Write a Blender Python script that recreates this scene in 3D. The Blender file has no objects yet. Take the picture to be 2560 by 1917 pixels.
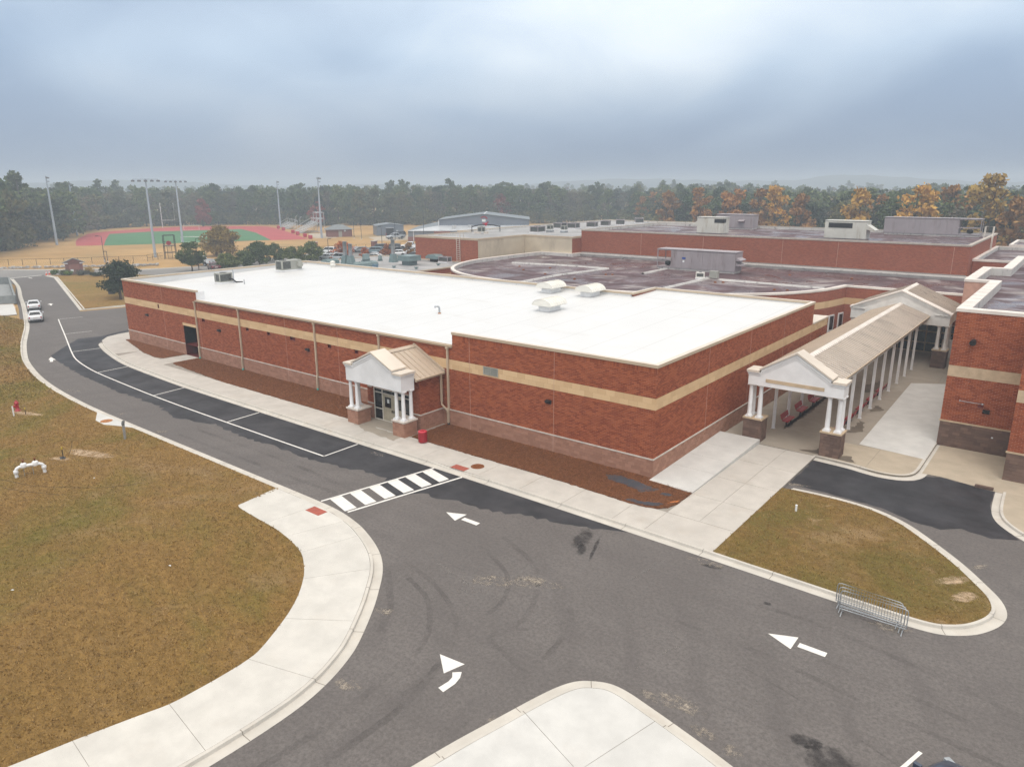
import bpy, math, random
import numpy as np
from mathutils import Vector, Matrix

R = math.radians
random.seed(11)
rng = np.random.default_rng(11)
scene = bpy.context.scene
C = scene.collection

# ------------------------------------------------------------------ camera
cam_d = bpy.data.cameras.new('camera')
cam = bpy.data.objects.new('camera', cam_d)
C.objects.link(cam)
cam_d.sensor_width = 36.0
cam_d.lens = 1820.6 / 2560 * 36.0
cam_d.clip_start = 0.2
cam_d.clip_end = 9000
CAM = Vector((18.305, -36.212, 16.653))
yaw, pitch, roll = R(-38.4577), R(-15.2827), R(-0.2203)
fw = Vector((math.sin(yaw) * math.cos(pitch), math.cos(yaw) * math.cos(pitch), math.sin(pitch)))
rt = Vector((math.cos(yaw), -math.sin(yaw), 0))
up = rt.cross(fw)
r2 = rt * math.cos(roll) + up * math.sin(roll)
u2 = -rt * math.sin(roll) + up * math.cos(roll)
cam.matrix_world = Matrix(((r2.x, u2.x, -fw.x, CAM.x), (r2.y, u2.y, -fw.y, CAM.y), (r2.z, u2.z, -fw.z, CAM.z), (0, 0, 0, 1)))
scene.camera = cam

# ------------------------------------------------------------------ world: overcast sky
SUN_EL, SUN_AZ = R(58), R(150)          # azimuth measured clockwise from +Y
w = bpy.data.worlds.new('World')
scene.world = w
w.use_nodes = True
nt = w.node_tree
N, Lk = nt.nodes, nt.links
for n in list(N):
    N.remove(n)


def wn(t, **kw):
    n = N.new(t)
    for k, v in kw.items():
        setattr(n, k, v)
    return n


def wmath(op, a, b=None, clamp=False):
    n = wn('ShaderNodeMath', operation=op, use_clamp=clamp)
    for i, v in enumerate((a, b)):
        if v is None:
            continue
        if isinstance(v, (int, float)):
            n.inputs[i].default_value = v
        else:
            Lk.new(v, n.inputs[i])
    return n.outputs[0]


out = wn('ShaderNodeOutputWorld')
bg = wn('ShaderNodeBackground')
bg.inputs['Strength'].default_value = 0.1
Lk.new(bg.outputs[0], out.inputs['Surface'])
sky = wn('ShaderNodeTexSky')
sky.sky_type = 'NISHITA'
sky.sun_disc = False
sky.sun_elevation = SUN_EL
sky.sun_rotation = SUN_AZ
sky.air_density = 1.2
sky.dust_density = 3.0
tc = wn('ShaderNodeTexCoord')
sep = wn('ShaderNodeSeparateXYZ')
Lk.new(tc.outputs['Generated'], sep.inputs[0])
zc = wmath('MAXIMUM', sep.outputs['Z'], 0.0)
den = wmath('ADD', zc, 0.42)
px = wmath('DIVIDE', sep.outputs['X'], den)
py = wmath('DIVIDE', sep.outputs['Y'], den)
cmb = wn('ShaderNodeCombineXYZ')
Lk.new(px, cmb.inputs[0])
Lk.new(py, cmb.inputs[1])
cmb.inputs[2].default_value = 3.4


def wnoise(scale, detail, rough=0.5, dist=0.0):
    n = wn('ShaderNodeTexNoise')
    n.inputs['Scale'].default_value = scale
    n.inputs['Detail'].default_value = detail
    n.inputs['Roughness'].default_value = rough
    n.inputs['Distortion'].default_value = dist
    Lk.new(cmb.outputs[0], n.inputs['Vector'])
    return n.outputs[0]


n1 = wnoise(1.05, 2.0, 0.45, 0.6)
n2 = wnoise(3.0, 4.0, 0.5, 0.4)
cl = wmath('ADD', wmath('MULTIPLY', n1, 0.8), wmath('MULTIPLY', n2, 0.2))
ramp = wn('ShaderNodeValToRGB')
Lk.new(cl, ramp.inputs[0])
el = ramp.color_ramp.elements
el[0].position, el[0].color = 0.36, (4.5, 5.9, 7.9, 1)
el[1].position, el[1].color = 0.66, (10.8, 11.7, 12.5, 1)
m_ = el.new(0.5)
m_.color = (7.0, 8.5, 10.3, 1)
gain = wmath('ADD', wmath('MULTIPLY', zc, 2.0), 0.66)
neut = wn('ShaderNodeMix', data_type='RGBA')
Lk.new(wmath('MULTIPLY', wmath('SUBTRACT', zc, 0.15), 2.0, True), neut.inputs[0])
Lk.new(ramp.outputs[0], neut.inputs[6])
neut.inputs[7].default_value = (7.2, 6.85, 6.35, 1)
band = wn('ShaderNodeMix', data_type='RGBA')
bm_ = wn('ShaderNodeMapRange', interpolation_type='SMOOTHSTEP')
Lk.new(wmath('ADD', zc, wmath('MULTIPLY', wmath('SUBTRACT', n1, 0.5), 0.12)), bm_.inputs[0])
bm_.inputs[1].default_value, bm_.inputs[2].default_value = 0.035, 0.17
bm_.inputs[3].default_value, bm_.inputs[4].default_value = 0.62, 0.0
Lk.new(bm_.outputs[0], band.inputs[0])
Lk.new(neut.outputs[2], band.inputs[6])
band.inputs[7].default_value = (4.3, 5.5, 7.6, 1)
vm = wn('ShaderNodeVectorMath', operation='SCALE')
Lk.new(band.outputs[2], vm.inputs[0])
Lk.new(gain, vm.inputs['Scale'])
mix = wn('ShaderNodeMix', data_type='RGBA')
mix.inputs[0].default_value = 0.92
Lk.new(sky.outputs[0], mix.inputs[6])
Lk.new(vm.outputs[0], mix.inputs[7])
Lk.new(mix.outputs[2], bg.inputs['Color'])

# ------------------------------------------------------------------ the sun behind the clouds
sd = bpy.data.lights.new('sun', 'SUN')
sun = bpy.data.objects.new('sun', sd)
C.objects.link(sun)
sd.energy = 1.5
sd.angle = R(32)
sd.color = (1.0, 0.955, 0.90)
sdir = Vector((math.sin(SUN_AZ) * math.cos(SUN_EL), math.cos(SUN_AZ) * math.cos(SUN_EL), math.sin(SUN_EL)))
sun.rotation_euler = sdir.to_track_quat('Z', 'Y').to_euler()
sun.location = (0, -40, 60)

vs = scene.view_settings
vs.view_transform = 'Standard'
vs.look = 'None'
vs.exposure = -0.06
vs.gamma = 1.0
vs.use_curve_mapping = False
cy_ = scene.cycles
cy_.use_denoising = True
cy_.denoiser = 'OPENIMAGEDENOISE'
cy_.denoising_input_passes = 'RGB_ALBEDO_NORMAL'
cy_.denoising_prefilter = 'NONE'
cy_.max_bounces = 6
cy_.diffuse_bounces = 3
cy_.glossy_bounces = 3
cy_.transmission_bounces = 3
cy_.volume_bounces = 0
cy_.transparent_max_bounces = 6
cy_.caustics_reflective = False
cy_.caustics_refractive = False


# ================================================================== helpers
class MB:
    """collects faces; build() links them as one mesh object"""

    def __init__(s):
        s.v, s.f, s.m, s.sm = [], [], [], []

    def add(s, vs_, fs, mi=0, smooth=False):
        b = len(s.v)
        s.v += [tuple(q) for q in vs_]
        for f in fs:
            s.f.append(tuple(b + i for i in f))
            s.m.append(mi)
            s.sm.append(smooth)
        return s

    def box(s, x0, x1, y0, y1, z0, z1, mi=0):
        return s.add([(x0, y0, z0), (x1, y0, z0), (x1, y1, z0), (x0, y1, z0), (x0, y0, z1), (x1, y0, z1), (x1, y1, z1), (x0, y1, z1)],
                     [(0, 3, 2, 1), (4, 5, 6, 7), (0, 1, 5, 4), (1, 2, 6, 5), (2, 3, 7, 6), (3, 0, 4, 7)], mi)

    def rbox(s, c, half, rz=0, mi=0, M=None):
        """rotated box: centre c, half sizes, rz about z"""
        ca, sa = math.cos(rz), math.sin(rz)
        vs_ = []
        for dz in (-1, 1):
            for dx, dy in ((-1, -1), (1, -1), (1, 1), (-1, 1)):
                x, y, z = dx * half[0], dy * half[1], dz * half[2]
                vs_.append((c[0] + x * ca - y * sa, c[1] + x * sa + y * ca, c[2] + z))
        return s.add(vs_, [(0, 3, 2, 1), (4, 5, 6, 7), (0, 1, 5, 4), (1, 2, 6, 5), (2, 3, 7, 6), (3, 0, 4, 7)], mi)

    def prism(s, poly, z0, z1, mi=0, bottom=False):
        n = len(poly)
        a = sum(poly[i][0] * poly[(i + 1) % n][1] - poly[(i + 1) % n][0] * poly[i][1] for i in range(n))
        if a < 0:
            poly = poly[::-1]
        vs_ = [(x, y, z0) for x, y in poly] + [(x, y, z1) for x, y in poly]
        fs = [tuple(range(n, 2 * n))] + [(i, (i + 1) % n, n + (i + 1) % n, n + i) for i in range(n)]
        if bottom:
            fs.append(tuple(range(n - 1, -1, -1)))
        return s.add(vs_, fs, mi)

    def xprism(s, prof, x0, x1, mi=0):
        """profile in (y,z) extruded along x"""
        n = len(prof)
        vs_ = [(x0, y, z) for y, z in prof] + [(x1, y, z) for y, z in prof]
        fs = [tuple(range(n - 1, -1, -1)), tuple(range(n, 2 * n))] + [(i, (i + 1) % n, n + (i + 1) % n, n + i) for i in range(n)]
        return s.add(vs_, fs, mi)

    def yprism(s, prof, y0, y1, mi=0):
        """profile in (x,z) extruded along y"""
        n = len(prof)
        vs_ = [(x, y0, z) for x, z in prof] + [(x, y1, z) for x, z in prof]
        fs = [tuple(range(n)), tuple(range(2 * n - 1, n - 1, -1))] + [(i, n + i, n + (i + 1) % n, (i + 1) % n) for i in range(n)]
        return s.add(vs_, fs, mi)

    def tube(s, pts, rad, n=8, mi=0, caps=True, smooth=True):
        pts = [Vector(q) for q in pts]
        rads = rad if isinstance(rad, (list, tuple)) else [rad] * len(pts)
        rings = []
        ref = None
        for i, q in enumerate(pts):
            d = (pts[min(i + 1, len(pts) - 1)] - pts[max(i - 1, 0)]).normalized()
            if ref is None:
                ref = Vector((0, 0, 1)) if abs(d.z) < 0.9 else Vector((1, 0, 0))
            a = d.cross(ref)
            if a.length < 1e-4:
                a = d.cross(Vector((0, 1, 0)))
            a.normalize()
            b = d.cross(a)
            ref = -b if False else ref
            rings.append([q + (a * math.cos(2 * math.pi * k / n) + b * math.sin(2 * math.pi * k / n)) * rads[i] for k in range(n)])
        vs_ = [v for r_ in rings for v in r_]
        fs = []
        for i in range(len(pts) - 1):
            for k in range(n):
                fs.append((i * n + k, i * n + (k + 1) % n, (i + 1) * n + (k + 1) % n, (i + 1) * n + k))
        s.add(vs_, fs, mi, smooth)
        if caps:
            s.add(rings[0], [tuple(range(n))], mi)
            s.add(rings[-1], [tuple(range(n - 1, -1, -1))], mi)
        return s

    def lathe(s, prof, c=(0, 0, 0), n=16, mi=0, smooth=True, capt=True, capb=False):
        """profile (r,z) about vertical axis at c"""
        vs_ = []
        for r_, z in prof:
            for k in range(n):
                a = 2 * math.pi * k / n
                vs_.append((c[0] + r_ * math.cos(a), c[1] + r_ * math.sin(a), c[2] + z))
        fs = []
        for i in range(len(prof) - 1):
            for k in range(n):
                fs.append((i * n + k, i * n + (k + 1) % n, (i + 1) * n + (k + 1) % n, (i + 1) * n + k))
        s.add(vs_, fs, mi, smooth)
        t = (len(prof) - 1) * n
        if capt:
            s.add(vs_[t:], [tuple(range(n))], mi)
        if capb:
            s.add(vs_[:n], [tuple(range(n - 1, -1, -1))], mi)
        return s

    def strip(s, a, b, mi=0):
        """quad strip between two 3-D polylines of equal length"""
        n = len(a)
        return s.add(list(a) + list(b), [(i, i + 1, n + i + 1, n + i) for i in range(n - 1)], mi)

    def mesh(s, name, mats):
        me = bpy.data.meshes.new(name)
        me.from_pydata(s.v, [], s.f)
        for m in (mats if isinstance(mats, (list, tuple)) else [mats]):
            me.materials.append(m)
        if any(s.m):
            me.polygons.foreach_set('material_index', s.m)
        if any(s.sm):
            me.polygons.foreach_set('use_smooth', s.sm)
        me.update()
        return me

    def build(s, name, mats, parent=None, loc=(0, 0, 0), rz=0.0, **tags):
        return link(name, s.mesh(name, mats), parent, loc, rz, **tags)


def link(name, me, parent=None, loc=(0, 0, 0), rz=0.0, **tags):
    o = bpy.data.objects.new(name, me)
    C.objects.link(o)
    o.location = loc
    if rz:
        o.rotation_euler = (0, 0, rz)
    if parent is not None:
        o.parent = parent
    for k, v in tags.items():
        o[k] = v
    return o


def thing(name, label, cat, loc=(0, 0, 0), rz=0.0, group=None):
    o = link(name, None, None, loc, rz, label=label, category=cat)
    if group:
        o['group'] = group
    return o


def local(root, name, mb, mats, **tags):
    """part given in world coordinates, root at its own place without rotation"""
    l = root.location
    mb.v = [(x - l.x, y - l.y, z - l.z) for x, y, z in mb.v]
    return mb.build(name, mats, root, **tags)


def copy_tree(o, parent=None):
    c = o.copy()
    C.objects.link(c)
    c.parent = parent
    for ch in list(o.children):
        copy_tree(ch, c)
    return c


def dup(root, loc, rz, label=None, group=None, scale=None):
    c = copy_tree(root)
    c.location = loc
    c.rotation_euler = (0, 0, rz)
    if label:
        c['label'] = label
    if group:
        c['group'] = group
    if scale:
        c.scale = (scale,) * 3 if isinstance(scale, (int, float)) else scale
    return c


def smoothline(pts, k=4):
    """Catmull-Rom through 2-D points"""
    P = [Vector((p[0], p[1])) for p in pts]
    res = []
    for i in range(len(P) - 1):
        p0, p1, p2, p3 = P[max(i - 1, 0)], P[i], P[i + 1], P[min(i + 2, len(P) - 1)]
        for j in range(k):
            t = j / k
            res.append(0.5 * ((2 * p1) + (p2 - p0) * t + (2 * p0 - 5 * p1 + 4 * p2 - p3) * t * t + (3 * p1 - p0 - 3 * p2 + p3) * t ** 3))
    res.append(P[-1])
    return [(q.x, q.y) for q in res]


def offset(pts, d):
    """offset an open polyline; positive = to the right of travel"""
    res = []
    n = len(pts)
    for i in range(n):
        a = Vector(pts[max(i - 1, 0)])
        b = Vector(pts[min(i + 1, n - 1)])
        t = (b - a).normalized()
        res.append((pts[i][0] + t.y * d, pts[i][1] - t.x * d))
    return res


def at_z(pts, z):
    return [(x, y, z) for x, y in pts]


def jag(pts, amp, step, seed, closed=True):
    """roughen a polygon's outline"""
    r_ = random.Random(seed)
    res = []
    n = len(pts)
    for i in range(n if closed else n - 1):
        a, b = Vector(pts[i]), Vector(pts[(i + 1) % n])
        m = max(1, int((b - a).length / step))
        t = (b - a).normalized() if (b - a).length > 0 else Vector((1, 0))
        for j in range(m):
            q = a.lerp(b, j / m)
            q += Vector((-t.y, t.x)) * (r_.uniform(-1, 1) * amp + r_.uniform(-.5, .5) * amp)
            res.append((q.x, q.y))
    return res


# ================================================================== materials
class Mat:
    def __init__(s, name, rough=0.8, spec=0.3, metal=0.0):
        s.m = bpy.data.materials.new(name)
        s.m.use_nodes = True
        s.t = s.m.node_tree
        s.b = s.t.nodes['Principled BSDF']
        s.b.inputs['Roughness'].default_value = rough
        s.b.inputs['Specular IOR Level'].default_value = spec
        s.b.inputs['Metallic'].default_value = metal
        s._pos = None

    def n(s, t, **kw):
        n = s.t.nodes.new(t)
        for k, v in kw.items():
            setattr(n, k, v)
        return n

    def lk(s, a, b):
        s.t.links.new(a, b)

    def put(s, sock, v):
        if isinstance(v, (int, float)):
            sock.default_value = v
        elif isinstance(v, (tuple, list)):
            sock.default_value = tuple(v) + (1,) * (len(sock.default_value) - len(v))
        else:
            s.lk(v, sock)

    def pos(s):
        if s._pos is None:
            s._pos = s.n('ShaderNodeNewGeometry').outputs['Position']
        return s._pos

    def mapped(s, scale, rz=0.0, loc=(0, 0, 0)):
        m = s.n('ShaderNodeMapping')
        m.inputs['Scale'].default_value = scale
        m.inputs['Rotation'].default_value = (0, 0, rz)
        m.inputs['Location'].default_value = loc
        s.lk(s.pos(), m.inputs[0])
        return m.outputs[0]

    def noise(s, scale, detail=4.0, rough=0.55, vec=None, dist=0.0):
        n = s.n('ShaderNodeTexNoise')
        n.inputs['Scale'].default_value = scale
        n.inputs['Detail'].default_value = detail
        n.inputs['Roughness'].default_value = rough
        n.inputs['Distortion'].default_value = dist
        s.lk(vec if vec is not None else s.pos(), n.inputs['Vector'])
        return n.outputs[0]

    def math(s, op, a, b=0.0, clamp=False):
        n = s.n('ShaderNodeMath', operation=op, use_clamp=clamp)
        s.put(n.inputs[0], a)
        s.put(n.inputs[1], b)
        return n.outputs[0]

    def step(s, v, lo, hi):
        n = s.n('ShaderNodeMapRange', interpolation_type='SMOOTHSTEP')
        s.put(n.inputs[0], v)
        n.inputs[1].default_value = lo
        n.inputs[2].default_value = hi
        return n.outputs[0]

    def mix(s, f, a, b, mode='MIX'):
        n = s.n('ShaderNodeMix', data_type='RGBA', blend_type=mode)
        s.put(n.inputs[0], f)
        s.put(n.inputs[6], a)
        s.put(n.inputs[7], b)
        return n.outputs[2]

    def color(s, c):
        s.put(s.b.inputs['Base Color'], c)
        return s

    def rough(s, v):
        s.put(s.b.inputs['Roughness'], v)
        return s

    def bump(s, h, strength=0.3, dist=0.02):
        n = s.n('ShaderNodeBump')
        n.inputs['Strength'].default_value = strength
        n.inputs['Distance'].default_value = dist
        s.put(n.inputs['Height'], h)
        s.lk(n.outputs[0], s.b.inputs['Normal'])
        return s


def k(c, f):
    return tuple(min(1, q * f) for q in c[:3])


def simple(name, col, rough=0.6, spec=0.3, metal=0.0, var=0.12, scale=2.0):
    M = Mat(name, rough, spec, metal)
    M.color(M.mix(M.step(M.noise(scale, 5), 0.3, 0.7), k(col, 1 - var), k(col, 1 + var)))
    return M.m


def brick_mat(name, dark, light):
    M = Mat(name, 0.85, 0.2)
    g = M.n('ShaderNodeNewGeometry')
    oi = M.n('ShaderNodeObjectInfo')
    r_ = M.math('FRACT', M.math('ADD', g.outputs['Random Per Island'], oi.outputs['Random']))
    big = M.step(M.noise(0.35, 4), 0.3, 0.7)
    c = M.mix(r_, dark, light)
    c = M.mix(M.math('MULTIPLY', big, 0.15), c, k(dark, 0.85))
    c = M.mix(M.math('MULTIPLY', M.step(M.noise(0.9, 5, vec=M.mapped((1, 1, .25))), 0.58, 0.8), 0.12), c, k(light, 1.15))
    M.color(c)
    M.bump(M.noise(60, 3), 0.4, 0.004)
    return M.m


MT = {}
MT['brick'] = brick_mat('red_brick', (0.225, 0.053, 0.023), (0.40, 0.118, 0.050))
MT['mortar'] = simple('mortar', (0.52, 0.315, 0.245), 0.9, 0.1)
MT['block'] = brick_mat('pink_split_block', (0.32, 0.165, 0.112), (0.43, 0.232, 0.162))
MT['block_mortar'] = simple('block_mortar', (0.54, 0.36, 0.29), 0.9, 0.1)
MT['block_old'] = brick_mat('weathered_split_block', (0.13, 0.085, 0.068), (0.21, 0.135, 0.105))
MT['block_old_mortar'] = simple('block_old_mortar', (0.17, 0.12, 0.10), 0.9, 0.1)
MT['tan'] = brick_mat('tan_block', (0.60, 0.41, 0.23), (0.70, 0.50, 0.29))
MT['tan_mortar'] = simple('tan_mortar', (0.60, 0.42, 0.25), 0.9, 0.1)
MT['cast'] = simple('cast_stone', (0.58, 0.52, 0.46), 0.75)
MT['cast_tan'] = simple('cast_stone_tan', (0.52, 0.40, 0.27), 0.75)
MT['white'] = simple('white_paint', (0.78, 0.78, 0.785), 0.55, 0.3, 0, 0.07, 0.9)
MT['white_old'] = simple('white_paint_weathered', (0.70, 0.69, 0.66), 0.6, 0.3, 0, 0.10, 1.2)
MT['coping'] = simple('tan_metal_coping', (0.50, 0.40, 0.29), 0.45, 0.4, 0, 0.06, 0.5)
MT['coping_pale'] = simple('pale_metal_coping', (0.66, 0.58, 0.49), 0.45, 0.4, 0, 0.07, 0.5)
MT['coping_white'] = simple('pale_coping_weathered', (0.72, 0.66, 0.60), 0.55, 0.4, 0, 0.08, 0.7)
MT['metal_roof'] = simple('tan_standing_seam', (0.46, 0.37, 0.285), 0.4, 0.45, 0, 0.07, 0.6)
MT['dark_glass'] = Mat('dark_glass', 0.06, 0.6).color((0.012, 0.014, 0.016)).m
MT['door'] = simple('putty_door_paint', (0.45, 0.40, 0.30), 0.45)
MT['frame'] = simple('pale_door_frame', (0.70, 0.66, 0.58), 0.45)
MT['black'] = simple('black_metal', (0.02, 0.02, 0.022), 0.45)
MT['galv'] = simple('galvanised_steel', (0.42, 0.44, 0.46), 0.38, 0.5, 0.6, 0.15, 3)
MT['pole'] = simple('pale_steel_pole', (0.40, 0.46, 0.54), 0.5, 0.4, 0.2, 0.08, 0.3)
MT['hvac'] = simple('grey_hvac_sheet', (0.36, 0.36, 0.32), 0.5, 0.4, 0.1, 0.08, 1.0)
MT['hvac_dark'] = simple('dark_coil', (0.10, 0.105, 0.10), 0.6, 0.3, 0.2, 0.3, 6)
MT['hood_white'] = simple('white_vent_hood', (0.74, 0.72, 0.66), 0.5, 0.4, 0, 0.05, 1.0)
MT['hood_green'] = simple('blue_green_vent_paint', (0.165, 0.225, 0.23), 0.5, 0.4, 0, 0.12, 1.5)
MT['red_plastic'] = simple('red_plastisol', (0.36, 0.012, 0.022), 0.35, 0.5, 0, 0.08, 4)
MT['pvc'] = simple('white_pvc', (0.80, 0.80, 0.80), 0.35, 0.5, 0, 0.03, 3)
MT['teal'] = simple('teal_boot', (0.05, 0.40, 0.34), 0.5)
MT['rust'] = simple('rusty_iron', (0.22, 0.075, 0.025), 0.75, 0.3, 0.3, 0.3, 8)
MT['orange_rust'] = simple('orange_rust', (0.40, 0.17, 0.06), 0.8, 0.3, 0.2, 0.3, 8)
MT['tactile'] = simple('tactile_red', (0.36, 0.095, 0.065), 0.8)
MT['paint'] = simple('road_paint', (0.74, 0.72, 0.68), 0.7, 0.3, 0, 0.06, 6)
MT['bark'] = simple('bark', (0.085, 0.062, 0.045), 0.9, 0.15, 0, 0.25, 6)
MT['bark_pale'] = simple('bark_pale', (0.16, 0.145, 0.125), 0.9, 0.15, 0, 0.25, 4)
MT['yellow'] = simple('yellow_tape', (0.55, 0.40, 0.03), 0.6)
MT['orange'] = simple('cone_orange', (0.75, 0.09, 0.03), 0.5)
MT['grey_metal_wall'] = simple('grey_metal_siding', (0.17, 0.195, 0.235), 0.5, 0.4, 0.1, 0.08, 0.4)
MT['grey_metal_roof'] = simple('grey_metal_roofing', (0.20, 0.225, 0.245), 0.7, 0.2, 0.0, 0.08, 0.3)
MT['light_metal_roof'] = simple('pale_metal_roofing', (0.52, 0.54, 0.56), 0.45, 0.4, 0.1, 0.08, 0.3)
MT['grey_shingle'] = simple('grey_shingle', (0.20, 0.215, 0.22), 0.8)
MT['alu'] = simple('bleacher_aluminium', (0.62, 0.64, 0.66), 0.45, 0.5, 0.4, 0.15, 2)
MT['red_pad'] = simple('red_pad', (0.42, 0.02, 0.045), 0.5)
MT['rock'] = simple('riprap', (0.38, 0.37, 0.36), 0.9, 0.2, 0, 0.5, 1.5)
MT['tyre'] = simple('tyre_rubber', (0.016, 0.016, 0.017), 0.8)
MT['rim'] = simple('alloy_rim', (0.34, 0.35, 0.37), 0.35, 0.5, 0.7)
MT['lamp_red'] = simple('tail_lamp', (0.42, 0.012, 0.02), 0.2, 0.6)
MT['lamp_clear'] = simple('head_lamp', (0.30, 0.32, 0.34), 0.12, 0.7)
MT['plate'] = simple('plate', (0.62, 0.60, 0.55), 0.5)
MT['blue'] = simple('blue_sticker', (0.03, 0.08, 0.35), 0.5)
MT['paper'] = simple('paper', (0.72, 0.74, 0.74), 0.8)


def car_paint(name, col):
    M = Mat(name, 0.28, 0.5)
    M.color(col)
    M.b.inputs['Coat Weight'].default_value = 0.6
    M.b.inputs['Coat Roughness'].default_value = 0.08
    return M.m


PAINT = {'white': car_paint('car_white', (0.72, 0.73, 0.74)), 'black': car_paint('car_black', (0.012, 0.013, 0.015)),
         'silver': car_paint('car_silver', (0.42, 0.45, 0.48)), 'navy': car_paint('car_navy', (0.035, 0.05, 0.085)),
         'maroon': car_paint('car_maroon', (0.10, 0.016, 0.02)), 'grey': car_paint('car_grey', (0.16, 0.17, 0.18)),
         'teal': car_paint('car_teal', (0.10, 0.17, 0.20))}


def concrete(name, col, stain=(0.42, 0.33, 0.24), amt=0.25, sp=0.5):
    M = Mat(name, 0.85, 0.25)
    g = M.n('ShaderNodeNewGeometry')
    oi = M.n('ShaderNodeObjectInfo')
    rnd = M.math('FRACT', M.math('ADD', g.outputs['Random Per Island'], oi.outputs['Random']))
    c = M.mix(M.step(M.noise(0.9, 6, 0.6), 0.25, 0.75), k(col, 0.88), k(col, 1.08))
    c = M.mix(M.math('MULTIPLY', rnd, 0.3), c, k(col, 0.86))
    c = M.mix(M.math('MULTIPLY', M.step(M.noise(sp, 5, 0.65), 0.52, 0.8), amt), c, stain)
    c = M.mix(M.math('MULTIPLY', M.step(M.noise(35, 3), 0.3, 0.75), 0.12), c, k(col, 0.7))
    M.color(c)
    M.bump(M.noise(45, 3), 0.25, 0.004)
    return M.m


MT['conc'] = concrete('concrete_walk', (0.53, 0.495, 0.45))
MT['conc_new'] = concrete('concrete_new', (0.60, 0.59, 0.565), (0.52, 0.44, 0.36), 0.12)
MT['conc_left'] = concrete('concrete_pale_walk', (0.60, 0.575, 0.53), (0.52, 0.42, 0.32), 0.15)
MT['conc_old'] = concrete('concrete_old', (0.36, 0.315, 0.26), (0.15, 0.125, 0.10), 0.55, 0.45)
MT['conc_apron'] = concrete('concrete_apron', (0.45, 0.38, 0.29), (0.24, 0.20, 0.15), 0.4, 0.3)
MT['kerb'] = concrete('concrete_kerb', (0.575, 0.54, 0.485), (0.42, 0.30, 0.18), 0.3, 0.7)
MT['conc_base'] = simple('joint_dark', (0.30, 0.27, 0.235), 0.95)


def asphalt():
    M = Mat('asphalt', 0.88, 0.2)
    a, b = (0.126, 0.112, 0.105), (0.198, 0.178, 0.166)
    c = M.mix(M.step(M.noise(0.16, 6, 0.62, dist=0.6), 0.32, 0.68), a, b)
    streak = M.noise(1.0, 6, 0.65, M.mapped((0.12, 1.3, 1), R(6)))
    c = M.mix(M.math('MULTIPLY', M.step(streak, 0.42, 0.7), 0.5), c, (0.098, 0.086, 0.083))
    c = M.mix(M.math('MULTIPLY', M.step(M.noise(0.45, 7, 0.7, dist=0.8), 0.55, 0.8), 0.55), c, (0.205, 0.188, 0.178))
    sp = M.n('ShaderNodeVectorMath', operation='DISTANCE')
    M.lk(M.pos(), sp.inputs[0])
    sp.inputs[1].default_value = (-7.0, -24.0, -0.13)
    rr = M.math('ADD', sp.outputs['Value'], M.math('MULTIPLY', M.noise(0.25, 3), 1.6))
    band = M.math('MULTIPLY', M.step(M.math('SINE', M.math('MULTIPLY', rr, 2.6)), 0.35, 1.0), M.step(M.noise(0.17, 4), 0.40, 0.64))
    c = M.mix(M.math('MULTIPLY', band, 0.5), c, (0.078, 0.068, 0.067))
    c = M.mix(M.step(M.noise(7, 7, 0.8), 0.25, 0.75), k(a, 0.68), M.mix(0.72, (0.225, 0.204, 0.193), c))
    c = M.mix(M.math('MULTIPLY', M.step(M.noise(22, 4, 0.7), 0.35, 0.7), 0.4), c, (0.165, 0.152, 0.148))
    M.color(c)
    M.bump(M.noise(40, 4), 0.5, 0.008)
    return M.m


MT['asphalt'] = asphalt()


def asphalt_far():
    M = Mat('asphalt_far', 0.9, 0.2)
    c = M.mix(M.step(M.noise(0.08, 5, 0.6), 0.3, 0.7), (0.19, 0.18, 0.172), (0.26, 0.245, 0.23))
    M.color(c)
    return M.m


MT['asphalt_far'] = asphalt_far()


def asphalt_dark(name, col, rlo, rhi):
    M = Mat(name, 0.6, 0.18)
    c = M.mix(M.step(M.noise(0.5, 5, 0.6), 0.3, 0.7), k(col, 0.75), k(col, 1.35))
    c = M.mix(M.math('MULTIPLY', M.step(M.noise(1.0, 6, 0.65, M.mapped((0.18, 1.0, 1), R(-8))), 0.5, 0.8), 0.5), c, k(col, 2.1))
    c = M.mix(M.math('MULTIPLY', M.step(M.noise(60, 2), 0.4, 0.75), 0.3), c, k(col, 1.7))
    M.color(c)
    rg = M.n('ShaderNodeMapRange')
    M.lk(M.noise(0.4, 4), rg.inputs[0])
    rg.inputs[1].default_value, rg.inputs[2].default_value = 0.35, 0.65
    rg.inputs[3].default_value, rg.inputs[4].default_value = rlo, rhi
    M.rough(rg.outputs[0])
    M.bump(M.noise(70, 3), 0.4, 0.005)
    return M.m


MT['damp'] = asphalt_dark('damp_asphalt', (0.040, 0.039, 0.043), 0.6, 0.9)
MT['seal'] = asphalt_dark('fresh_dark_asphalt', (0.034, 0.033, 0.037), 0.5, 0.85)


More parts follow.
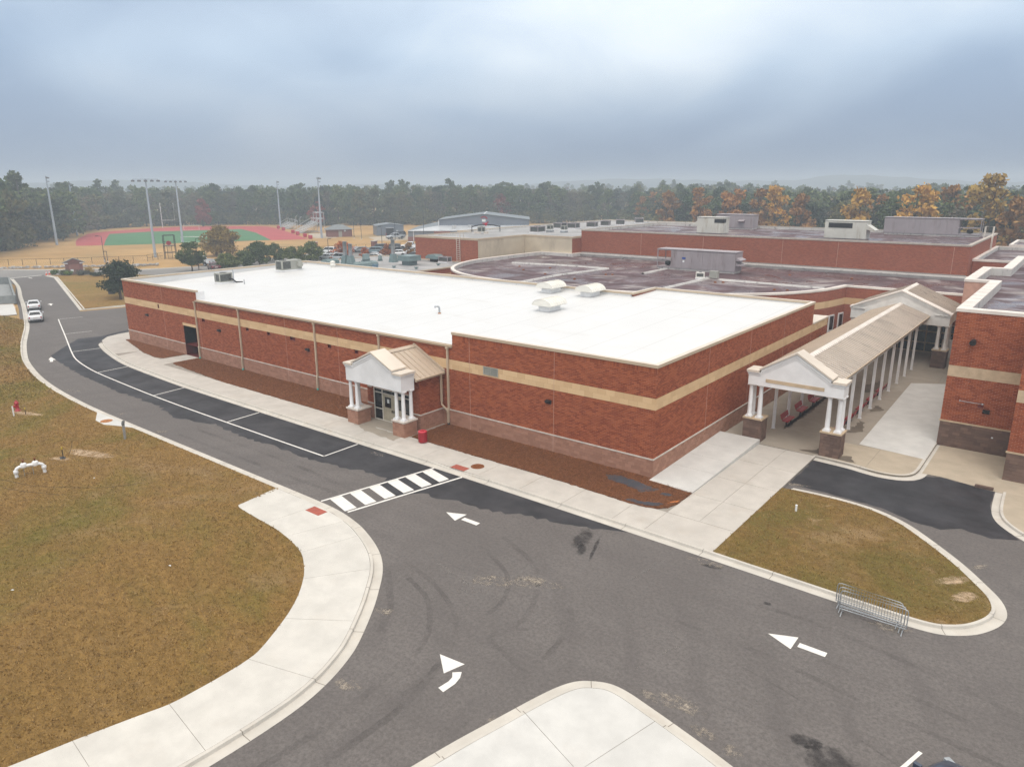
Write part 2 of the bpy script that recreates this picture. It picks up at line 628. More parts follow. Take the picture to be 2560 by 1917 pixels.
def turf(name, brown, green, pale, gscale=0.08, bare=0.5, sand=(0.42, 0.29, 0.19)):
    M = Mat(name, 0.95, 0.1)
    fine = M.noise(13, 7, 0.8, M.mapped((1, 1, 1), 0.6))
    mid = M.noise(2.4, 7, 0.75, M.mapped((0.8, 1.3, 1), R(28)))
    c = M.mix(M.step(mid, 0.32, 0.68), k(brown, 0.74), k(brown, 1.24))
    c = M.mix(M.step(M.noise(gscale, 6, 0.7, dist=0.6), 0.42, 0.66), c, M.mix(M.step(mid, 0.3, 0.7), k(green, 0.8), k(green, 1.2)))
    c = M.mix(M.math('MULTIPLY', M.step(M.noise(0.14, 7, 0.7, dist=0.7), 0.54, 0.74), 0.5), c, pale)
    c = M.mix(M.math('MULTIPLY', M.step(M.noise(0.6, 7, 0.75, dist=0.5), 0.56, 0.74), bare), c, pale)
    c = M.mix(M.math('MULTIPLY', M.step(M.noise(2.0, 5, 0.7), 0.68, 0.82), 0.6), c, sand)
    # faint stripes left by the mower and the sod rolls
    s1 = M.n('ShaderNodeSeparateXYZ')
    M.lk(M.mapped((1, 1, 1), R(12)), s1.inputs[0])
    yy = M.math('ADD', s1.outputs['Y'], M.math('MULTIPLY', M.noise(0.3, 4), 1.2))
    stripe = M.math('MULTIPLY', M.step(M.math('SINE', M.math('MULTIPLY', yy, 3.6)), -0.4, 0.9), M.step(M.noise(0.12, 4), 0.38, 0.62))
    c = M.mix(M.math('MULTIPLY', stripe, 0.28), c, k(brown, 0.68))
    c = M.mix(M.math('ADD', M.math('MULTIPLY', M.step(fine, 0.33, 0.66), 0.55), 0.45), k(brown, 0.30), c)
    M.color(c)
    M.bump(M.noise(18, 6, 0.8), 1.0, 0.06)
    return M.m


MT['lawn'] = turf('dormant_lawn', (0.315, 0.190, 0.062), (0.205, 0.168, 0.040), (0.44, 0.305, 0.175), 0.07, 0.4)
MT['lawn_patchy'] = turf('patchy_lawn', (0.275, 0.170, 0.058), (0.185, 0.150, 0.040), (0.52, 0.37, 0.215), 0.2, 0.85, (0.58, 0.41, 0.24))


def field_grass():
    M = Mat('dry_field_grass', 0.95, 0.1)
    c = M.mix(M.step(M.noise(0.06, 5, 0.6), 0.3, 0.7), (0.36, 0.215, 0.082), (0.48, 0.305, 0.13))
    c = M.mix(M.math('MULTIPLY', M.step(M.noise(0.4, 5, 0.65, M.mapped((.3, 1, 1), 0.8)), 0.45, 0.75), 0.5), c, (0.31, 0.20, 0.095))
    c = M.mix(M.math('MULTIPLY', M.step(M.noise(0.025, 4), 0.52, 0.7), 0.6), c, (0.29, 0.22, 0.105))
    M.color(c)
    return M.m


MT['field'] = field_grass()


def mulch():
    M = Mat('pine_straw', 0.95, 0.1)
    f = M.noise(7, 6, 0.8, M.mapped((1.4, .6, 1), 0.5), 1.0)
    c = M.mix(M.step(f, 0.32, 0.7), (0.062, 0.023, 0.011), (0.30, 0.122, 0.056))
    c = M.mix(M.math('MULTIPLY', M.step(M.noise(0.8, 4), 0.5, 0.8), 0.35), c, (0.22, 0.10, 0.055))
    M.color(c)
    M.bump(M.noise(14, 6, 0.8), 1.0, 0.06)
    return M.m


MT['mulch'] = mulch()
MT['fabric'] = asphalt_dark('weed_cloth', (0.055, 0.06, 0.072), 0.35, 0.6)
MT['clay'] = simple('red_clay', (0.52, 0.18, 0.06), 0.95, 0.1)
MT['sand'] = simple('bare_sand', (0.50, 0.35, 0.22), 0.95, 0.1, 0, 0.15, 3)


def white_roof():
    M = Mat('white_roof_membrane', 0.42, 0.35)
    base = (0.665, 0.665, 0.662)
    c = M.mix(M.step(M.noise(0.25, 5), 0.3, 0.7), k(base, 0.965), k(base, 1.02))
    c = M.mix(M.math('MULTIPLY', M.step(M.noise(0.55, 6, 0.65, M.mapped((.35, 1, 1), R(20))), 0.52, 0.8), 0.6), c, (0.56, 0.54, 0.51))
    sx = M.n('ShaderNodeSeparateXYZ')
    M.lk(M.pos(), sx.inputs[0])
    fr = M.math('ABSOLUTE', M.math('SUBTRACT', M.math('FRACT', M.math('DIVIDE', sx.outputs['X'], 3.05)), 0.5))
    ln = M.math('SUBTRACT', 1.0, M.step(fr, 0.004, 0.016))
    c = M.mix(M.math('MULTIPLY', ln, 0.8), c, (0.50, 0.49, 0.475))
    M.color(c)
    M.bump(M.noise(0.9, 3), 0.08, 0.05)
    return M.m


MT['roof_white'] = white_roof()


def purple_roof(name='weathered_purple_roof', dark=(0.086, 0.048, 0.053), pale=(0.42, 0.38, 0.365)):
    M = Mat(name, 0.4, 0.35)
    c = M.mix(M.step(M.noise(0.25, 5, 0.6), 0.3, 0.7), k(dark, 0.8), k(dark, 1.35))
    blot = M.step(M.noise(0.13, 6, 0.6, dist=1.2), 0.50, 0.64)
    st = M.step(M.noise(0.5, 6, 0.65, M.mapped((0.35, 1.5, 1), R(10))), 0.35, 0.7)
    c = M.mix(M.math('MULTIPLY', blot, M.math('MULTIPLY', st, 0.9)), c, pale)
    c = M.mix(M.math('MULTIPLY', M.step(M.noise(1.6, 5, 0.7), 0.6, 0.85), 0.35), c, (0.02, 0.016, 0.02))
    M.color(c)
    rg = M.n('ShaderNodeMapRange')
    M.lk(M.noise(0.2, 4, 0.6, dist=0.8), rg.inputs[0])
    rg.inputs[1].default_value, rg.inputs[2].default_value = 0.42, 0.6
    rg.inputs[3].default_value, rg.inputs[4].default_value = 0.24, 0.9
    M.rough(rg.outputs[0])
    return M.m


MT['roof_purple'] = purple_roof()
MT['roof_grey'] = simple('grey_gravel_roof', (0.33, 0.325, 0.325), 0.8, 0.3, 0, 0.22, 0.3)


def streaky(name, col, stain, axis, sc=0.6):
    M = Mat(name, 0.45, 0.4)
    c = M.mix(M.step(M.noise(0.5, 4), 0.3, 0.7), k(col, 0.92), k(col, 1.05))
    v = M.mapped(axis)
    c = M.mix(M.math('MULTIPLY', M.step(M.noise(sc, 6, 0.7, v), 0.5, 0.75), 0.75), c, stain)
    M.color(c)
    return M.m


MT['canopy_metal'] = streaky('stained_canopy_metal', (0.52, 0.465, 0.405), (0.13, 0.105, 0.095), (0.12, 1.3, 1))
MT['seam_metal'] = streaky('dirty_seam', (0.36, 0.29, 0.235), (0.06, 0.045, 0.04), (0.3, 1.5, 1))
MT['hvac_purple'] = streaky('faded_hvac_panel', (0.345, 0.305, 0.32), (0.14, 0.09, 0.075), (1.3, 1.3, 0.2), 1.0)
MT['hvac_white'] = streaky('weathered_white_unit', (0.62, 0.61, 0.55), (0.33, 0.27, 0.18), (1.3, 1.3, 0.25), 1.0)
MT['tan_wall'] = streaky('tan_render', (0.58, 0.50, 0.38), (0.30, 0.25, 0.19), (0.5, 0.5, 0.2), 0.8)
MT['base_flash'] = streaky('white_base_flashing', (0.60, 0.58, 0.55), (0.06, 0.05, 0.05), (1.8, 1.8, 0.3), 1.0)


def brick_tex(name, c1, c2, mort):
    """flat brickwork for walls too far off to tell the bricks apart"""
    M = Mat(name, 0.85, 0.2)
    sx = M.n('ShaderNodeSeparateXYZ')
    M.lk(M.pos(), sx.inputs[0])
    cb = M.n('ShaderNodeCombineXYZ')
    M.lk(M.math('ADD', sx.outputs['X'], sx.outputs['Y']), cb.inputs[0])
    M.lk(sx.outputs['Z'], cb.inputs[1])
    b = M.n('ShaderNodeTexBrick')
    M.lk(cb.outputs[0], b.inputs['Vector'])
    b.inputs['Scale'].default_value = 1.0
    b.inputs['Brick Width'].default_value = 0.3048
    b.inputs['Row Height'].default_value = 0.1016
    b.inputs['Mortar Size'].default_value = 0.010
    M.put(b.inputs['Color1'], c1)
    M.put(b.inputs['Color2'], c2)
    M.put(b.inputs['Mortar'], mort)
    c = M.mix(M.math('MULTIPLY', M.step(M.noise(0.3, 5), 0.35, 0.75), 0.25), b.outputs['Color'], k(c1, 0.85))
    M.color(c)
    return M.m


MT['brick_far'] = brick_tex('red_brick_far', (0.235, 0.055, 0.026), (0.36, 0.095, 0.045), (0.38, 0.20, 0.15))
MT['brick_dull'] = brick_tex('dull_brick_far', (0.19, 0.065, 0.05), (0.26, 0.095, 0.075), (0.30, 0.20, 0.17))


def leaf(name, cols, hue=0.0, trans=0.25):
    M = Mat(name, 0.75, 0.15)
    g = M.n('ShaderNodeNewGeometry')
    oi = M.n('ShaderNodeObjectInfo')
    r_ = M.n('ShaderNodeValToRGB')
    M.lk(g.outputs['Random Per Island'], r_.inputs[0])
    e = r_.color_ramp.elements
    e[0].position, e[0].color = 0.0, cols[0] + (1,)
    e[1].position, e[1].color = 1.0, cols[-1] + (1,)
    for i, c in enumerate(cols[1:-1]):
        q = e.new((i + 1) / (len(cols) - 1))
        q.color = c + (1,)
    tint = M.mix(oi.outputs['Random'], (0.72, 0.80, 0.85), (1.25, 1.12, 0.95))
    M.color(M.mix(1.0, r_.outputs[0], tint, 'MULTIPLY'))
    return M.m


MT['l_green'] = leaf('leaf_green', [(0.048, 0.078, 0.030), (0.085, 0.125, 0.048), (0.140, 0.172, 0.066)])
MT['l_dark'] = leaf('leaf_dark', [(0.016, 0.031, 0.018), (0.030, 0.049, 0.024), (0.057, 0.076, 0.036)])
MT['l_pine'] = leaf('leaf_pine', [(0.035, 0.059, 0.032), (0.061, 0.092, 0.043), (0.108, 0.135, 0.061)])
MT['l_olive'] = leaf('leaf_olive', [(0.075, 0.088, 0.040), (0.112, 0.120, 0.054), (0.160, 0.150, 0.070)])
MT['l_bare'] = leaf('leaf_grey_brown', [(0.088, 0.082, 0.060), (0.130, 0.118, 0.085), (0.180, 0.155, 0.110)])
MT['l_orange'] = leaf('leaf_orange', [(0.20, 0.095, 0.032), (0.31, 0.150, 0.045), (0.42, 0.225, 0.070)])
MT['l_yellow'] = leaf('leaf_yellow', [(0.28, 0.165, 0.040), (0.43, 0.265, 0.060), (0.54, 0.36, 0.095)])
MT['l_rust'] = leaf('leaf_rust', [(0.230, 0.057, 0.024), (0.405, 0.115, 0.038), (0.567, 0.203, 0.061)])
MT['l_red'] = leaf('leaf_red', [(0.203, 0.047, 0.038), (0.297, 0.074, 0.054), (0.378, 0.121, 0.081)])
MT['l_gold'] = leaf('leaf_gold', [(0.16, 0.10, 0.025), (0.34, 0.20, 0.042), (0.46, 0.30, 0.07)])
MT['l_shrub'] = leaf('leaf_shrub', [(0.068, 0.115, 0.027), (0.135, 0.203, 0.047), (0.216, 0.284, 0.081)])
MT['l_street'] = leaf('leaf_street', [(0.045, 0.075, 0.022), (0.095, 0.132, 0.040), (0.175, 0.20, 0.070)])


def blade_mat():
    M = Mat('grass_blade', 0.9, 0.1)
    g = M.n('ShaderNodeNewGeometry')
    rnd = g.outputs['Random Per Island']
    br_ = M.mix(rnd, (0.19, 0.108, 0.034), (0.44, 0.285, 0.110))
    gr_ = M.mix(rnd, (0.15, 0.128, 0.028), (0.33, 0.285, 0.075))
    c = M.mix(M.step(M.noise(0.07, 6, 0.7, dist=0.6), 0.42, 0.64), br_, gr_)
    c = M.mix(M.math('MULTIPLY', M.step(M.noise(0.16, 7, 0.7, dist=0.7), 0.52, 0.72), 0.6), c, M.mix(rnd, (0.30, 0.20, 0.11), (0.58, 0.43, 0.27)))
    c = M.mix(M.math('MULTIPLY', M.step(M.noise(0.7, 7, 0.75, dist=0.6), 0.55, 0.72), 0.7), c, M.mix(rnd, (0.32, 0.21, 0.115), (0.60, 0.44, 0.27)))
    c = M.mix(M.math('MULTIPLY', M.step(M.noise(0.35, 6, 0.7), 0.45, 0.7), 0.45), c, (0.15, 0.085, 0.028))
    M.color(c)
    return M.m


MT['l_blade'] = blade_mat()
MT['l_straw'] = leaf('straw_needle', [(0.08, 0.030, 0.014), (0.22, 0.088, 0.040), (0.34, 0.160, 0.080)])
MT['roof_edge'] = streaky('dirty_roof_edge', (0.30, 0.28, 0.27), (0.05, 0.042, 0.042), (0.6, 0.6, 1.5), 1.0)

# ================================================================== ground, roads, pavements
ZA = -0.13
MT['joint'] = simple('joint_line', (0.20, 0.175, 0.145), .95)


def sheet(name, poly, z, mat, parent=None, thick=0.0, **t):
    mb = MB()
    if thick:
        mb.prism(poly, z - thick, z)
    else:
        n = len(poly)
        a = sum(poly[i][0] * poly[(i + 1) % n][1] - poly[(i + 1) % n][0] * poly[i][1] for i in range(n))
        mb.add([(x, y, z) for x, y in (poly if a > 0 else poly[::-1])], [tuple(range(n))])
    if parent is None:
        t.setdefault('kind', 'structure')
    return mb.build(name, mat, parent, **t)


sheet('ground', [(-4200, -1500), (2500, -1500), (2500, 4200), (-4200, 4200)], -0.16, MT['field'])
road = sheet('road', [(-66, -40), (60, -40), (60, 47), (-66, 47), (-66, 24), (-91, 5), (-134, 18.6), (-143, 19), (-143.5, 11), (-130, 10), (-112, 4), (-100, 0.5), (-86, -4), (-76, -8), (-68, -40)], ZA, MT['asphalt'])
sheet('side_road', [(-260, -42), (-159.4, 16.9), (-149.6, 26), (-143.6, 29.9), (-136, 34.4), (-132.8, 44), (-133.5, 56), (-118, 52), (-112, 40), (-127.5, 29.3), (-137, 22), (-141.5, 18.8), (-143.5, 11), (-240, -52)], ZA - 0.004, MT['asphalt_far'])
sheet('parking_lot', [(-133.5, 52), (-139, 82), (-133, 112), (-96, 112), (-92, 60), (-112, 40)], ZA - 0.008, MT['asphalt_far'])
sheet('side_yard_paving', [(-91, 4.6), (-66, -3), (-66, 46), (-80, 46), (-84, 29)], ZA + 0.002, MT['asphalt'])

# --- kerbed edge on the lawn side
GL = smoothline([(-140, 13), (-126.4, 9.5), (-112.2, 5.1), (-101.7, 2.0), (-85.2, -3.25), (-77.9, -5.9), (-72.2, -8.0), (-64.6, -10.45), (-59.25, -11.75), (-54.15, -12.7), (-49.3, -13.3), (-44.5, -13.65), (-40, -13.82),
                 (-34, -13.86), (-26, -13.86), (-19, -13.86), (-14, -13.86), (-11.3, -13.95), (-9.2, -14.36), (-7.76, -14.87), (-6.46, -15.47), (-5.38, -16.14), (-4.42, -16.97), (-3.54, -17.95), (-2.6, -19.1), (-1.4, -20.8),
                 (-0.8, -21.9), (-0.3, -23.3), (-0.05, -24.8), (-0.02, -27), (-0.2, -29.5), (-0.8, -33), (-1.6, -37)], 4)


def kerb_run(name, line, side, gut=0.40, kerb=0.15, low=()):
    """gutter pan and kerb along a line; low = x-ranges where the kerb drops for a ramp"""
    s = side
    a0, a1, a2 = offset(line, 0), offset(line, s * gut), offset(line, s * (gut + kerb))
    m = MB()

    def zt(q):
        for lo, hi, ylo, yhi in low:
            if lo < q[0] < hi and ylo < q[1] < yhi:
                return -0.085
        return 0.004
    top1 = [(x, y, zt((x, y))) for x, y in offset(line, s * (gut + 0.02))]
    top2 = [(q[0], q[1], t[2]) for q, t in zip(a2, top1)]
    rows = [at_z(a0, ZA - 0.01), at_z(a0, ZA + 0.010), at_z(a1, ZA + 0.016), top1, top2, at_z(a2, -0.2)]
    n = len(line)
    vs_ = [v for r_ in rows for v in r_]
    fs = []
    for j in range(len(rows) - 1):
        for i in range(n - 1):
            f = (j * n + i, j * n + i + 1, (j + 1) * n + i + 1, (j + 1) * n + i)
            fs.append(f[::-1] if s > 0 else f)
    m.add(vs_, [f[::-1] for f in fs])
    o = m.build(name, MT['kerb'], kind='structure')
    # joints across the kerb every three metres
    jm = MB()
    acc_ = 0.0
    for i in range(1, n):
        acc_ += math.hypot(line[i][0] - line[i - 1][0], line[i][1] - line[i - 1][1])
        if acc_ > 3.0:
            acc_ = 0.0
            p3 = [Vector(r_[i]) for r_ in rows[1:5]]
            tg = (Vector(line[i]) - Vector(line[i - 1])).normalized() * .012
            for a, b in zip(p3[:-1], p3[1:]):
                e = Vector((0, 0, .003)) + (a - b).normalized() * .0
                jm.add([a + e - tg.to_3d(), a + e + tg.to_3d(), b + e + tg.to_3d(), b + e - tg.to_3d()], [(0, 1, 2, 3)])
    if jm.v:
        jm.build('kerb_joint', MT['joint'], o)
    return o


kerb_run('kerb', GL, 1, low=[(-13.3, -10.2, -16, -12)])
lawn_edge = [q for q in offset(GL, 0.55) if q[0] < -16.2 and q[0] > -92]
WALK_E = smoothline([(-15.95, -14.42), (-15.85, -16.2), (-15.85, -17.05), (-14.68, -17.26), (-13.29, -17.36), (-11.75, -17.46), (-10.22, -17.73), (-8.76, -18.16), (-7.57, -18.86), (-6.69, -19.54), (-5.72, -20.52), (-4.95, -21.52), (-4.34, -22.51),
                     (-3.77, -23.56), (-3.56, -24.21), (-3.47, -25.3), (-3.46, -26.3), (-3.5, -27.2), (-3.79, -28.2), (-4.25, -29.9), (-4.66, -31.6), (-5.8, -36)], 3)
inlet = [(-39.6, -14.3), (-37.5, -15.3), (-36.0, -15.36), (-34.85, -14.85), (-33.7, -14.42)]
sheet('lawn', lawn_edge + WALK_E + [(-30, -60), (-140, -60), (-140, -18), (-96, -3.3)], -0.006, MT['lawn'], thick=0.2)
sheet('bare_verge', [(-140, 10.6), (-128, 7.8), (-112, 3.2), (-102, 0.8), (-96, -1.2), (-96.5, -6), (-140, -18)], -0.006, MT['sand'], thick=0.2)

# --- pavement on the lawn side, cut into slabs
lw_base = sheet('lawn_side_pavement', [(-15.85, -14.42), (-11, -14.5)] + [q for q in offset(GL, 0.56) if q[0] > -10.8] + [(-5.8, -36)] + WALK_E[::-1], -0.012, MT['conc_base'], thick=0.1)
inner = WALK_E
outer = offset(GL, 0.555)


def nearest(line, q):
    return min(range(len(line)), key=lambda i: (line[i][0] - q[0]) ** 2 + (line[i][1] - q[1]) ** 2)


st = [((-15.85, -17.0), (-15.85, -14.42)), ((-12.9, -17.38), (-12.3, -14.45)), ((-10.5, -17.65), (-9.7, -14.65)), ((-8.8, -18.14), (-8.0, -15.3)), ((-6.6, -19.6), (-4.9, -17.2)), ((-4.7, -21.8), (-2.4, -20.3)), ((-3.56, -24.15), (-0.75, -23.5)), ((-3.5, -27.1), (-0.6, -27.5)), ((-4.25, -29.9), (-0.9, -30.3)), ((-4.8, -32.3), (-1.4, -33)), ((-5.8, -36), (-2.2, -36.8))]
for i in range(len(st) - 1):
    (i0, o0), (i1, o1) = st[i], st[i + 1]
    a0, a1 = nearest(inner, i0), nearest(inner, i1)
    b0, b1 = nearest(outer, o0), nearest(outer, o1)
    poly = inner[a0:a1 + 1] + outer[b0:b1 + 1][::-1]
    c = Vector((sum(q[0] for q in poly) / len(poly), sum(q[1] for q in poly) / len(poly)))
    g = 0.012
    poly = [tuple(Vector(q) + (c - Vector(q)).normalized() * g) for q in poly]
    sheet('slab', poly, 0.0, MT['conc_left'], lw_base, thick=0.1)
mb = MB().prism(inlet + [(-33.2, -14.36), (-39.9, -14.36)][::-1][:0] + [(-33.6, -14.3)], -0.1, 0.006)
il = mb.build('storm_inlet', MT['conc_new'], kind='structure')


def disc(name, x, y, r_, z, mat, parent=None, sx=1.0, **t):
    m = MB().lathe([(r_ * 1.0, 0), (r_ * 0.98, 0.012), (r_ * 0.82, 0.012), (r_ * 0.80, 0.006)], (0, 0, 0), 24, smooth=False)
    for a in range(-3, 4):
        m.box(-r_ * .6, r_ * .6, a * r_ * .2 - .012, a * r_ * .2 + .012, 0.006, 0.011)
    return m.build(name, mat, parent, (x, y, z), **t)


disc('manhole_cover', -36.7, -14.88, 0.42, 0.007, MT['orange_rust'], label='orange rusty manhole cover on the white inlet slab beside the lawn', category='manhole cover')
disc('manhole_cover', -9.3, -4.88, 0.42, 0.002, MT['rust'], label='brown manhole cover in the pavement beside the brick wall', category='manhole cover')

# --- kerb on the building side, round the grass island and back to the walk
GR = smoothline([(-66.6, -2.2), (-66, -3.09), (-61.84, -4.30), (-56.8, -5.35), (-53, -5.85), (-47, -6.2), (-41.5, -6.42), (-35, -6.48), (-30, -6.48), (-20, -6.48), (-10, -6.48), (0, -6.6), (6, -6.72), (12.2, -6.88), (14.6, -6.95), (15.75, -6.84), (16.43, -6.51),
                 (17.08, -5.9), (17.58, -5.03), (17.81, -4.25), (17.82, -3.48), (17.55, -2.6), (17.02, -1.72), (15.82, -0.05), (14.23, 1.72), (12.92, 2.95), (11.44, 3.75), (9.8, 4.05), (8.2, 4.05), (6.9, 3.95)], 4)
kerb_run('kerb', GR, -1, low=[(-12.2, -8.6, -8, -4)])
gr_in = offset(GR, -0.555)
isl = [q for q in gr_in if q[0] > 6.5 and q[1] > -6.5]
i0 = next(i for i, q in enumerate(gr_in) if q[0] > 6.5)
isl = [(6.45, gr_in[i0][1])] + gr_in[i0:] + [(6.45, 3.3)]
sheet('grass_island', isl, -0.004, MT['lawn_patchy'], thick=0.15)

# --- pavement along the building
bw = sheet('building_pavement', [(-70, 2.2), (-69.2, -0.6), (-67.2, -2.2), (-66.2, -2.6)] + [q for q in gr_in if -66 < q[0] < 6.45 and q[1] < -2] + [(6.45, -6.2), (6.45, 9.6), (2.8, 9.6), (2.8, 0.4), (0, 0.2), (-65, 0.2), (-66, 3)], -0.012, MT['conc_base'], thick=0.1)
xs = [-50.6, -47, -43.6, -40.2, -36.6, -33.2, -29.8, -26.4, -23.2, -19.8, -16.4, -13.2, -10.6, -8.4, -5.2, -2.2]


def yk(x):
    return gr_in[nearest(gr_in, (x, -6))][1] if x < 6 else -6.2


def ykx(x):
    i = max(j for j in range(len(gr_in)) if gr_in[j][0] <= x and gr_in[j][1] < -1)
    a, b = gr_in[i], gr_in[min(i + 1, len(gr_in) - 1)]
    t = (x - a[0]) / (b[0] - a[0]) if b[0] != a[0] else 0
    return a[1] + t * (b[1] - a[1])


for a, b in zip(xs[:-1], xs[1:]):
    sheet('slab', [(a + .012, ykx(a)), (b - .012, ykx(b)), (b - .012, -3.62), (a + .012, -3.62)], 0.0, MT['conc'], bw, thick=0.1)
for a, b, y1 in ((-2.2, 0.9, -3.62), (0.9, 2.8, -3.62), (2.8, 6.45, -3.62)):
    sheet('slab', [(a + .012, ykx(a)), (b - .012, ykx(min(b, 6.4))), (b - .012, y1), (a + .012, y1)], 0.0, MT['conc'], bw, thick=0.1)
for a, b in ((-3.6, -0.6), (-0.6, 2.6), (2.6, 6.0), (6.0, 9.58)):
    for x0, x1 in ((2.8, 4.6), (4.6, 6.45)):
        sheet('slab', [(x0 + .012, a + .012), (x1 - .012, a + .012), (x1 - .012, b - .012), (x0 + .012, b - .012)], 0.0, MT['conc'], bw, thick=0.1)
# rounded far end with its two branches
endc = [q for q in gr_in if q[0] < -50.6]
sheet('slab', [(-69.8, 2.3), (-69.6, 0.6), (-68.9, -0.9), (-67.4, -2.1), (-66.2, -2.55)] + [q for q in endc if -66 < q[0] < -58.4] + [(-58.4, -2.1), (-61.7, -1.3), (-65.6, -0.1), (-65.6, 2.3)], 0.0, MT['conc'], bw, thick=0.1)
sheet('slab', [(-58.37, -2.1)] + [q for q in endc if -58.4 < q[0] < -50.6] + [(-50.63, ykx(-50.6)), (-50.63, -2.6), (-54.3, -2.66), (-57.4, -2.32)], 0.0, MT['conc'], bw, thick=0.1)
sheet('slab', [(-53.1, -2.63), (-50.65, -2.57), (-50.5, -0.02), (-52.85, -0.02)], 0.0, MT['conc'], bw, thick=0.1)
sheet('slab', [(-23.0, -3.6), (-16.55, -3.6), (-16.55, -2.2), (-23.0, -2.2)], 0.0, MT['conc_old'], bw, thick=0.1)
sheet('stain', jag([(-22.6, -3.9), (-20, -4.6), (-16.8, -4.9), (-16.9, -3.9), (-21, -3.62)], .1, .3, 5), 0.003, MT['conc_old'], bw)


# --- mulch beds
def bed(poly, seed, z=0.035):
    m = MB().prism(jag(poly, 0.05, 0.25, seed), -0.1, z)
    return m.build('mulch_bed', MT['mulch'], kind='structure')


bed([(-65.3, -0.03), (-65.6, -0.35), (-61.7, -1.25), (-57.5, -2.25), (-54.3, -2.6), (-53.2, -2.3), (-53.0, -0.03)], 1)
bed([(-50.4, -0.03), (-50.5, -2.4), (-50.2, -2.85), (-47.2, -3.15), (-43, -3.45), (-40, -3.6), (-35, -3.6), (-23.1, -3.58), (-23.1, -0.03)], 2)
b3 = smoothline([(-16.4, -3.6), (-11.4, -3.65), (-5, -3.62), (-0.3, -3.8), (0.95, -3.84), (1.9, -3.68), (2.45, -3.3), (2.74, -2.6), (2.78, -1.5), (2.8, -0.66)], 3)
bed([(-16.4, -0.03)] + b3 + [(0.1, -0.42), (-0.0, -0.03)], 3, 0.05)
cl_bed = bpy.data.objects['mulch_bed.002']
sheet('weed_cloth', jag([(-2.4, -1.2), (-1.5, -0.85), (-0.3, -1.0), (0.4, -1.25), (1.2, -1.35), (0.9, -1.8), (0.6, -2.3), (0.1, -2.1), (-0.8, -1.95), (-2.0, -1.75)], .09, .18, 8), 0.058, MT['fabric'], cl_bed)
sheet('weed_cloth', jag([(0.2, -3.65), (1.2, -3.7), (1.9, -3.5), (2.3, -3.0), (2.0, -2.9), (1.3, -3.3), (0.6, -3.4)], .06, .15, 9), 0.058, MT['fabric'], cl_bed)
sheet('weed_cloth', jag([(1.5, -1.55), (2.1, -1.5), (2.0, -1.8), (1.5, -1.9)], .06, .15, 10), 0.058, MT['fabric'], cl_bed)
sheet('clay_patch', jag([(2.35, -2.75), (2.65, -2.35), (2.72, -1.95), (2.55, -2.1), (2.45, -2.4)], .04, .12, 11), 0.06, MT['clay'], cl_bed)

# --- new ramp slabs along the side wall
rp = thing('concrete_ramp', 'pale new concrete ramp along the base of the brick side wall', 'ramp', (1.4, 4, 0))
ys = [-0.6, 2.6, 4.8, 7.1, 9.75]
for a, b in zip(ys[:-1], ys[1:]):
    zz0, zz1 = 0.05 + 0.022 * (a + .6), 0.05 + 0.022 * (b + .6)
    x0, x1 = 0.04, 2.80
    y0 = a + .012
    m = MB().add([(x0, y0 + .15 if a < 0 else y0, -.1), (x1, y0, -.1), (x1, b, -.1), (x0, b, -.1), (x0, y0 + .15 if a < 0 else y0, zz0), (x1, y0, zz0), (x1, b, zz1), (x0, b, zz1)],
                 [(4, 5, 6, 7), (0, 1, 5, 4), (1, 2, 6, 5), (2, 3, 7, 6), (3, 0, 4, 7)])
    local(rp, 'slab', m, MT['conc_new'])

# --- covered court between the buildings
plaza_edge = smoothline([(6.45, 9.62), (8.5, 9.46), (9.6, 9.22), (10.4, 9.14), (11.3, 9.36), (11.85, 9.95), (12.04, 10.9), (12.06, 12.4), (12.06, 17.0)], 4)
pz = sheet('court', [(0.05, 9.76), (6.45, 9.62)] + plaza_edge + [(12.0, 46.8), (-6, 46.8), (-6, 36), (0.05, 30)], -0.012, MT['conc_base'], thick=0.12)
xs_ = [0.06, 2.42, 6.72, 9.4, 12.03]
ysl = [9.66, 13.4, 16.5, 19.6, 22.7, 25.8, 28.9, 32, 35.2, 38.4, 42, 46.7]
for i in range(4):
    for a, b in zip(ysl[:-1], ysl[1:]):
        x0, x1 = xs_[i] + .012, xs_[i + 1] - .012
        if i == 3 and a < 10:
            poly = [(x0, b - .012), (x0, 9.4)] + [q for q in plaza_edge if q[0] > x0 and q[1] < b - .05] + [(x1, b - .012)]
        elif i == 2 and a < 10:
            poly = [(x0, 9.62), (8.5, 9.48), (x1, 9.28), (x1, b - .012), (x0, b - .012)]
        else:
            y0 = 9.8 if (a < 10 and i == 0) else a + .012
            poly = [(x0, y0), (x1, y0), (x1, b - .012), (x0, b - .012)]
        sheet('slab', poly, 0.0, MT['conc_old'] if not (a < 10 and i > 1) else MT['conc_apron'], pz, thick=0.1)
sheet('new_slab', [(8.05, 13.6), (12.0, 13.15), (12.0, 34), (9.9, 34), (7.6, 32.6)], 0.005, MT['conc_new'], pz)
kerb_run('kerb', offset([(6.45, 9.1)] + [(x, y) for x, y in plaza_edge], 0.02), -1, gut=0.02, kerb=0.18)
m = MB()
g0 = offset(plaza_edge, 0.5)
m.strip(at_z([q for q in g0], ZA + .008), at_z(plaza_edge, ZA + .014))
m.build('gutter', MT['kerb'], kind='structure')
for bx, by, w_, h_ in ((1.9, 9.0, 0, 0),):
    pass
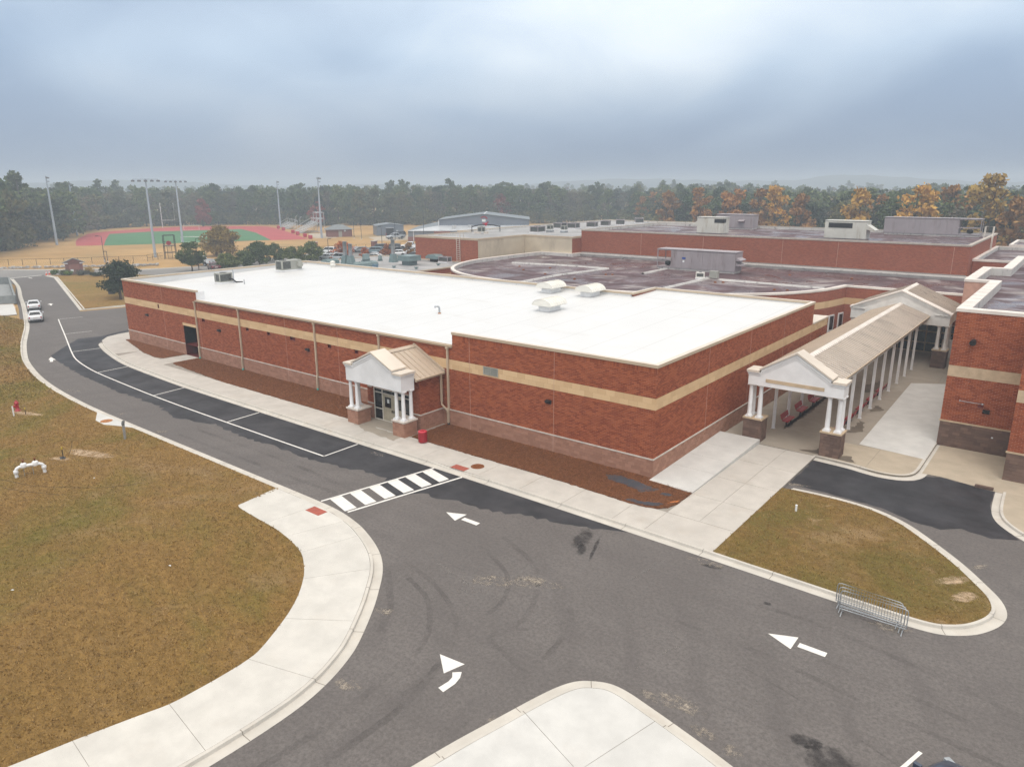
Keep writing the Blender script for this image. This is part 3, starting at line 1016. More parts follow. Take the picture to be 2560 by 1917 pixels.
for i, (poly, sd_) in enumerate([([(5.2, 10.2), (5.9, 10.6), (6.42, 11.3), (6.42, 10.1), (5.8, 10.0)], 3), ([(3.0, 13.5), (3.4, 18), (3.1, 24), (2.9, 20)], 4), ([(6.75, 15.5), (7.6, 16.4), (7.2, 18.6), (6.8, 19)], 6), ([(6.8, 21.6), (7.5, 22.6), (6.9, 24)], 7), ([(5.0, 27), (6.2, 28), (5.4, 32), (4.6, 29)], 8), ([(7.2, 10.6), (8.2, 10.9), (8.8, 9.8), (7.8, 9.8)], 12)]):
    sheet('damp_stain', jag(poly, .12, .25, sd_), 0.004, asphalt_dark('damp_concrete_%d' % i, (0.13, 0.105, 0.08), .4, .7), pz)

# --- lower apron by the right-hand building and the walk beyond it
sheet('apron', [(12.25, 10.85), (12.25, 17.1), (16.1, 17.1), (16.1, 12.7), (24, 12.7), (24, 10.2), (16.0, 10.35), (13.2, 10.95)], ZA + 0.012, MT['conc_apron'])
rk = smoothline([(16.02, 10.3), (16.05, 9.0), (16.12, 7.6), (16.3, 6.5), (16.75, 5.5), (17.8, 4.3), (20, 2.6), (24, 0.6)], 4)
kerb_run('kerb', rk, -1, gut=0.35, kerb=0.15)
sheet('far_side_pavement', offset(rk, -0.5) + [(26, 1), (26, 10.2), (16.6, 10.2)], 0.0, MT['conc_apron'], thick=0.12)
m = MB().box(15.0, 15.9, 10.4, 10.62, ZA, 0.02)
m.build('drain_grate', MT['block_old'], kind='structure')
# fresh dark asphalt of the drop-off lane
sheet('drop_off_lane', jag([(6.5, 4.4), (6.5, 9.15), (8.5, 8.98), (9.9, 8.68), (11.3, 8.8), (12.1, 9.3), (12.5, 10.4), (13.2, 10.85), (16.0, 10.3), (16.05, 7.6), (16.3, 6.4), (17.6, 4.3), (16.5, 3.6), (15.2, 4.0), (14.4, 3.2), (13.1, 3.4), (11.5, 4.15), (9.5, 4.35)], .05, .4, 21), ZA + 0.004, MT['seal'])

# --- bottom pavement island
BI = smoothline([(4.3, -26.2), (4.71, -24.04), (5.05, -22.4), (5.42, -20.9), (5.8, -19.37), (6.1, -18.4), (6.42, -17.78), (6.85, -17.4), (7.43, -17.12), (8.11, -17.10), (9.1, -17.3), (10.4, -17.6), (11.9, -17.98), (13.6, -18.5), (15.5, -19.3)], 4)
kerb_run('kerb', BI, 1, gut=0.36)
bin_ = offset(BI, 0.515)
bb = sheet('corner_pavement', bin_ + [(16, -26), (5, -27)], -0.012, MT['conc_base'], thick=0.1)
j1, j2, jx = nearest(bin_, (6.0, -20.4)), nearest(bin_, (9.8, -17.8)), (8.8, -21.2)
for poly in (bin_[0:j1 + 1] + [jx, (7.5, -26.9)], bin_[j1:j2 + 1] + [jx], bin_[j2:] + [(15.4, -22.8), jx], [jx, (15.4, -22.8), (12, -26.9), (7.5, -26.9)]):
    c = Vector((sum(q[0] for q in poly) / len(poly), sum(q[1] for q in poly) / len(poly)))
    sheet('slab', [tuple(Vector(q) + (c - Vector(q)).normalized() * .012) for q in poly], 0.0, MT['conc_new'], bb, thick=0.1)

# --- second lawn with the sign, verge kerb
L2 = [(-140.4, 18.95), (-136, 18.9), (-128, 16.6), (-92.75, 6.0), (-90.7, 11.3), (-83, 30), (-92, 38), (-112, 38), (-127.5, 29.6), (-137, 22.4)]
sheet('lawn', L2, 0.0, MT['lawn'], thick=0.2)
kerb_run('kerb', smoothline([(-83, 31), (-90.2, 11.2), (-92.0, 5.35), (-128, 16.0), (-136, 18.35), (-140.8, 18.45)], 1), 1, gut=0.5, kerb=0.2)
kerb_run('kerb', smoothline([(-260, -41.5), (-159.4, 17.2), (-149.6, 26.3), (-143.6, 30.2), (-136, 34.7), (-132.8, 44)], 3), -1, gut=0.2, kerb=0.2)

# --- damp asphalt along the kerb
damp = [(-65.8, -3.25), (-61.8, -4.4), (-56.8, -5.4), (-53, -5.9), (-47, -6.25), (-41.5, -6.46), (-30, -6.52), (-10, -6.52), (0, -6.64), (2.2, -6.68), (1.0, -7.4), (-1.2, -8.0), (-3.0, -8.3), (-5.0, -9.0), (-7.4, -9.3), (-9.4, -9.6), (-10.3, -10.9), (-12.3, -10.6), (-12.6, -9.3), (-15.0, -9.6),
        (-18, -10.3), (-22, -10.2), (-26, -10.5), (-30, -10.3), (-34, -11.2), (-37, -10.6), (-41, -10.4), (-45, -10.5), (-50, -10.3), (-56, -9.7), (-60, -9.2), (-64, -8.6), (-67, -6.4), (-71, -3.2), (-70.5, -0.8), (-72.5, 4), (-70.2, 4), (-69.6, -0.2), (-67.8, -2.0)]
sheet('damp_patch', damp[:10] + jag(damp[10:31], 0.16, 0.35, 31, False) + damp[31:], ZA + 0.004, MT['damp'], road)


def soft(name, col, rough_, nscale, lo, hi, amax=1.0):
    """a stain with a ragged, fading edge: thin sheet whose alpha falls off from its middle"""
    S = Mat(name, rough_, .12)
    S.color(S.mix(S.step(S.noise(6, 5), .3, .7), k(col, .8), k(col, 1.2)))
    tc_ = S.n('ShaderNodeTexCoord')
    ds_ = S.n('ShaderNodeVectorMath', operation='LENGTH')
    S.lk(tc_.outputs['Object'], ds_.inputs[0])
    al = S.math('MULTIPLY', S.math('SUBTRACT', 1.0, S.step(S.math('ADD', ds_.outputs['Value'], S.math('MULTIPLY', S.math('SUBTRACT', S.noise(1.6, 5, .7), .5), 1.3)), .45, .85)), S.step(S.noise(nscale, 6, .75), lo, hi), True)
    S.put(S.b.inputs['Alpha'], S.math('MULTIPLY', al, amax))
    return S.m


def decal(name, mat, x, y, sx_, sy_, a, z, parent):
    q = MB().add([(math.cos(t * .5236), math.sin(t * .5236), 0) for t in range(12)], [tuple(range(12))]).build(name, mat, parent, (x, y, z), a)
    q.scale = (sx_, sy_, 1)
    return q


DAMP = soft('damp_spot', (0.042, 0.039, 0.040), .7, 2.5, .25, .6, .55)
for i, (x, y, sx_, sy_, a) in enumerate([(0.75, -8.6, .55, 1.5, .25), (1.35, -9.6, .3, .9, .5), (1.75, -9.0, .12, 1.6, .35), (9.95, -8.75, .25, .2, 0), (14.4, -16.0, 1.0, .7, .3), (13.6, -15.7, .6, .4, .1), (6.9, -7.3, .6, .2, .2)]):
    decal('damp_spot', DAMP, x, y, sx_, sy_, a, ZA + .0066 + .0001 * i, road)
SILTM = soft('silt', (0.36, 0.31, 0.255), .95, 3.5, .42, .72)
for i, (x, y, sx_, sy_, a) in enumerate([(-2.1, -18.9, .8, .3, .3), (0.3, -22.8, .7, .4, .2), (5.5, -20.9, .5, .3, 1.2), (11.0, -17.3, .6, .35, -.2), (12.0, -17.5, .5, .3, .3), (16.5, 0.1, .8, .3, .9), (6.9, 4.5, .9, .3, .2), (-31.5, -13.4, .9, .3, .6), (-48, -12.8, 1.1, .3, .4), (6.6, -7.1, 1.1, .35, .1), (-16, -7.0, 1.0, .3, 0), (0.2, -14.2, 2.2, .6, .5), (1.5, -13.2, 1.6, .4, .2), (-38, -13.2, .8, .25, .7), (14.3, -7.5, 1.0, .4, .2), (9.5, -16.6, 1.5, .5, .2)]):
    decal('silt_patch', SILTM, x, y, sx_, sy_, a, ZA + .0075 + .0001 * i, road)
SANDM = soft('bare_ground', (0.52, 0.38, 0.25), .95, 2.0, .30, .62, .8)
LBARE = [(-30.6, -18.6, 2.6, .7, .3), (-43.6, -17.8, 2.4, .5, .35), (-31.0, -20.1, .9, .35, .4)]
for i, (x, y, sx_, sy_, a) in enumerate(LBARE):
    decal('bare_patch', SANDM, x, y, sx_, sy_, a, -.002 + .0002 * i, bpy.data.objects['lawn'])
IBARE = [(16.3, -3.4, .9, .5, 1.2), (15.7, -2.2, 1.1, .4, .85)]
for i, (x, y, sx_, sy_, a) in enumerate(IBARE):
    decal('bare_patch', SANDM, x, y, sx_, sy_, a, .0005 + .0002 * i, bpy.data.objects['grass_island'])
TYRE = Mat('tyre_mark', .85, .15)
TYRE.color((0.062, 0.055, 0.054))
TYRE.put(TYRE.b.inputs['Alpha'], TYRE.math('MULTIPLY', TYRE.step(TYRE.noise(0.5, 7, .7), .34, .7), .17))
SEAMP = Mat('pale_scuff', .9, .15)
SEAMP.color((0.25, 0.23, 0.215))
SEAMP.put(SEAMP.b.inputs['Alpha'], SEAMP.math('MULTIPLY', SEAMP.step(SEAMP.noise(1.1, 6, .7), .42, .75), .6))
marks = [([(-2.4, -10.9), (0, -11.9), (1.3, -13.0), (2.35, -14.8), (2.7, -16.2), (2.3, -17.7)], .26), ([(-2.7, -12.3), (-.6, -13.2), (.5, -14.1), (1.2, -15.4), (1.35, -16.6)], .22), ([(3.7, -14.1), (4.2, -14.7), (4.7, -16.4), (4.8, -18)], .24), ([(2.6, -16.9), (3.6, -15.9), (4.2, -14.8)], .2),
         ([(-4.65, -16.45), (-3.05, -17.8), (-2.2, -18.5), (-1.2, -20)], .3), ([(-3.3, -16.5), (-1.4, -17.2), (.2, -18.7), (.9, -20)], .24), ([(-4.5, -15.6), (-2.2, -16.1), (.4, -17.4), (1.8, -19.4), (2.2, -22)], .22), ([(2.4, -17.7), (5.0, -18.6)], .2),
         ([(12.8, -11.2), (15.4, -11.35), (17.7, -11.6), (20, -11.7)], .2), ([(9, -9.2), (12, -9.0), (16, -9.6), (20, -10.5)], .25), ([(7.5, -12.2), (11, -12.2), (15, -12.7), (19, -13.2)], .25), ([(-30, -11.6), (-20, -11.4), (-13, -11.7)], .3), ([(-30, -12.9), (-20, -12.8), (-13, -12.6)], .3), ([(8.4, -13.4), (10.2, -13.35), (12, -13.65), (14.2, -14.3), (16.1, -15)], .07), ([(2, -20), (2.6, -22.5), (2.5, -26)], .3), ([(.9, -21), (1.3, -24), (1.2, -27)], .3)]
for i, (ln, w_) in enumerate(marks):
    ln = smoothline(ln, 6)
    MB().strip(at_z(offset(ln, w_ / 2), ZA + .0052 + .00008 * i), at_z(offset(ln, -w_ / 2), ZA + .0052 + .00008 * i)).build('tyre_mark', TYRE.m, road)
for i, (ln, w_) in enumerate([([(7.64, -16.3), (7.87, -15.0), (8.44, -13.5)], .1), ([(4.57, -10.9), (4.9, -8)], .12), ([(7.2, -16.75), (5.9, -19)], .08), ([(-.8, -16), (.4, -14.9)], .3), ([(-3.1, -14.7), (-1, -15.3), (1, -15.4)], .2), ([(3.5, -12.4), (7, -12.8), (8.4, -13.4)], .12)]):
    ln = smoothline(ln, 6)
    MB().strip(at_z(offset(ln, w_ / 2), ZA + .0068 + .0001 * i), at_z(offset(ln, -w_ / 2), ZA + .0068 + .0001 * i)).build('scuff_mark', SEAMP.m, road)

# --- painted markings
zp = ZA + 0.009


def painted(name, poly, jitter=True):
    return sheet(name, poly, zp, MT['paint'], road)


def pline(name, pts, w_=0.11):
    m = MB()
    m.strip(at_z(offset(pts, w_ / 2), zp), at_z(offset(pts, -w_ / 2), zp))
    return m.build(name, MT['paint'], road)


PL = smoothline([(-86.6, 0.6), (-80, -1.5), (-74, -3.4), (-67, -5.65), (-63.5, -6.75), (-60.5, -7.6), (-57, -8.25), (-52.8, -8.75), (-46.2, -9.1), (-41, -9.3), (-34.8, -9.4), (-26, -9.4), (-18.4, -9.38)], 4)
pline('painted_line', PL, 0.12)
for a, b in (((-86.6, 0.6), (-85.9, 3.3)), ((-75.3, -2.95), (-74.6, -0.2)), ((-64.3, -6.5), (-63.8, -3.85)), ((-52.9, -8.75), (-53.05, -5.9)), ((-41.1, -9.28), (-41.4, -6.45)), ((-29.8, -9.38), (-30.0, -6.55)), ((-18.45, -9.42), (-18.5, -6.55))):
    pline('painted_line', [a, b], 0.11)
pline('painted_line', [(-12.95, -13.8), (-11.45, -6.5)], 0.15)
pline('painted_line', [(-10.7, -13.8), (-9.12, -6.5)], 0.15)
for i in range(6):
    t0, t1 = 0.0 + i * 1.19, 0.68 + i * 1.19
    f = lambda x, y: (x + (y + 13.3) * 0.205, y)
    y0, y1 = -13.32 + t0, -13.32 + t1
    painted('crosswalk_stripe', [f(-12.80, y0), f(-10.78, y0 - .5), f(-10.78, y1 - .5), f(-12.80, y1)])


def arrow(head, shaft):
    painted('painted_arrow', head)
    painted('painted_arrow', shaft)


arrow([(-6.56, -10.58), (-5.5, -10.12), (-5.5, -11.04)], [(-5.33, -10.46), (-4.27, -10.46), (-4.27, -10.76), (-5.33, -10.76)])
arrow([(10.72, -10.80), (11.73, -10.34), (11.73, -11.26)], [(11.88, -10.66), (12.88, -10.66), (12.88, -10.96), (11.88, -10.96)])
arrow([(1.62, -19.57), (2.74, -19.44), (2.5, -20.28)], [(2.95, -19.83), (3.12, -20.1), (3.2, -20.45), (3.17, -21.02), (2.88, -20.96), (2.93, -20.5), (2.88, -20.25), (2.7, -20.05)])
painted('painted_arrow', [(-62.3, -9.45), (-63.4, -8.8), (-61.6, -9.0), (-61.9, -9.15), (-61.0, -9.5), (-61.15, -9.75), (-62.0, -9.38)])
painted('painted_arrow', [(-101.25, 4.6), (-102.1, 5.35), (-100.8, 5.3), (-100.9, 5.1), (-99.8, 4.7), (-99.95, 4.5), (-101.0, 4.85)])
painted('painted_arrow', [(-139.6, 15.2), (-140.0, 15.7), (-138.9, 15.6), (-138.2, 15.55), (-138.3, 15.35), (-139.2, 15.4)])
pline('painted_line', [(-141.9, 12.3), (-142.4, 18.6)], 0.5)
pline('painted_line', [(16.55, -13.98), (15.9, -16.2)], 0.12)
# tactile plates
for poly in ([(-10.55, -6.02), (-10.55, -5.42), (-9.48, -5.42), (-9.48, -6.02)], [(-12.4, -15.2), (-12.35, -14.6), (-11.35, -14.65), (-11.4, -15.25)]):
    pass
for i, (x0, x1, y0, y1, lab) in enumerate([(-10.55, -9.45, -5.98, -5.42, 'red tactile paving plate in the building pavement by the crosswalk'), (-12.45, -11.35, -15.2, -14.6, 'red tactile paving plate in the lawn side pavement by the crosswalk')]):
    tp = thing('tactile_plate', lab, 'tactile paving', (x0, y0, 0))
    MB().box(0, x1 - x0, 0, y1 - y0, 0.001, 0.008).build('plate', MT['tactile'], tp)
    m = MB()
    for a in range(14):
        for b in range(8):
            m.lathe([(.018, 0), (.012, .006)], ((a + .5) * (x1 - x0) / 14, (b + .5) * (y1 - y0) / 8, .008), 6, smooth=False)
    m.build('studs', MT['tactile'], tp, kind='stuff')

# ================================================================== masonry
class Masonry:
    """collects laid pieces of several walls; the nearest become objects, the rest one mass"""

    def __init__(s, root, proud):
        s.root, s.proud, s.p = root, proud, []

    def wall(s, ox, oy, th, L, z0, z1, bl, bh, gap, holes=(), off=0.0, shift=0.0):
        ux, uy = math.cos(th), math.sin(th)
        nx, ny = math.sin(th), -math.cos(th)
        nrow = max(1, round((z1 - z0) / bh))
        h = (z1 - z0) / nrow
        for r_ in range(nrow):
            za, zb = z0 + r_ * h + gap / 2, z0 + (r_ + 1) * h - gap / 2
            u = -(bl / 2 if r_ % 2 else 0) - shift
            hs = [(a, b) for a, b, c, d in holes if zb > c + .01 and za < d - .01]
            while u < L:
                segs = [(max(u + gap / 2, 0), min(u + bl - gap / 2, L))]
                for a, b in hs:
                    nxt = []
                    for p, q in segs:
                        if q <= a or p >= b:
                            nxt.append((p, q))
                        else:
                            if a - p > .03:
                                nxt.append((p, a))
                            if q - b > .03:
                                nxt.append((b, q))
                    segs = nxt
                for p, q in segs:
                    if q - p > .03:
                        m = (p + q) / 2
                        s.p.append((ox + ux * m + nx * off, oy + uy * m + ny * off, (za + zb) / 2, th, (q - p) / 2, (zb - za) / 2, abs((q - p) - (bl - gap)) < 1e-4))
                u += bl

    def finish(s, piece, mass, mat, maxn=300):
        l = s.root.location
        pr = s.proud
        full = [i for i, q in enumerate(s.p) if q[6]]
        full.sort(key=lambda i: (Vector(s.p[i][:3]) - CAM).length)
        chosen = set(full[:maxn])
        cache = {}
        for i in sorted(chosen):
            x, y, z, th, hl, hh, _ = s.p[i]
            key = (round(hl, 4), round(hh, 4))
            if key not in cache:
                cache[key] = MB().add([(-hl, 0, -hh), (hl, 0, -hh), (hl, -pr, -hh), (-hl, -pr, -hh), (-hl, 0, hh), (hl, 0, hh), (hl, -pr, hh), (-hl, -pr, hh)],
                                      [(3, 2, 6, 7), (2, 1, 5, 6), (0, 3, 7, 4), (7, 6, 5, 4), (0, 1, 2, 3)]).mesh(piece, mat)
            link(piece, cache[key], s.root, (x - l.x, y - l.y, z - l.z), th)
        rest = np.array([q[:6] for i, q in enumerate(s.p) if i not in chosen])
        if len(rest) == 0:
            return
        n = len(rest)
        c, sn = np.cos(rest[:, 3]), np.sin(rest[:, 3])
        sx = np.array([-1, 1, 1, -1, -1, 1, 1, -1.])
        sy = np.array([0, 0, -1, -1, 0, 0, -1, -1.]) * pr
        sz = np.array([-1, -1, -1, -1, 1, 1, 1, 1.])
        X, Z = rest[:, 4:5] * sx, rest[:, 5:6] * sz
        Y = np.broadcast_to(sy, X.shape)
        co = np.stack([rest[:, 0:1] - l.x + X * c[:, None] - Y * sn[:, None], rest[:, 1:2] - l.y + X * sn[:, None] + Y * c[:, None], rest[:, 2:3] - l.z + Z], -1).reshape(-1, 3)
        fq = np.array([(3, 2, 6, 7), (2, 1, 5, 6), (0, 3, 7, 4), (7, 6, 5, 4), (0, 1, 2, 3)])
        F = (np.arange(n)[:, None, None] * 8 + fq).reshape(-1, 4)
        bulk(mass, co, F, mat, s.root, kind='stuff')


def bulk(name, co, F, mat, parent=None, smooth=False, **tags):
    me = bpy.data.meshes.new(name)
    nf, kf = F.shape
    me.vertices.add(len(co))
    me.vertices.foreach_set('co', co.astype(np.float32).ravel())
    me.loops.add(nf * kf)
    me.loops.foreach_set('vertex_index', F.astype(np.int32).ravel())
    me.polygons.add(nf)
    me.polygons.foreach_set('loop_start', np.arange(0, nf * kf, kf, dtype=np.int32))
    me.materials.append(mat)
    me.update(calc_edges=True)
    me.polygons.foreach_set('use_smooth', [smooth] * nf)
    return link(name, me, parent, **tags)


def skin(m, ox, oy, th, L, z0, z1, holes=(), depth=0.2, mi=0, hi=1, off=0.0):
    """flat wall face with rectangular recesses"""
    ux, uy, nx, ny = math.cos(th), math.sin(th), math.sin(th), -math.cos(th)
    P = lambda u, d, z: (ox + ux * u + nx * (off - d), oy + uy * u + ny * (off - d), z)
    us = sorted({0, L} | {q for h in holes for q in h[:2]})
    zs = sorted({z0, z1} | {q for h in holes for q in h[2:4] if z0 < q < z1})
    for a, b in zip(us[:-1], us[1:]):
        for c, d in zip(zs[:-1], zs[1:]):
            um, zm = (a + b) / 2, (c + d) / 2
            if any(h[0] < um < h[1] and h[2] < zm < h[3] for h in holes):
                continue
            m.add([P(a, 0, c), P(b, 0, c), P(b, 0, d), P(a, 0, d)], [(0, 1, 2, 3)], mi)
    for h in holes:
        a, b, c, d = h[:4]
        dp = h[4] if len(h) > 4 else depth
        v = [P(a, 0, c), P(b, 0, c), P(b, 0, d), P(a, 0, d), P(a, dp, c), P(b, dp, c), P(b, dp, d), P(a, dp, d)]
        m.add(v, [(4, 5, 6, 7), (0, 4, 7, 3), (5, 1, 2, 6), (3, 7, 6, 2), (0, 1, 5, 4)], hi)


BL, BH = 0.3048, 0.1016

# ================================================================== the new wing with the white roof
MBd = thing('school_building', 'red brick school wing with white flat roof and tan stripe, nearest in the middle', 'building', (-32, 12, 0))
XL, YB, YR, XS = -65.2, 24.3, 28.8, -15.1
ZW0, ZW, ZB, ZT_, ZC = 1.12, 1.20, 4.146, 4.84, 6.64
GX0, GX1, ZG = -49.7, -15.75, 5.72
vents = [(-49.1, -48.55), (-41.5, -41.02), (-38.15, -37.7), (-34.8, -34.05), (-29.65, -29.2), (-26.3, -25.85)]
fh = [(a - XL, b - XL, 3.84, ZB, .16) for a, b in vents]
alc = (-52.85 - XL, -50.42 - XL, 0.0, 3.05, 1.5)
ven7 = (-57.75 - XL, -57.45 - XL, 4.3, 4.70, .12)
louv = (-12.93 - XL, -11.62 - XL, 4.26, 4.82, .10)
Lf = -XL
core = MB()
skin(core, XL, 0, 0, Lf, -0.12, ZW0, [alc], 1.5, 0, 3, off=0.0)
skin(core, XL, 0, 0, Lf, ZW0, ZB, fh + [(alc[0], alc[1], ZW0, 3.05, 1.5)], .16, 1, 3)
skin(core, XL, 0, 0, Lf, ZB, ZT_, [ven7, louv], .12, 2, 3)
for a, b, zt in ((XL, GX0, ZC), (GX0, GX1, ZG), (GX1, 0, ZC)):
    skin(core, a, 0, 0, b - a, ZT_, zt, (), 0, 1)
# side wall, annex, hidden sides
skin(core, 0, 0, math.pi / 2, 33.3, -0.12, ZW0, (), 0, 0)
skin(core, 0, 0, math.pi / 2, 33.3, ZW0, ZB, (), 0, 1)
skin(core, 0, 0, math.pi / 2, 33.3, ZB, ZT_, (), 0, 2)
skin(core, 0, 0, math.pi / 2, YR, ZT_, ZC, (), 0, 1)
for (x0, y0, x1, y1, zt) in ((0, 33.3, -1.4, 33.0, 4.9), (0, YR, XS, YR, ZC), (XS, YR, XS, YB, ZC), (XS, YB, XL, YB, ZC), (XL, YB, XL, 0, ZC)):
    th = math.atan2(y1 - y0, x1 - x0)
    skin(core, x0, y0, th, math.hypot(x1 - x0, y1 - y0), -0.12, zt, (), 0, 4)
for x in (GX0, GX1):          # the returns where the parapet steps down to the gutter
    core.add([(x, 0, ZG), (x, 0, ZC), (x, 0.9, ZC), (x, .9, ZG)], [(0, 1, 2, 3), (3, 2, 1, 0)][:1], 5)
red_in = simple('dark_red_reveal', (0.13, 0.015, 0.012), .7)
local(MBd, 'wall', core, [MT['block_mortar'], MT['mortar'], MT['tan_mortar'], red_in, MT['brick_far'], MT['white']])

br = Masonry(MBd, 0.011)
lint = (alc[0], alc[1], 0, 3.32)
br.wall(XL, 0, 0, Lf, ZW, ZB, BL, BH, .012, [(a, b, c, d) for a, b, c, d, _ in fh] + [lint, (-22.3 - XL, -16.75 - XL, 0, 3.9)])
br.wall(XL, 0, 0, GX0 - XL, ZT_, ZC - .31, BL, BH, .012)
br.wall(GX0, 0, 0, GX1 - GX0, ZT_, ZG, BL, BH, .012)
br.wall(GX1, 0, 0, -GX1, ZT_, ZC - .31, BL, BH, .012)
for a, b in ((XL, GX0), (GX1, 0)):
    br.wall(a, 0, 0, b - a, ZC - .31, ZC, BH, .31, .012)
br.wall(0, 0, math.pi / 2, 33.3, ZW, ZB, BL, BH, .012, shift=.15)
br.wall(0, 0, math.pi / 2, YR, ZT_, ZC - .31, BL, BH, .012, shift=.15)
br.wall(0, 0, math.pi / 2, YR, ZC - .31, ZC, BH, .31, .012)
br.finish('brick', 'brickwork', MT['brick'])
bk = Masonry(MBd, 0.035)
bk.wall(XL, 0, 0, Lf, -0.10, ZW0, .4064, .2032, .012, [(alc[0], alc[1], -1, 2), (-22.3 - XL, -16.75 - XL, -1, 2)])
bk.wall(0, 0, math.pi / 2, 33.3, -0.10, ZW0, .4064, .2032, .012, shift=.2)
bk.finish('concrete_block', 'blockwork', MT['block'])
tn = Masonry(MBd, 0.014)
tn.wall(XL, 0, 0, Lf, ZB, ZT_, .61, .347, .006, [(a, b, c, d) for a, b, c, d, _ in (ven7, louv)])
tn.wall(0, 0, math.pi / 2, 33.3, ZB, ZT_, .61, .347, .006, shift=.3)
tn.finish('tan_block', 'tan_blockwork', MT['tan'])

m = MB()
m.box(XL - .05, -52.85, -.062, .0, ZW0, ZW)
m.box(-50.42, -22.28, -.062, .0, ZW0, ZW)
m.box(-16.72, 0.062, -.062, .0, ZW0, ZW)
m.box(0, .062, 0, 33.3, ZW0, ZW)
local(MBd, 'water_table', m, MT['cast'])
m = MB().box(-52.95, -50.35, -.02, .1, 3.05, 3.32)
local(MBd, 'lintel', m, MT['tan'])
# alcove door
m = MB().box(-52.5, -51.3, 1.38, 1.49, 0.0, 2.15)
dr = local(MBd, 'door', m, MT['black'])
# coping: tan metal fascia, top strip coloured pale for the light it reflects
for nm, segs in (('coping', [((XL - .06, -.07), (GX0 + .02, -.07), (GX0 + .02, .24), (XL - .06, .24)), ((GX1 - .02, -.07), (.07, -.07), (.07, .24), (GX1 - .02, .24)), ((-.24, .24), (.07, .24), (.07, YR + .06), (-.24, YR + .06)),
                            ((XS - .24, YR - .24), (-.24, YR - .24), (-.24, YR + .06), (XS - .24, YR + .06)), ((XS - .24, YB - .24), (XS + .06, YB - .24), (XS + .06, YR - .24), (XS - .24, YR - .24)), ((XL - .06, YB - .24), (XS - .24, YB - .24), (XS - .24, YB + .06), (XL - .06, YB + .06)),
                            ((XL - .06, .24), (XL + .24, .24), (XL + .24, YB - .24), (XL - .06, YB - .24))]),):
    for sg in segs:
        m = MB().prism(list(sg), ZC, ZC + .185)
        m.prism([(x, y) for x, y in sg], ZC + .185, ZC + .19, 1)
        local(MBd, nm, m, [MT['coping'], MT['coping_pale']])
m = MB().box(-.3, .09, YR + .06, 33.36, 4.84, 4.97).box(-1.4, -.3, YR + .06, 33.36, 4.86, 4.95)
local(MBd, 'annex_roof', m, [MT['coping_pale']])


# roof membrane: rises gently from the gutter, turned up against the parapets
def rz_(y):
    return 5.86 + 0.024 * y


rf = MB()
rp_ = [(XL + .2, .02), (-.2, .02), (-.2, YR - .2), (XS - .2, YR - .2), (XS - .2, YB - .2), (XL + .2, YB - .2)]
rf.add([(x, y, rz_(y)) for x, y in rp_], [tuple(range(6))])
for (a, b) in ((2, 3), (3, 4), (4, 5), (5, 0), (1, 2)):
    p, q = rp_[a], rp_[b]
    rf.add([(p[0], p[1], rz_(p[1])), (q[0], q[1], rz_(q[1])), (q[0], q[1], ZC + .05), (p[0], p[1], ZC + .05)], [(0, 1, 2, 3), (3, 2, 1, 0)][:1])
for a, b in ((XL + .2, GX0), (GX1, -.2)):
    rf.add([(a, .2, rz_(.2)), (b, .2, rz_(.2)), (b, .2, ZC + .05), (a, .2, ZC + .05)], [(0, 1, 2, 3)])
local(MBd, 'roof_membrane', rf, MT['roof_white'])
# gutter with its box profile
gt = MB().xprism([(0.0, ZG - .02), (-.13, ZG), (-.19, ZG + .15), (-.17, ZG + .16), (0.02, ZG + .16)], GX0 - .1, GX1 + .02)
gt.xprism([(0.0, ZG + .16), (-.06, ZG + .165), (-.06, ZG + .20), (0.06, ZG + .2)], GX0, GX1)
local(MBd, 'gutter', gt, MT['coping'])
for i, x in enumerate((-50.02, -42.4, -31.2, -23.3, -16.15)):
    d = MB()
    d.box(x - .07, x + .07, -.15, -.03, ZW + .12, ZG + .02)
    d.add([(x - .07, -.15, ZW + .12), (x + .07, -.15, ZW + .12), (x + .07, -.22, ZW - .12), (x - .07, -.22, ZW - .12), (x - .07, -.03, ZW + .12), (x + .07, -.03, ZW + .12), (x + .07, -.1, ZW - .12), (x - .07, -.1, ZW - .12)], [(0, 3, 2, 1), (1, 2, 6, 5), (0, 4, 7, 3), (4, 5, 6, 7)])
    d.box(x - .07, x + .07, -.22, -.10, .16, ZW - .12)
    d.box(x - .11, x + .11, -.2, -.02, ZG - .12, ZG + .02)
    ds = local(MBd, 'downspout', d, MT['coping'])
    bt = MB().lathe([(.085, 0), (.085, .15), (.07, .17)], (x, -.16, .03), 10)
    local(MBd, 'boot', bt, MT['teal' if i < 3 else 'black']).parent = ds
for i in range(1, 9):
    x = -7.08 * i
    if -23 < x < -16:
        continue
    zt = ZG if GX0 < x < GX1 else ZC
    local(MBd, 'control_joint', MB().box(x - .012, x + .012, -.02, .0, ZW, zt), MT['mortar'])
    local(MBd, 'control_joint', MB().box(x - .012, x + .012, -.042, -.0, -.1, ZW0), MT['block_mortar'])
for i in range(1, 5):
    y = 7.15 * i
    local(MBd, 'control_joint', MB().box(0, .02, y - .012, y + .012, ZW, ZC if y < YR else ZB), MT['mortar'])


def wall_light(root, x, y, z, face='f'):
    m = MB()
    pr = [(0, z - .1), (-.10, z - .12), (-.22, z - .04), (-.24, z + .1), (0, z + .13)]
    if face == 'f':
        m.xprism([(y + a, b) for a, b in pr], x - .19, x + .19)
    else:
        m.yprism([(x - a, b) for a, b in pr][::-1], y - .19, y + .19)
    return local(root, 'wall_light', m, MT['black'])


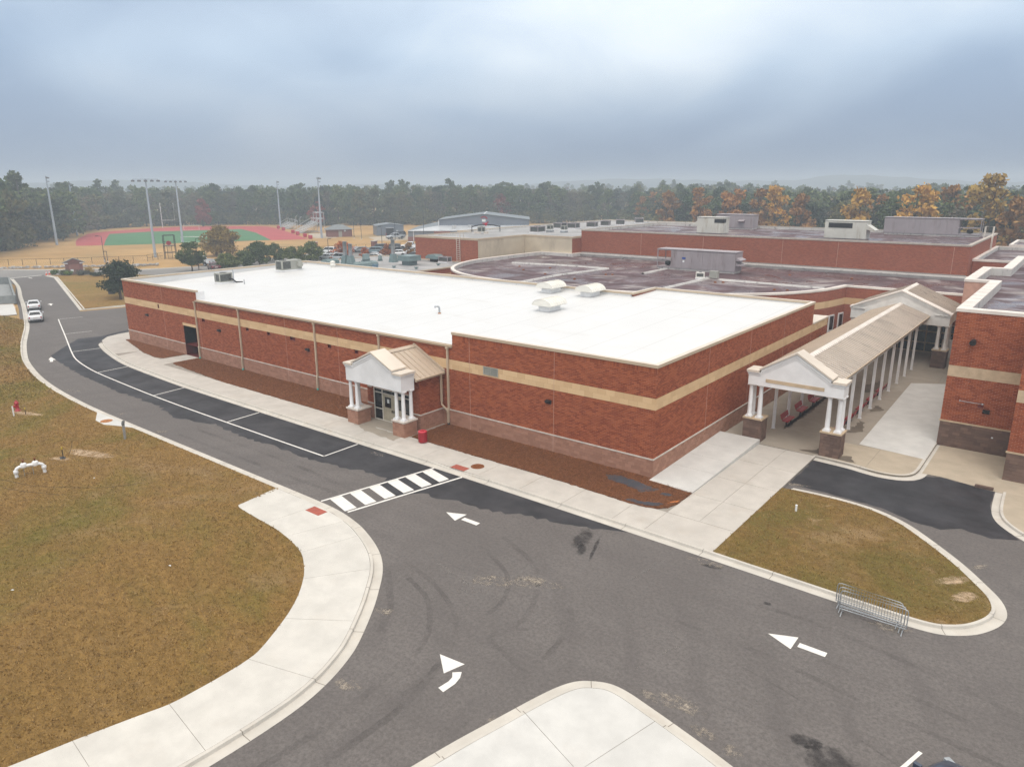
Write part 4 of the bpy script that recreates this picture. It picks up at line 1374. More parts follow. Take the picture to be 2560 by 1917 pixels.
for x in (-7.45, -32.3, -46.0, -60.2):
    wall_light(MBd, x, 0, 3.32)
wall_light(MBd, 0, 31.3, 3.3, 's')
local(MBd, 'hose_bib', MB().box(-60.95, -60.75, -.06, 0, .45, .6), MT['block'])
lv = MB().box(-12.93, -12.86, -.03, .1, 4.26, 4.82).box(-11.69, -11.62, -.03, .1, 4.26, 4.82).box(-12.86, -11.69, -.03, .1, 4.26, 4.31).box(-12.86, -11.69, -.03, .1, 4.77, 4.82).box(-12.29, -12.25, -.03, .1, 4.31, 4.77)
lvo = local(MBd, 'louver', lv, MT['hvac'])
for i in range(7):
    z = 4.33 + i * .063
    s_ = MB().xprism([(.07, z + .045), (.075, z + .055), (-.015, z + .012), (-.02, z)], -12.86, -12.29)
    s_.xprism([(.07, z + .045), (.075, z + .055), (-.015, z + .012), (-.02, z)], -12.25, -11.69)
    local(MBd, 'slat', s_, MT['hvac']).parent = lvo


# ================================================================== the older buildings
def block(root, name, poly, z0, z1, mats, roofz=None, cop=0.35, ch=0.2, roofmat=None, copm=None, flash=True, bands=()):
    """flat-roofed mass: walls, parapet coping ring and sunken roof; poly counter-clockwise"""
    n = len(poly)
    a = sum(poly[i][0] * poly[(i + 1) % n][1] - poly[(i + 1) % n][0] * poly[i][1] for i in range(n))
    if a < 0:
        poly = poly[::-1]
    roofz = roofz if roofz is not None else z1 - .4
    m = MB()
    zs = [z0] + [q for b in bands for q in b[:2]] + [z1 - ch]
    cuts = sorted(set(zs))
    for i in range(n):
        p, q = poly[i], poly[(i + 1) % n]
        for c, d in zip(cuts[:-1], cuts[1:]):
            mi = 0
            for b0, b1, bi in bands:
                if b0 - 1e-4 <= c and d <= b1 + 1e-4:
                    mi = bi
            m.add([(p[0], p[1], c), (q[0], q[1], c), (q[0], q[1], d), (p[0], p[1], d)], [(0, 1, 2, 3)], mi)
    local(root, 'wall', m, mats)

    def inset(d):
        res = []
        for i in range(n):
            p0, p1, p2 = Vector(poly[i - 1]), Vector(poly[i]), Vector(poly[(i + 1) % n])
            e1, e2 = (p1 - p0).normalized(), (p2 - p1).normalized()
            n1, n2 = Vector((-e1.y, e1.x)), Vector((-e2.y, e2.x))
            b = (n1 + n2)
            b = b.normalized() * (d / max(.4, b.normalized().dot(n1)))
            res.append((p1.x + b.x, p1.y + b.y))
        return res
    o_, i_ = inset(-.06), inset(cop)
    c = MB()
    for i in range(n):
        j = (i + 1) % n
        c.add([(o_[i][0], o_[i][1], z1 - ch), (o_[j][0], o_[j][1], z1 - ch), (o_[j][0], o_[j][1], z1), (o_[i][0], o_[i][1], z1), (i_[i][0], i_[i][1], z1), (i_[j][0], i_[j][1], z1), (i_[i][0], i_[i][1], z1 - .1), (i_[j][0], i_[j][1], z1 - .1), (poly[i][0], poly[i][1], z1 - ch), (poly[j][0], poly[j][1], z1 - ch)],
              [(0, 1, 2, 3), (3, 2, 5, 4), (4, 5, 7, 6), (1, 0, 8, 9)])
    local(root, 'coping', c, copm or MT['coping_pale'])
    r_ = MB().add([(x, y, roofz) for x, y in i_], [tuple(range(n))], 0)
    for i in range(n):
        j = (i + 1) % n
        r_.add([(i_[j][0], i_[j][1], roofz), (i_[i][0], i_[i][1], roofz), (i_[i][0], i_[i][1], z1 - .1), (i_[j][0], i_[j][1], z1 - .1)], [(0, 1, 2, 3)], 1)
    local(root, 'roof', r_, [roofmat or MT['roof_purple'], MT['base_flash']])
    return i_


# right-hand building, close to the camera
RBd = thing('school_building', 'tall older red brick building at the right edge with weathered dark stone base', 'building', (16, 20, ZA))
rbp = [(26, 12.7), (26, 60), (11.8, 60), (11.8, 45.7), (10.2, 45.7), (10.2, 34), (12, 34), (12, 17.1), (16.1, 17.1), (16.1, 12.7)]
block(RBd, 'rb', rbp, -.2, 9.0, [MT['mortar'], MT['block_old_mortar'], MT['tan_mortar']], 8.3, .7, .2, None, MT['coping_white'], True, [(-.2, 1.55, 1), (4.6, 5.32, 2)])
br = Masonry(RBd, 0.011)
for ox, oy, L in ((12, 17.1, 4.1), (16.1, 12.7, 8)):
    br.wall(ox, oy, 0, L, 1.65, 4.6, BL, BH, .012)
    br.wall(ox, oy, 0, L, 5.32, 8.8, BL, BH, .012)
br.finish('brick', 'brickwork', MT['brick'])
bk = Masonry(RBd, 0.03)
for ox, oy, L in ((12, 17.1, 4.1), (16.1, 12.7, 8)):
    bk.wall(ox, oy, 0, L, -.12, 1.55, .4064, .2032, .010)
bk.finish('stone_block', 'stonework', MT['block_old'])
tn = Masonry(RBd, 0.012)
for ox, oy, L in ((12, 17.1, 4.1), (16.1, 12.7, 8)):
    tn.wall(ox, oy, 0, L, 4.6, 5.32, 1.2, .36, .005)
tn.finish('tan_block', 'tan_blockwork', MT['cast_tan'])
for x0, x1, y0 in ((11.95, 16.1, 17.1), (16.04, 24, 12.7)):
    local(RBd, 'water_table', MB().box(x0, x1, y0 - .06, y0, 1.55, 1.65), MT['cast_tan'])
# coping joints seen on the broad parapet
for y in np.arange(18.5, 33.5, 1.9):
    local(RBd, 'coping_joint', MB().box(11.95, 12.68, y - .02, y + .02, 9.0, 9.006), MT['conc_base'])
for y in np.arange(35.5, 45, 1.9):
    local(RBd, 'coping_joint', MB().box(10.15, 10.88, y - .02, y + .02, 9.0, 9.006), MT['conc_base'])
# floodlight, sprinkler pipe, wall light, vent
fl = MB().tube([(13.15, 17.05, 7.0), (13.15, 16.8, 7.0)], .16, 14).tube([(13.15, 16.8, 7.0), (13.15, 16.66, 6.94)], [.16, .19], 14)
local(RBd, 'floodlight', fl, MT['black'])
pp = MB().tube([(12.95, 17.04, 3.1), (12.95, 16.96, 3.1), (14.2, 16.96, 3.08), (14.2, 17.04, 3.08)], .022, 6)
pp.lathe([(.0, -.06), (.07, -.03), (.07, .03), (0, .06)], (14.2, 16.95, 3.08), 10).lathe([(.0, -.05), (.05, -.03), (.05, .03), (0, .05)], (12.95, 16.95, 3.1), 10)
local(RBd, 'pipe', pp, MT['galv'])
local(RBd, 'outlet', MB().box(13.95, 14.25, 16.98, 17.07, 2.85, 2.97), red_in)
wall_light(RBd, 14.45, 17.08, 2.6)
local(RBd, 'socket', MB().box(14.95, 15.05, 17.0, 17.08, .95, 1.03), MT['paper'])
for x, y in ((14.9, 22), (15.6, 31), (20, 28)):
    local(RBd, 'roof_drain', MB().lathe([(.2, 0), (.2, .05), (.12, .12)], (x, y, 8.3), 10), MT['black'])

# low building with the curved front
LBd = thing('school_building', 'low brick building with curved front wall and stained purple brown roof', 'building', (-25, 45, 0))
curve = smoothline([(-52.4, 60.4), (-52.5, 56), (-52.6, 51), (-52.6, 47), (-52.3, 43.8), (-51.4, 40.6), (-50, 37.5), (-48.1, 34.6), (-46.1, 32.6), (-44, 31.1), (-41.4, 29.8), (-38.8, 28.95), (-35.7, 28.4), (-32.9, 28.1), (-28, 27.7), (-22, 28.0), (-16.5, 29.4), (-11.5, 31.9), (-8.6, 34), (-6.5, 36), (-5.2, 37.6), (-4.1, 39.5), (-3.1, 41.8), (-2.5, 44.0), (-2.0, 46.8)], 3)
lbp = curve + [(11.75, 46.8), (11.75, 62.98), (-46.3, 62.98), (-46.3, 60.4)]
lin = block(LBd, 'lb', lbp, -.1, 6.15, [MT['brick_far'], MT['tan']], 5.65, .4, .2, None, MT['coping_white'], True, [(ZB, ZT_, 1)])
for pts in ([(-47.6, 46.9), (-40.2, 48.5), (-32.6, 48.7)], [(-32.6, 48.7), (-33.8, 38.9), (-33.4, 30.2)], [(-26.2, 46.5), (-26.3, 53.5)], [(-17.8, 35.8), (-17.6, 46.8)], [(-16.1, 46.4), (-4, 46.1)]):
    m = MB()
    for h, z in ((.14, 5.65), (.12, 5.83)):
        pass
    a, b = offset(pts, .13), offset(pts, -.13)
    m.strip(at_z(b, 5.83), at_z(a, 5.83)).strip(at_z(a, 5.83), at_z(offset(pts, .2), 5.65)).strip(at_z(offset(pts, -.2), 5.65), at_z(b, 5.83))
    local(LBd, 'roof_curb', m, MT['base_flash'])
m = MB().box(-46, 6.9, 62.2, 62.6, 5.65, 5.95).box(-46, 6.9, 62.6, 63, 5.65, 6.25)
local(LBd, 'roof_flashing', m, MT['roof_edge'])
for x, y in ((-44, 44), (-41, 41), (-39.5, 45), (-36, 39), (-30.2, 37), (-29.5, 43), (-28.8, 43.4), (-24, 33), (-15.5, 44), (-14.8, 44.6), (-8, 42), (-6.8, 42.5), (-11, 56), (-4, 57)):
    local(LBd, 'roof_drain', MB().lathe([(.18, 0), (.18, .06), (.1, .14)], (x, y, 5.65), 8), MT['rust'])
# tall windows in the curved wall
cw = [(i, curve[i]) for i in range(len(curve))]
for t0 in (42.6, 44.2, 45.6):
    i = min(range(len(curve)), key=lambda j: abs(curve[j][1] - t0) + (0 if curve[j][0] > -10 else 99))
    p, q = Vector(curve[i]), Vector(curve[i + 1]) if i + 1 < len(curve) else Vector(curve[i])
    d = (q - p).normalized() if (q - p).length > 0 else Vector((0, 1))
    th = math.atan2(d.y, d.x)
    wroot = MB().rbox((p.x + d.y * .05, p.y - d.x * .05, 2.05), (.55, .05, 1.25), th).build('window', MT['white'], LBd)
    wroot.location = (-LBd.location.x, -LBd.location.y, 0)
    gl = MB().rbox((p.x + d.y * .1, p.y - d.x * .1, 2.45), (.40, .015, .72), th).rbox((p.x + d.y * .1, p.y - d.x * .1, 1.22), (.40, .015, .34), th).build('pane', MT['dark_glass'], wroot)
# entrance glazing under the far portico
gz = MB().box(1.2, 8.6, 46.72, 46.79, 0, 3.0)
ent = local(LBd, 'entrance', gz, MT['dark_glass'])
for x in np.arange(1.2, 8.7, 1.23):
    local(LBd, 'mullion', MB().box(x - .05, x + .05, 46.64, 46.715, 0, 3.0), MT['cast_tan']).parent = ent
for z in (.06, 1.0, 2.15, 2.95):
    local(LBd, 'rail', MB().box(1.2, 8.6, 46.66, 46.712, z - .05, z + .05), MT['cast_tan']).parent = ent

# gymnasium block
MT['coping_grey'] = simple('greyed_coping', (0.44, 0.385, 0.33), .6)
GYd = thing('school_building', 'tall windowless brick gymnasium block with flat purple roof behind the low roof', 'building', (-20, 75, 0))
block(GYd, 'gym', [(-46.3, 63.02), (6.9, 63.02), (6.9, 89), (-46.3, 89)], -.1, 9.72, [MT['brick_far']], 9.25, .35, .2, None, MT['coping_grey'])
for x in (-35.6, -25.7, -14.5, -7.5, 5.3):
    local(GYd, 'control_joint', MB().box(x - .02, x + .02, 62.99, 63.02, 6.3, 9.4), MT['mortar'])
lg = MB()
for y in (80.2, 81.3):
    lg.tube([(6.2, y, 9.3), (6.2, y, 11.0), (7.15, y, 11.0), (7.15, y, 8.0)], .05, 6)
for z in np.arange(8.2, 9.6, .3):
    lg.tube([(7.15, 80.2, z), (7.15, 81.3, z)], .03, 5)
local(GYd, 'ladder', lg, MT['cast'])

# wing behind the right-hand building
BWd = thing('school_building', 'low brick wing with shiny wet purple roof right of the gymnasium', 'building', (14, 78, 0))
block(BWd, 'bw', [(6.95, 66.2), (30, 66.2), (30, 89.5), (6.95, 89.5)], -.1, 7.9, [MT['brick_far']], 7.4, .35, .25, None, MT['coping_white'])
lg = MB()
for y in (60.2, 61.4):
    pass
BXd = thing('school_building', 'farthest pale edged flat roof at the right beyond the wet purple roof', 'building', (20, 100, 0))
block(BXd, 'bx', [(8.3, 92), (30, 92), (30, 104), (8.3, 104)], -.1, 8.0, [MT['brick_far']], 7.6, .35, .25, None, MT['coping_white'])

# cream block with the roof ladder
TBd = thing('school_building', 'brick and cream rendered block with wall ladder and grey roof behind kitchen roof', 'building', (-60, 60, 0))
tbp = [(-69.2, 48.7), (-55.7, 48.7), (-55.7, 60.5), (-46.35, 60.5), (-46.35, 113), (-72, 113), (-72, 62), (-69.2, 62)]
n0 = MB()
mats_tb = [MT['brick_far'], MT['tan_wall']]
block(TBd, 'tb', tbp, -.1, 8.7, mats_tb, 8.35, .3, .3, MT['roof_grey'], MT['coping'])
local(TBd, 'rendered_wall', MB().add([(-55.69, 48.75, 4.9), (-55.69, 60.48, 4.9), (-55.69, 60.48, 8.4), (-55.69, 48.75, 8.4)], [(0, 1, 2, 3)]).add([(-55.69, 60.49, 4.9), (-46.36, 60.49, 4.9), (-46.36, 60.49, 8.4), (-55.69, 60.49, 8.4)], [(0, 1, 2, 3)]), MT['tan_wall'])
lg = MB()
for x in (-59.9, -59.2):
    lg.tube([(x, 48.5, 4.95), (x, 48.5, 9.4), (x, 49.4, 9.4), (x, 49.4, 8.4)], .04, 6)
for z in np.arange(5.2, 8.7, .3):
    lg.tube([(-59.9, 48.5, z), (-59.2, 48.5, z)], .03, 5)
local(TBd, 'ladder', lg, MT['cast'])

# kitchen roof with the fans
KBd = thing('school_building', 'flat grey roofed kitchen block carrying blue green fans behind the white roof', 'building', (-66, 38, 0))
block(KBd, 'kb', [(-78, 24.6), (-55.4, 24.6), (-55.4, 48.66), (-78, 48.66)], -.1, 5.05, [MT['brick_far'], MT['tan']], 4.88, .25, .18, MT['roof_grey'], MT['coping'], True, [(3.6, 4.2, 1)])


# ================================================================== porticoes
def column_mesh(h, r_, mat):
    m = MB()
    m.box(-r_ * 1.45, r_ * 1.45, -r_ * 1.45, r_ * 1.45, 0, .09)
    m.lathe([(r_ * 1.4, .09), (r_ * 1.42, .13), (r_ * 1.12, .17), (r_, .21), (r_ * 1.0, h * .35), (r_ * .86, h - .2), (r_ * .88, h - .16), (r_ * 1.15, h - .1), (r_ * 1.15, h - .07)], (0, 0, 0), 20)
    m.box(-r_ * 1.35, r_ * 1.35, -r_ * 1.35, r_ * 1.35, h - .07, h)
    return m.mesh('column', mat)


def portico(name, label, cx, yf, hw, pw, pd, zp_, ze0, ze1, apex, thick, ret, mats, cap_old=False, crad=.15, step=.18, blockm=None, blockmm=None, capm=None, colset=None, sill=None, mw=None):
    """gabled front standing on two block pedestals with clustered columns"""
    root = thing(name, label, 'portico', (cx, yf + thick / 2, 0))
    W_, CP = mats
    x0, x1 = cx - hw, cx + hw
    yb = yf + thick
    cm = column_mesh(ze0 - zp_, crad, W_)
    for s in (-1, 1):
        a = x0 - .12 if s < 0 else x1 + .12 - pw
        b = a + pw
        pm = MB().box(a + .035, b - .035, yf + .035, yf + pd - .035, -.05, zp_ - .1)
        ped = local(root, 'pedestal', pm, blockmm)
        ms = Masonry(ped, .03)
        l0 = ped.location
        class _R:
            location = Vector((root.location.x, root.location.y, 0))
        pieces = Masonry(_R, .03)
        pieces.wall(a + .03, yf + .03, 0, pw - .06, 0, zp_ - .1, .4064, .2032, .012)
        pieces.wall(b - .03, yf + .03, math.pi / 2, pd - .06, 0, zp_ - .1, .4064, .2032, .012)
        pieces.wall(a + .03, yf + pd - .03, -math.pi / 2, pd - .06, 0, zp_ - .1, .4064, .2032, .012)
        ca = {}
        for (x, y, z, th, hl, hh, _) in pieces.p:
            key = (round(hl, 3), round(hh, 3))
            if key not in ca:
                ca[key] = MB().box(-hl, hl, -.03, .0, -hh, hh).mesh('block', blockm)
            link('block', ca[key], ped, (x - root.location.x, y - root.location.y, z), th)
        local(root, 'pedestal_cap', MB().box(a - .05, b + .05, yf - .05, yf + pd + .05, zp_ - .1, zp_), capm)
        i0 = crad * 1.6 + .04
        front = (a + i0, b - i0)
        cols = [(front[0], yf + i0), (front[1], yf + i0), (front[0] if s < 0 else front[1], yf + pd - i0)] if colset != 2 else [(front[0], yf + i0), (front[1], yf + i0), (front[0] if s < 0 else front[1], yf + pd - i0)]
        for x, y in cols:
            link('column', cm, root, (x - root.location.x, y - root.location.y, zp_))
    # entablature over the pedestals, pediment between, cut as one gabled slab
    xr0, xr1 = x0 + ret, x1 - ret
    zr = ze1 + step
    prof = [(x0, ze0), (x1, ze0), (x1, ze1 - .14), (xr1, ze1 - .14), (xr1, zr - .1), (cx, apex - .12), (xr0, zr - .1), (xr0, ze1 - .14), (x0, ze1 - .14)]
    local(root, 'gable_wall', MB().yprism(prof, yf, yb), W_)
    # mouldings
    mo = MB()
    for s, xa, xb in ((-1, x0, x0 + (mw or ret)), (1, x1 - (mw or ret), x1)):
        for d, z0_, z1_ in ((.05, ze1 - .32, ze1 - .28), (.04, ze1 - .25, ze1 - .2), (.09, ze1 - .2, ze1 - .14)):
            a_, b_ = (xa - d, xb) if s < 0 else (xa, xb + d)
            mo.box(a_, b_, yf - d, yb + d * .5, z0_, z1_)
    for d, z0_ in ((.04, .30), (.07, .16)):
        for s in (-1, 1):
            xa = cx
            xb = xr0 if s < 0 else xr1
            mo.yprism([(xa, apex - .12 - z0_ + .04), (xa, apex - .12 - z0_ - .03), (xb - s * .0, zr - .1 - z0_ - .03), (xb, zr - .1 - z0_ + .04)][::(1 if s > 0 else -1)], yf - d, yf - .002)
    local(root, 'moulding', mo, W_)
    # metal caps along the rake and on the two stepped ends
    for s in (-1, 1):
        xb = xr0 - .09 if s < 0 else xr1 + .09
        pr = [(cx, apex - .12), (xb, zr - .13), (xb, zr - .03), (cx, apex)]
        local(root, 'coping', MB().yprism(pr[::(1 if s < 0 else -1)], yf - .11, yb + .06), CP)
        xa, xb = (x0 - .12, xr0 - .1) if s < 0 else (xr1 + .1, x1 + .12)
        local(root, 'coping', MB().box(xa, xb, yf - .12, yb + .06, ze1 - .14, ze1), CP)
    if sill:
        local(root, 'fascia_board', MB().box(x0 + sill[0], x1 - sill[0], yf - .03, yf + .0, ze0 + sill[1], ze0 + sill[2]), capm)
    local(root, 'soffit', MB().box(x0 + .02, x1 - .02, yf + .02, yb - .02, ze0 - .02, ze0 - .003), capm)
    return root


# ---- street entrance
PT = portico('entrance_portico', 'white gabled entrance portico with clustered columns on pink block pedestals, at the street door', -19.57, -4.06, 2.86, 1.18, 1.22, 1.12, 3.2, 4.5, 5.66, 1.2, .85,
             (MT['white'], MT['coping_pale']), crad=.135, blockm=MT['block'], blockmm=MT['block_mortar'], capm=MT['cast'])
VS = thing('entrance_vestibule', 'small brick vestibule with tan standing seam roof behind the street portico', 'vestibule', (-19.5, -1.2, 0))
vx0, vx1, vy = -22.25, -16.78, -2.30
core = MB()
dh = (-21.6 - vx0, -17.6 - vx0, 0, 2.42, .12)
skin(core, vx0, vy, 0, vx1 - vx0, -.05, ZW0, [(dh[0], dh[1], 0, ZW0, .12)], .12, 1, 1)
skin(core, vx0, vy, 0, vx1 - vx0, ZW0, 3.8, [(dh[0], dh[1], ZW0, 2.42, .12)], .12, 0, 0)
skin(core, vx1, vy, math.pi / 2, -vy, -.05, ZW0, (), 0, 1)
skin(core, vx1, vy, math.pi / 2, -vy, ZW0, 3.8, (), 0, 0)
skin(core, vx0, 0, -math.pi / 2, -vy, -.05, 3.8, (), 0, 0)
local(VS, 'wall', core, [MT['mortar'], MT['block_mortar']])
br = Masonry(VS, .011)
br.wall(vx0, vy, 0, vx1 - vx0, ZW, 3.8, BL, BH, .012, [dh[:4]])
br.wall(vx1, vy, math.pi / 2, -vy, ZW, 3.8, BL, BH, .012, shift=.1)
br.finish('brick', 'brickwork', MT['brick'])
bk = Masonry(VS, .035)
bk.wall(vx0, vy, 0, vx1 - vx0, -.05, ZW0, .4064, .2032, .012, [dh[:4]])
bk.wall(vx1, vy, math.pi / 2, -vy - .02, -.05, ZW0, .4064, .2032, .012, shift=.1)
bk.finish('concrete_block', 'blockwork', MT['block'])
m = MB().box(vx0, -21.6, vy - .06, vy, ZW0, ZW).box(-17.6, vx1 + .06, vy - .06, vy, ZW0, ZW).box(vx1, vx1 + .06, vy, -.06, ZW0, ZW)
local(VS, 'water_table', m, MT['cast'])
# glazed screen and doors
dr = MB()
for x in (-21.6, -20.72, -18.52, -17.66):
    dr.box(x, x + .07, vy + .0, vy + .1, 0, 2.42)
for z in (0.0, 2.06, 2.36):
    dr.box(-21.53, -17.66, vy + .005, vy + .095, z, z + .06)
for x0, x1 in ((-21.53, -20.72), (-18.45, -17.66)):
    dr.box(x0, x1, vy + .005, vy + .095, .84, .9)
fr = local(VS, 'door_frame', dr, MT['frame'])
local(VS, 'pane', MB().box(-21.53, -20.72, vy + .05, vy + .06, .06, 2.36).box(-18.45, -17.66, vy + .05, vy + .06, .06, 2.36).box(-20.65, -18.52, vy + .05, vy + .06, 2.12, 2.36), MT['dark_glass']).parent = fr
for i, x0 in enumerate((-20.64, -19.58)):
    d = local(VS, 'door', MB().box(x0, x0 + 1.05, vy + .03, vy + .08, .01, 2.05), MT['door'])
    local(VS, 'pane', MB().box(x0 + .2, x0 + .85, vy + .022, vy + .029, 1.08, 1.86), MT['dark_glass']).parent = d
    hx = x0 + .93 if i == 0 else x0 + .06
    local(VS, 'handle', MB().box(hx, hx + .05, vy - .03, vy + .029, .78, .95), MT['black']).parent = d
    if i == 0:
        local(VS, 'notice', MB().box(x0 + .46, x0 + .68, vy + .012, vy + .02, 1.42, 1.72), MT['paper'])
local(VS, 'sign_plate', MB().box(-22.2, -21.75, vy - .04, vy - .012, 2.35, 2.55), MT['cast'])
# standing seam gable roof: panels with raised seams
rx, rzv, ez, exr, exl = -19.5, 5.42, 3.88, -16.52, -22.5
for s in (-1, 1):
    ex = exr if s > 0 else exl
    npan = 6
    y0, y1 = -2.84, -0.03
    pwid = (y1 - y0) / npan
    for i in range(npan):
        a, b = y0 + i * pwid, y0 + (i + 1) * pwid
        m = MB().add([(rx, a, rzv), (ex, a, ez), (ex, b, ez), (rx, b, rzv), (rx, a, rzv - .05), (ex, a, ez - .05), (ex, b, ez - .05), (rx, b, rzv - .05)], [(0, 1, 2, 3) if s > 0 else (3, 2, 1, 0), (4, 5, 1, 0), (5, 6, 2, 1), (6, 7, 3, 2)])
        dx, dz = (ex - rx), (ez - rzv)
        for t in (b,):
            m.add([(rx, t - .02, rzv), (ex, t - .02, ez), (ex, t + .02, ez), (rx, t + .02, rzv), (rx, t - .015, rzv + .06), (ex, t - .015, ez + .06), (ex, t + .015, ez + .06), (rx, t + .015, rzv + .06)], [(4, 5, 6, 7), (0, 1, 5, 4), (2, 3, 7, 6), (1, 2, 6, 5)])
        local(VS, 'roof_panel', m, MT['metal_roof'])
local(VS, 'ridge_cap', MB().yprism([(rx - .28, rzv - .08), (rx, rzv + .07), (rx + .28, rzv - .08), (rx, rzv + .03)], -2.84, -.02), MT['metal_roof'])
local(VS, 'rake_flashing', MB().yprism([(rx, rzv + .16), (exr + .05, ez + .16), (exr + .05, ez + .0), (rx, rzv + .0)][::-1], -.16, -.02), MT['metal_roof'])
gt = MB().yprism([(exr - .06, ez - .16), (exr + .1, ez - .14), (exr + .14, ez - .0), (exr - .06, ez + .0)][::-1], -2.9, -.1)
local(VS, 'gutter', gt, MT['coping'])
dp = MB().box(exr - .12, exr + .0, -.42, -.3, 1.75, ez - .15).tube([(exr - .06, -.36, 1.8), (exr - .06, -.36, 1.55), (-16.2, -.2, 1.1), (-16.2, -.2, .95)], .07, 6, smooth=False)
local(VS, 'downspout', dp, MT['coping'])
m = MB().box(vx0 + .05, vx1 - .05, vy + .14, -.1, 3.76, 3.8)
local(VS, 'ceiling', m, MT['white'])
gable = MB().yprism([(vx0, 3.8), (vx1, 3.8), (rx, rzv - .1)], vy - .5, vy - .45)
local(VS, 'gable_infill', gable, MT['white'])

# ---- far portico and covered walkway
P2 = portico('entrance_portico', 'largest white gabled portico at the far end of the covered walkway', 4.6, 39.9, 4.25, 1.2, 1.3, 1.72, 3.95, 5.1, 6.95, .9, .14, (MT['white_old'], MT['coping_white']), crad=.15, step=.06, mw=1.25, blockm=MT['block_old'], blockmm=MT['block_old_mortar'], capm=MT['cast_tan'])
P1 = portico('entrance_portico', 'white gabled portico at the near end of the red bench walkway', 4.63, 9.86, 2.98, 1.22, 1.15, 1.62, 3.88, 4.9, 6.42, 1.1, .8, (MT['white'], MT['coping_pale']), crad=.15, blockm=MT['block_old'], blockmm=MT['block_old_mortar'], capm=MT['cast_tan'], sill=(1.15, .3, .52))
# roof behind the far portico
m = MB()
r0 = (4.6, 6.88, 5.02, 8.9, 0.3)
RF2 = []
for s in (-1, 1):
    ex = r0[3] if s > 0 else r0[4]
    for i in range(14):
        a, b = 40.85 + i * .42, 40.85 + (i + 1) * .42
        m = MB().add([(r0[0], a, r0[1]), (ex, a, r0[2]), (ex, b, r0[2]), (r0[0], b, r0[1]), (r0[0], a, r0[1] - .05), (ex, a, r0[2] - .05), (ex, b, r0[2] - .05), (r0[0], b, r0[1] - .05)], [(0, 1, 2, 3) if s > 0 else (3, 2, 1, 0), (4, 5, 1, 0), (5, 6, 2, 1), (6, 7, 3, 2)])
        m.add([(r0[0], b - .03, r0[1]), (ex, b - .03, r0[2]), (ex, b + .03, r0[2]), (r0[0], b + .03, r0[1]), (r0[0], b - .02, r0[1] + .06), (ex, b - .02, r0[2] + .06), (ex, b + .02, r0[2] + .06), (r0[0], b + .02, r0[1] + .06)], [(4, 5, 6, 7), (0, 1, 5, 4), (2, 3, 7, 6), (1, 2, 6, 5)], 1)
        local(P2, 'roof_panel', m, [MT['canopy_metal'], MT['seam_metal']])
local(P2, 'ridge_cap', MB().yprism([(4.32, 6.8), (4.6, 6.95), (4.88, 6.8), (4.6, 6.9)], 40.9, 46.75), MT['coping_white'])
local(P2, 'side_beam', MB().box(8.45, 8.8, 41.0, 46.7, 3.95, 4.9).box(.4, .75, 41, 46.7, 3.95, 4.9), MT['white_old'])
local(P2, 'back_column', MB().lathe([(.2, 0), (.16, .2), (.14, 2.2)], (8.25, 45.6, 1.72), 14).box(7.8, 8.7, 45.1, 46.1, -.05, 1.7), [MT['white_old']])

CW = thing('covered_walkway', 'long covered walkway with stained ribbed metal roof on white posts', 'canopy', (4.6, 24, 0))
wx, wz, we, wl, wr = 4.6, 5.72, 4.78, 2.05, 7.15
y0, y1 = 10.98, 39.95
npan = 70
pw_ = (y1 - y0) / npan
for i in range(npan):
    a, b = y0 + i * pw_, y0 + (i + 1) * pw_
    for s in (-1, 1):
        ex = wr if s > 0 else wl
        m = MB().add([(wx, a, wz), (ex, a, we), (ex, b, we), (wx, b, wz), (wx, a, wz - .04), (ex, a, we - .04), (ex, b, we - .04), (wx, b, wz - .04)], [(0, 1, 2, 3) if s > 0 else (3, 2, 1, 0), (5, 6, 2, 1), (4, 7, 6, 5) if s > 0 else (5, 6, 7, 4)])
        c_ = b - .09
        m.add([(wx, c_, wz), (ex, c_, we), (ex, b, we), (wx, b, wz), (wx, c_ + .02, wz + .05), (ex, c_ + .02, we + .05), (ex, b - .02, we + .05), (wx, b - .02, wz + .05)], [(4, 5, 6, 7) if s > 0 else (7, 6, 5, 4), (0, 1, 5, 4), (2, 3, 7, 6), (1, 2, 6, 5)], 1)
        local(CW, 'roof_panel', m, [MT['canopy_metal'], MT['seam_metal']] if s > 0 else [MT['metal_roof'], MT['metal_roof']])
local(CW, 'ridge_cap', MB().yprism([(wx - .26, wz - .07), (wx, wz + .1), (wx + .26, wz - .07), (wx, wz + .03)], y0, y1), MT['coping_white'])
for ex, s in ((wl, -1), (wr, 1)):
    local(CW, 'gutter', MB().yprism([(ex - .05, we - .15), (ex + .07, we - .13), (ex + .1, we + .0), (ex - .05, we - .03)][::(-1)], y0, y1), MT['coping'])
for x in (2.42, 6.62):
    local(CW, 'eave_beam', MB().box(x - .1, x + .1, y0, y1, 4.45, 4.70), MT['white_old'])
    for i in range(9):
        y = 13.4 + i * 3.06
        local(CW, 'post', MB().box(x - .09, x + .09, y - .09, y + .09, 0, 4.45).box(x - .12, x + .12, y - .12, y + .12, 0, .03), MT['white'])
local(CW, 'ceiling', MB().box(2.1, 7.1, y0, y1, 4.41, 4.44), MT['white_old'])


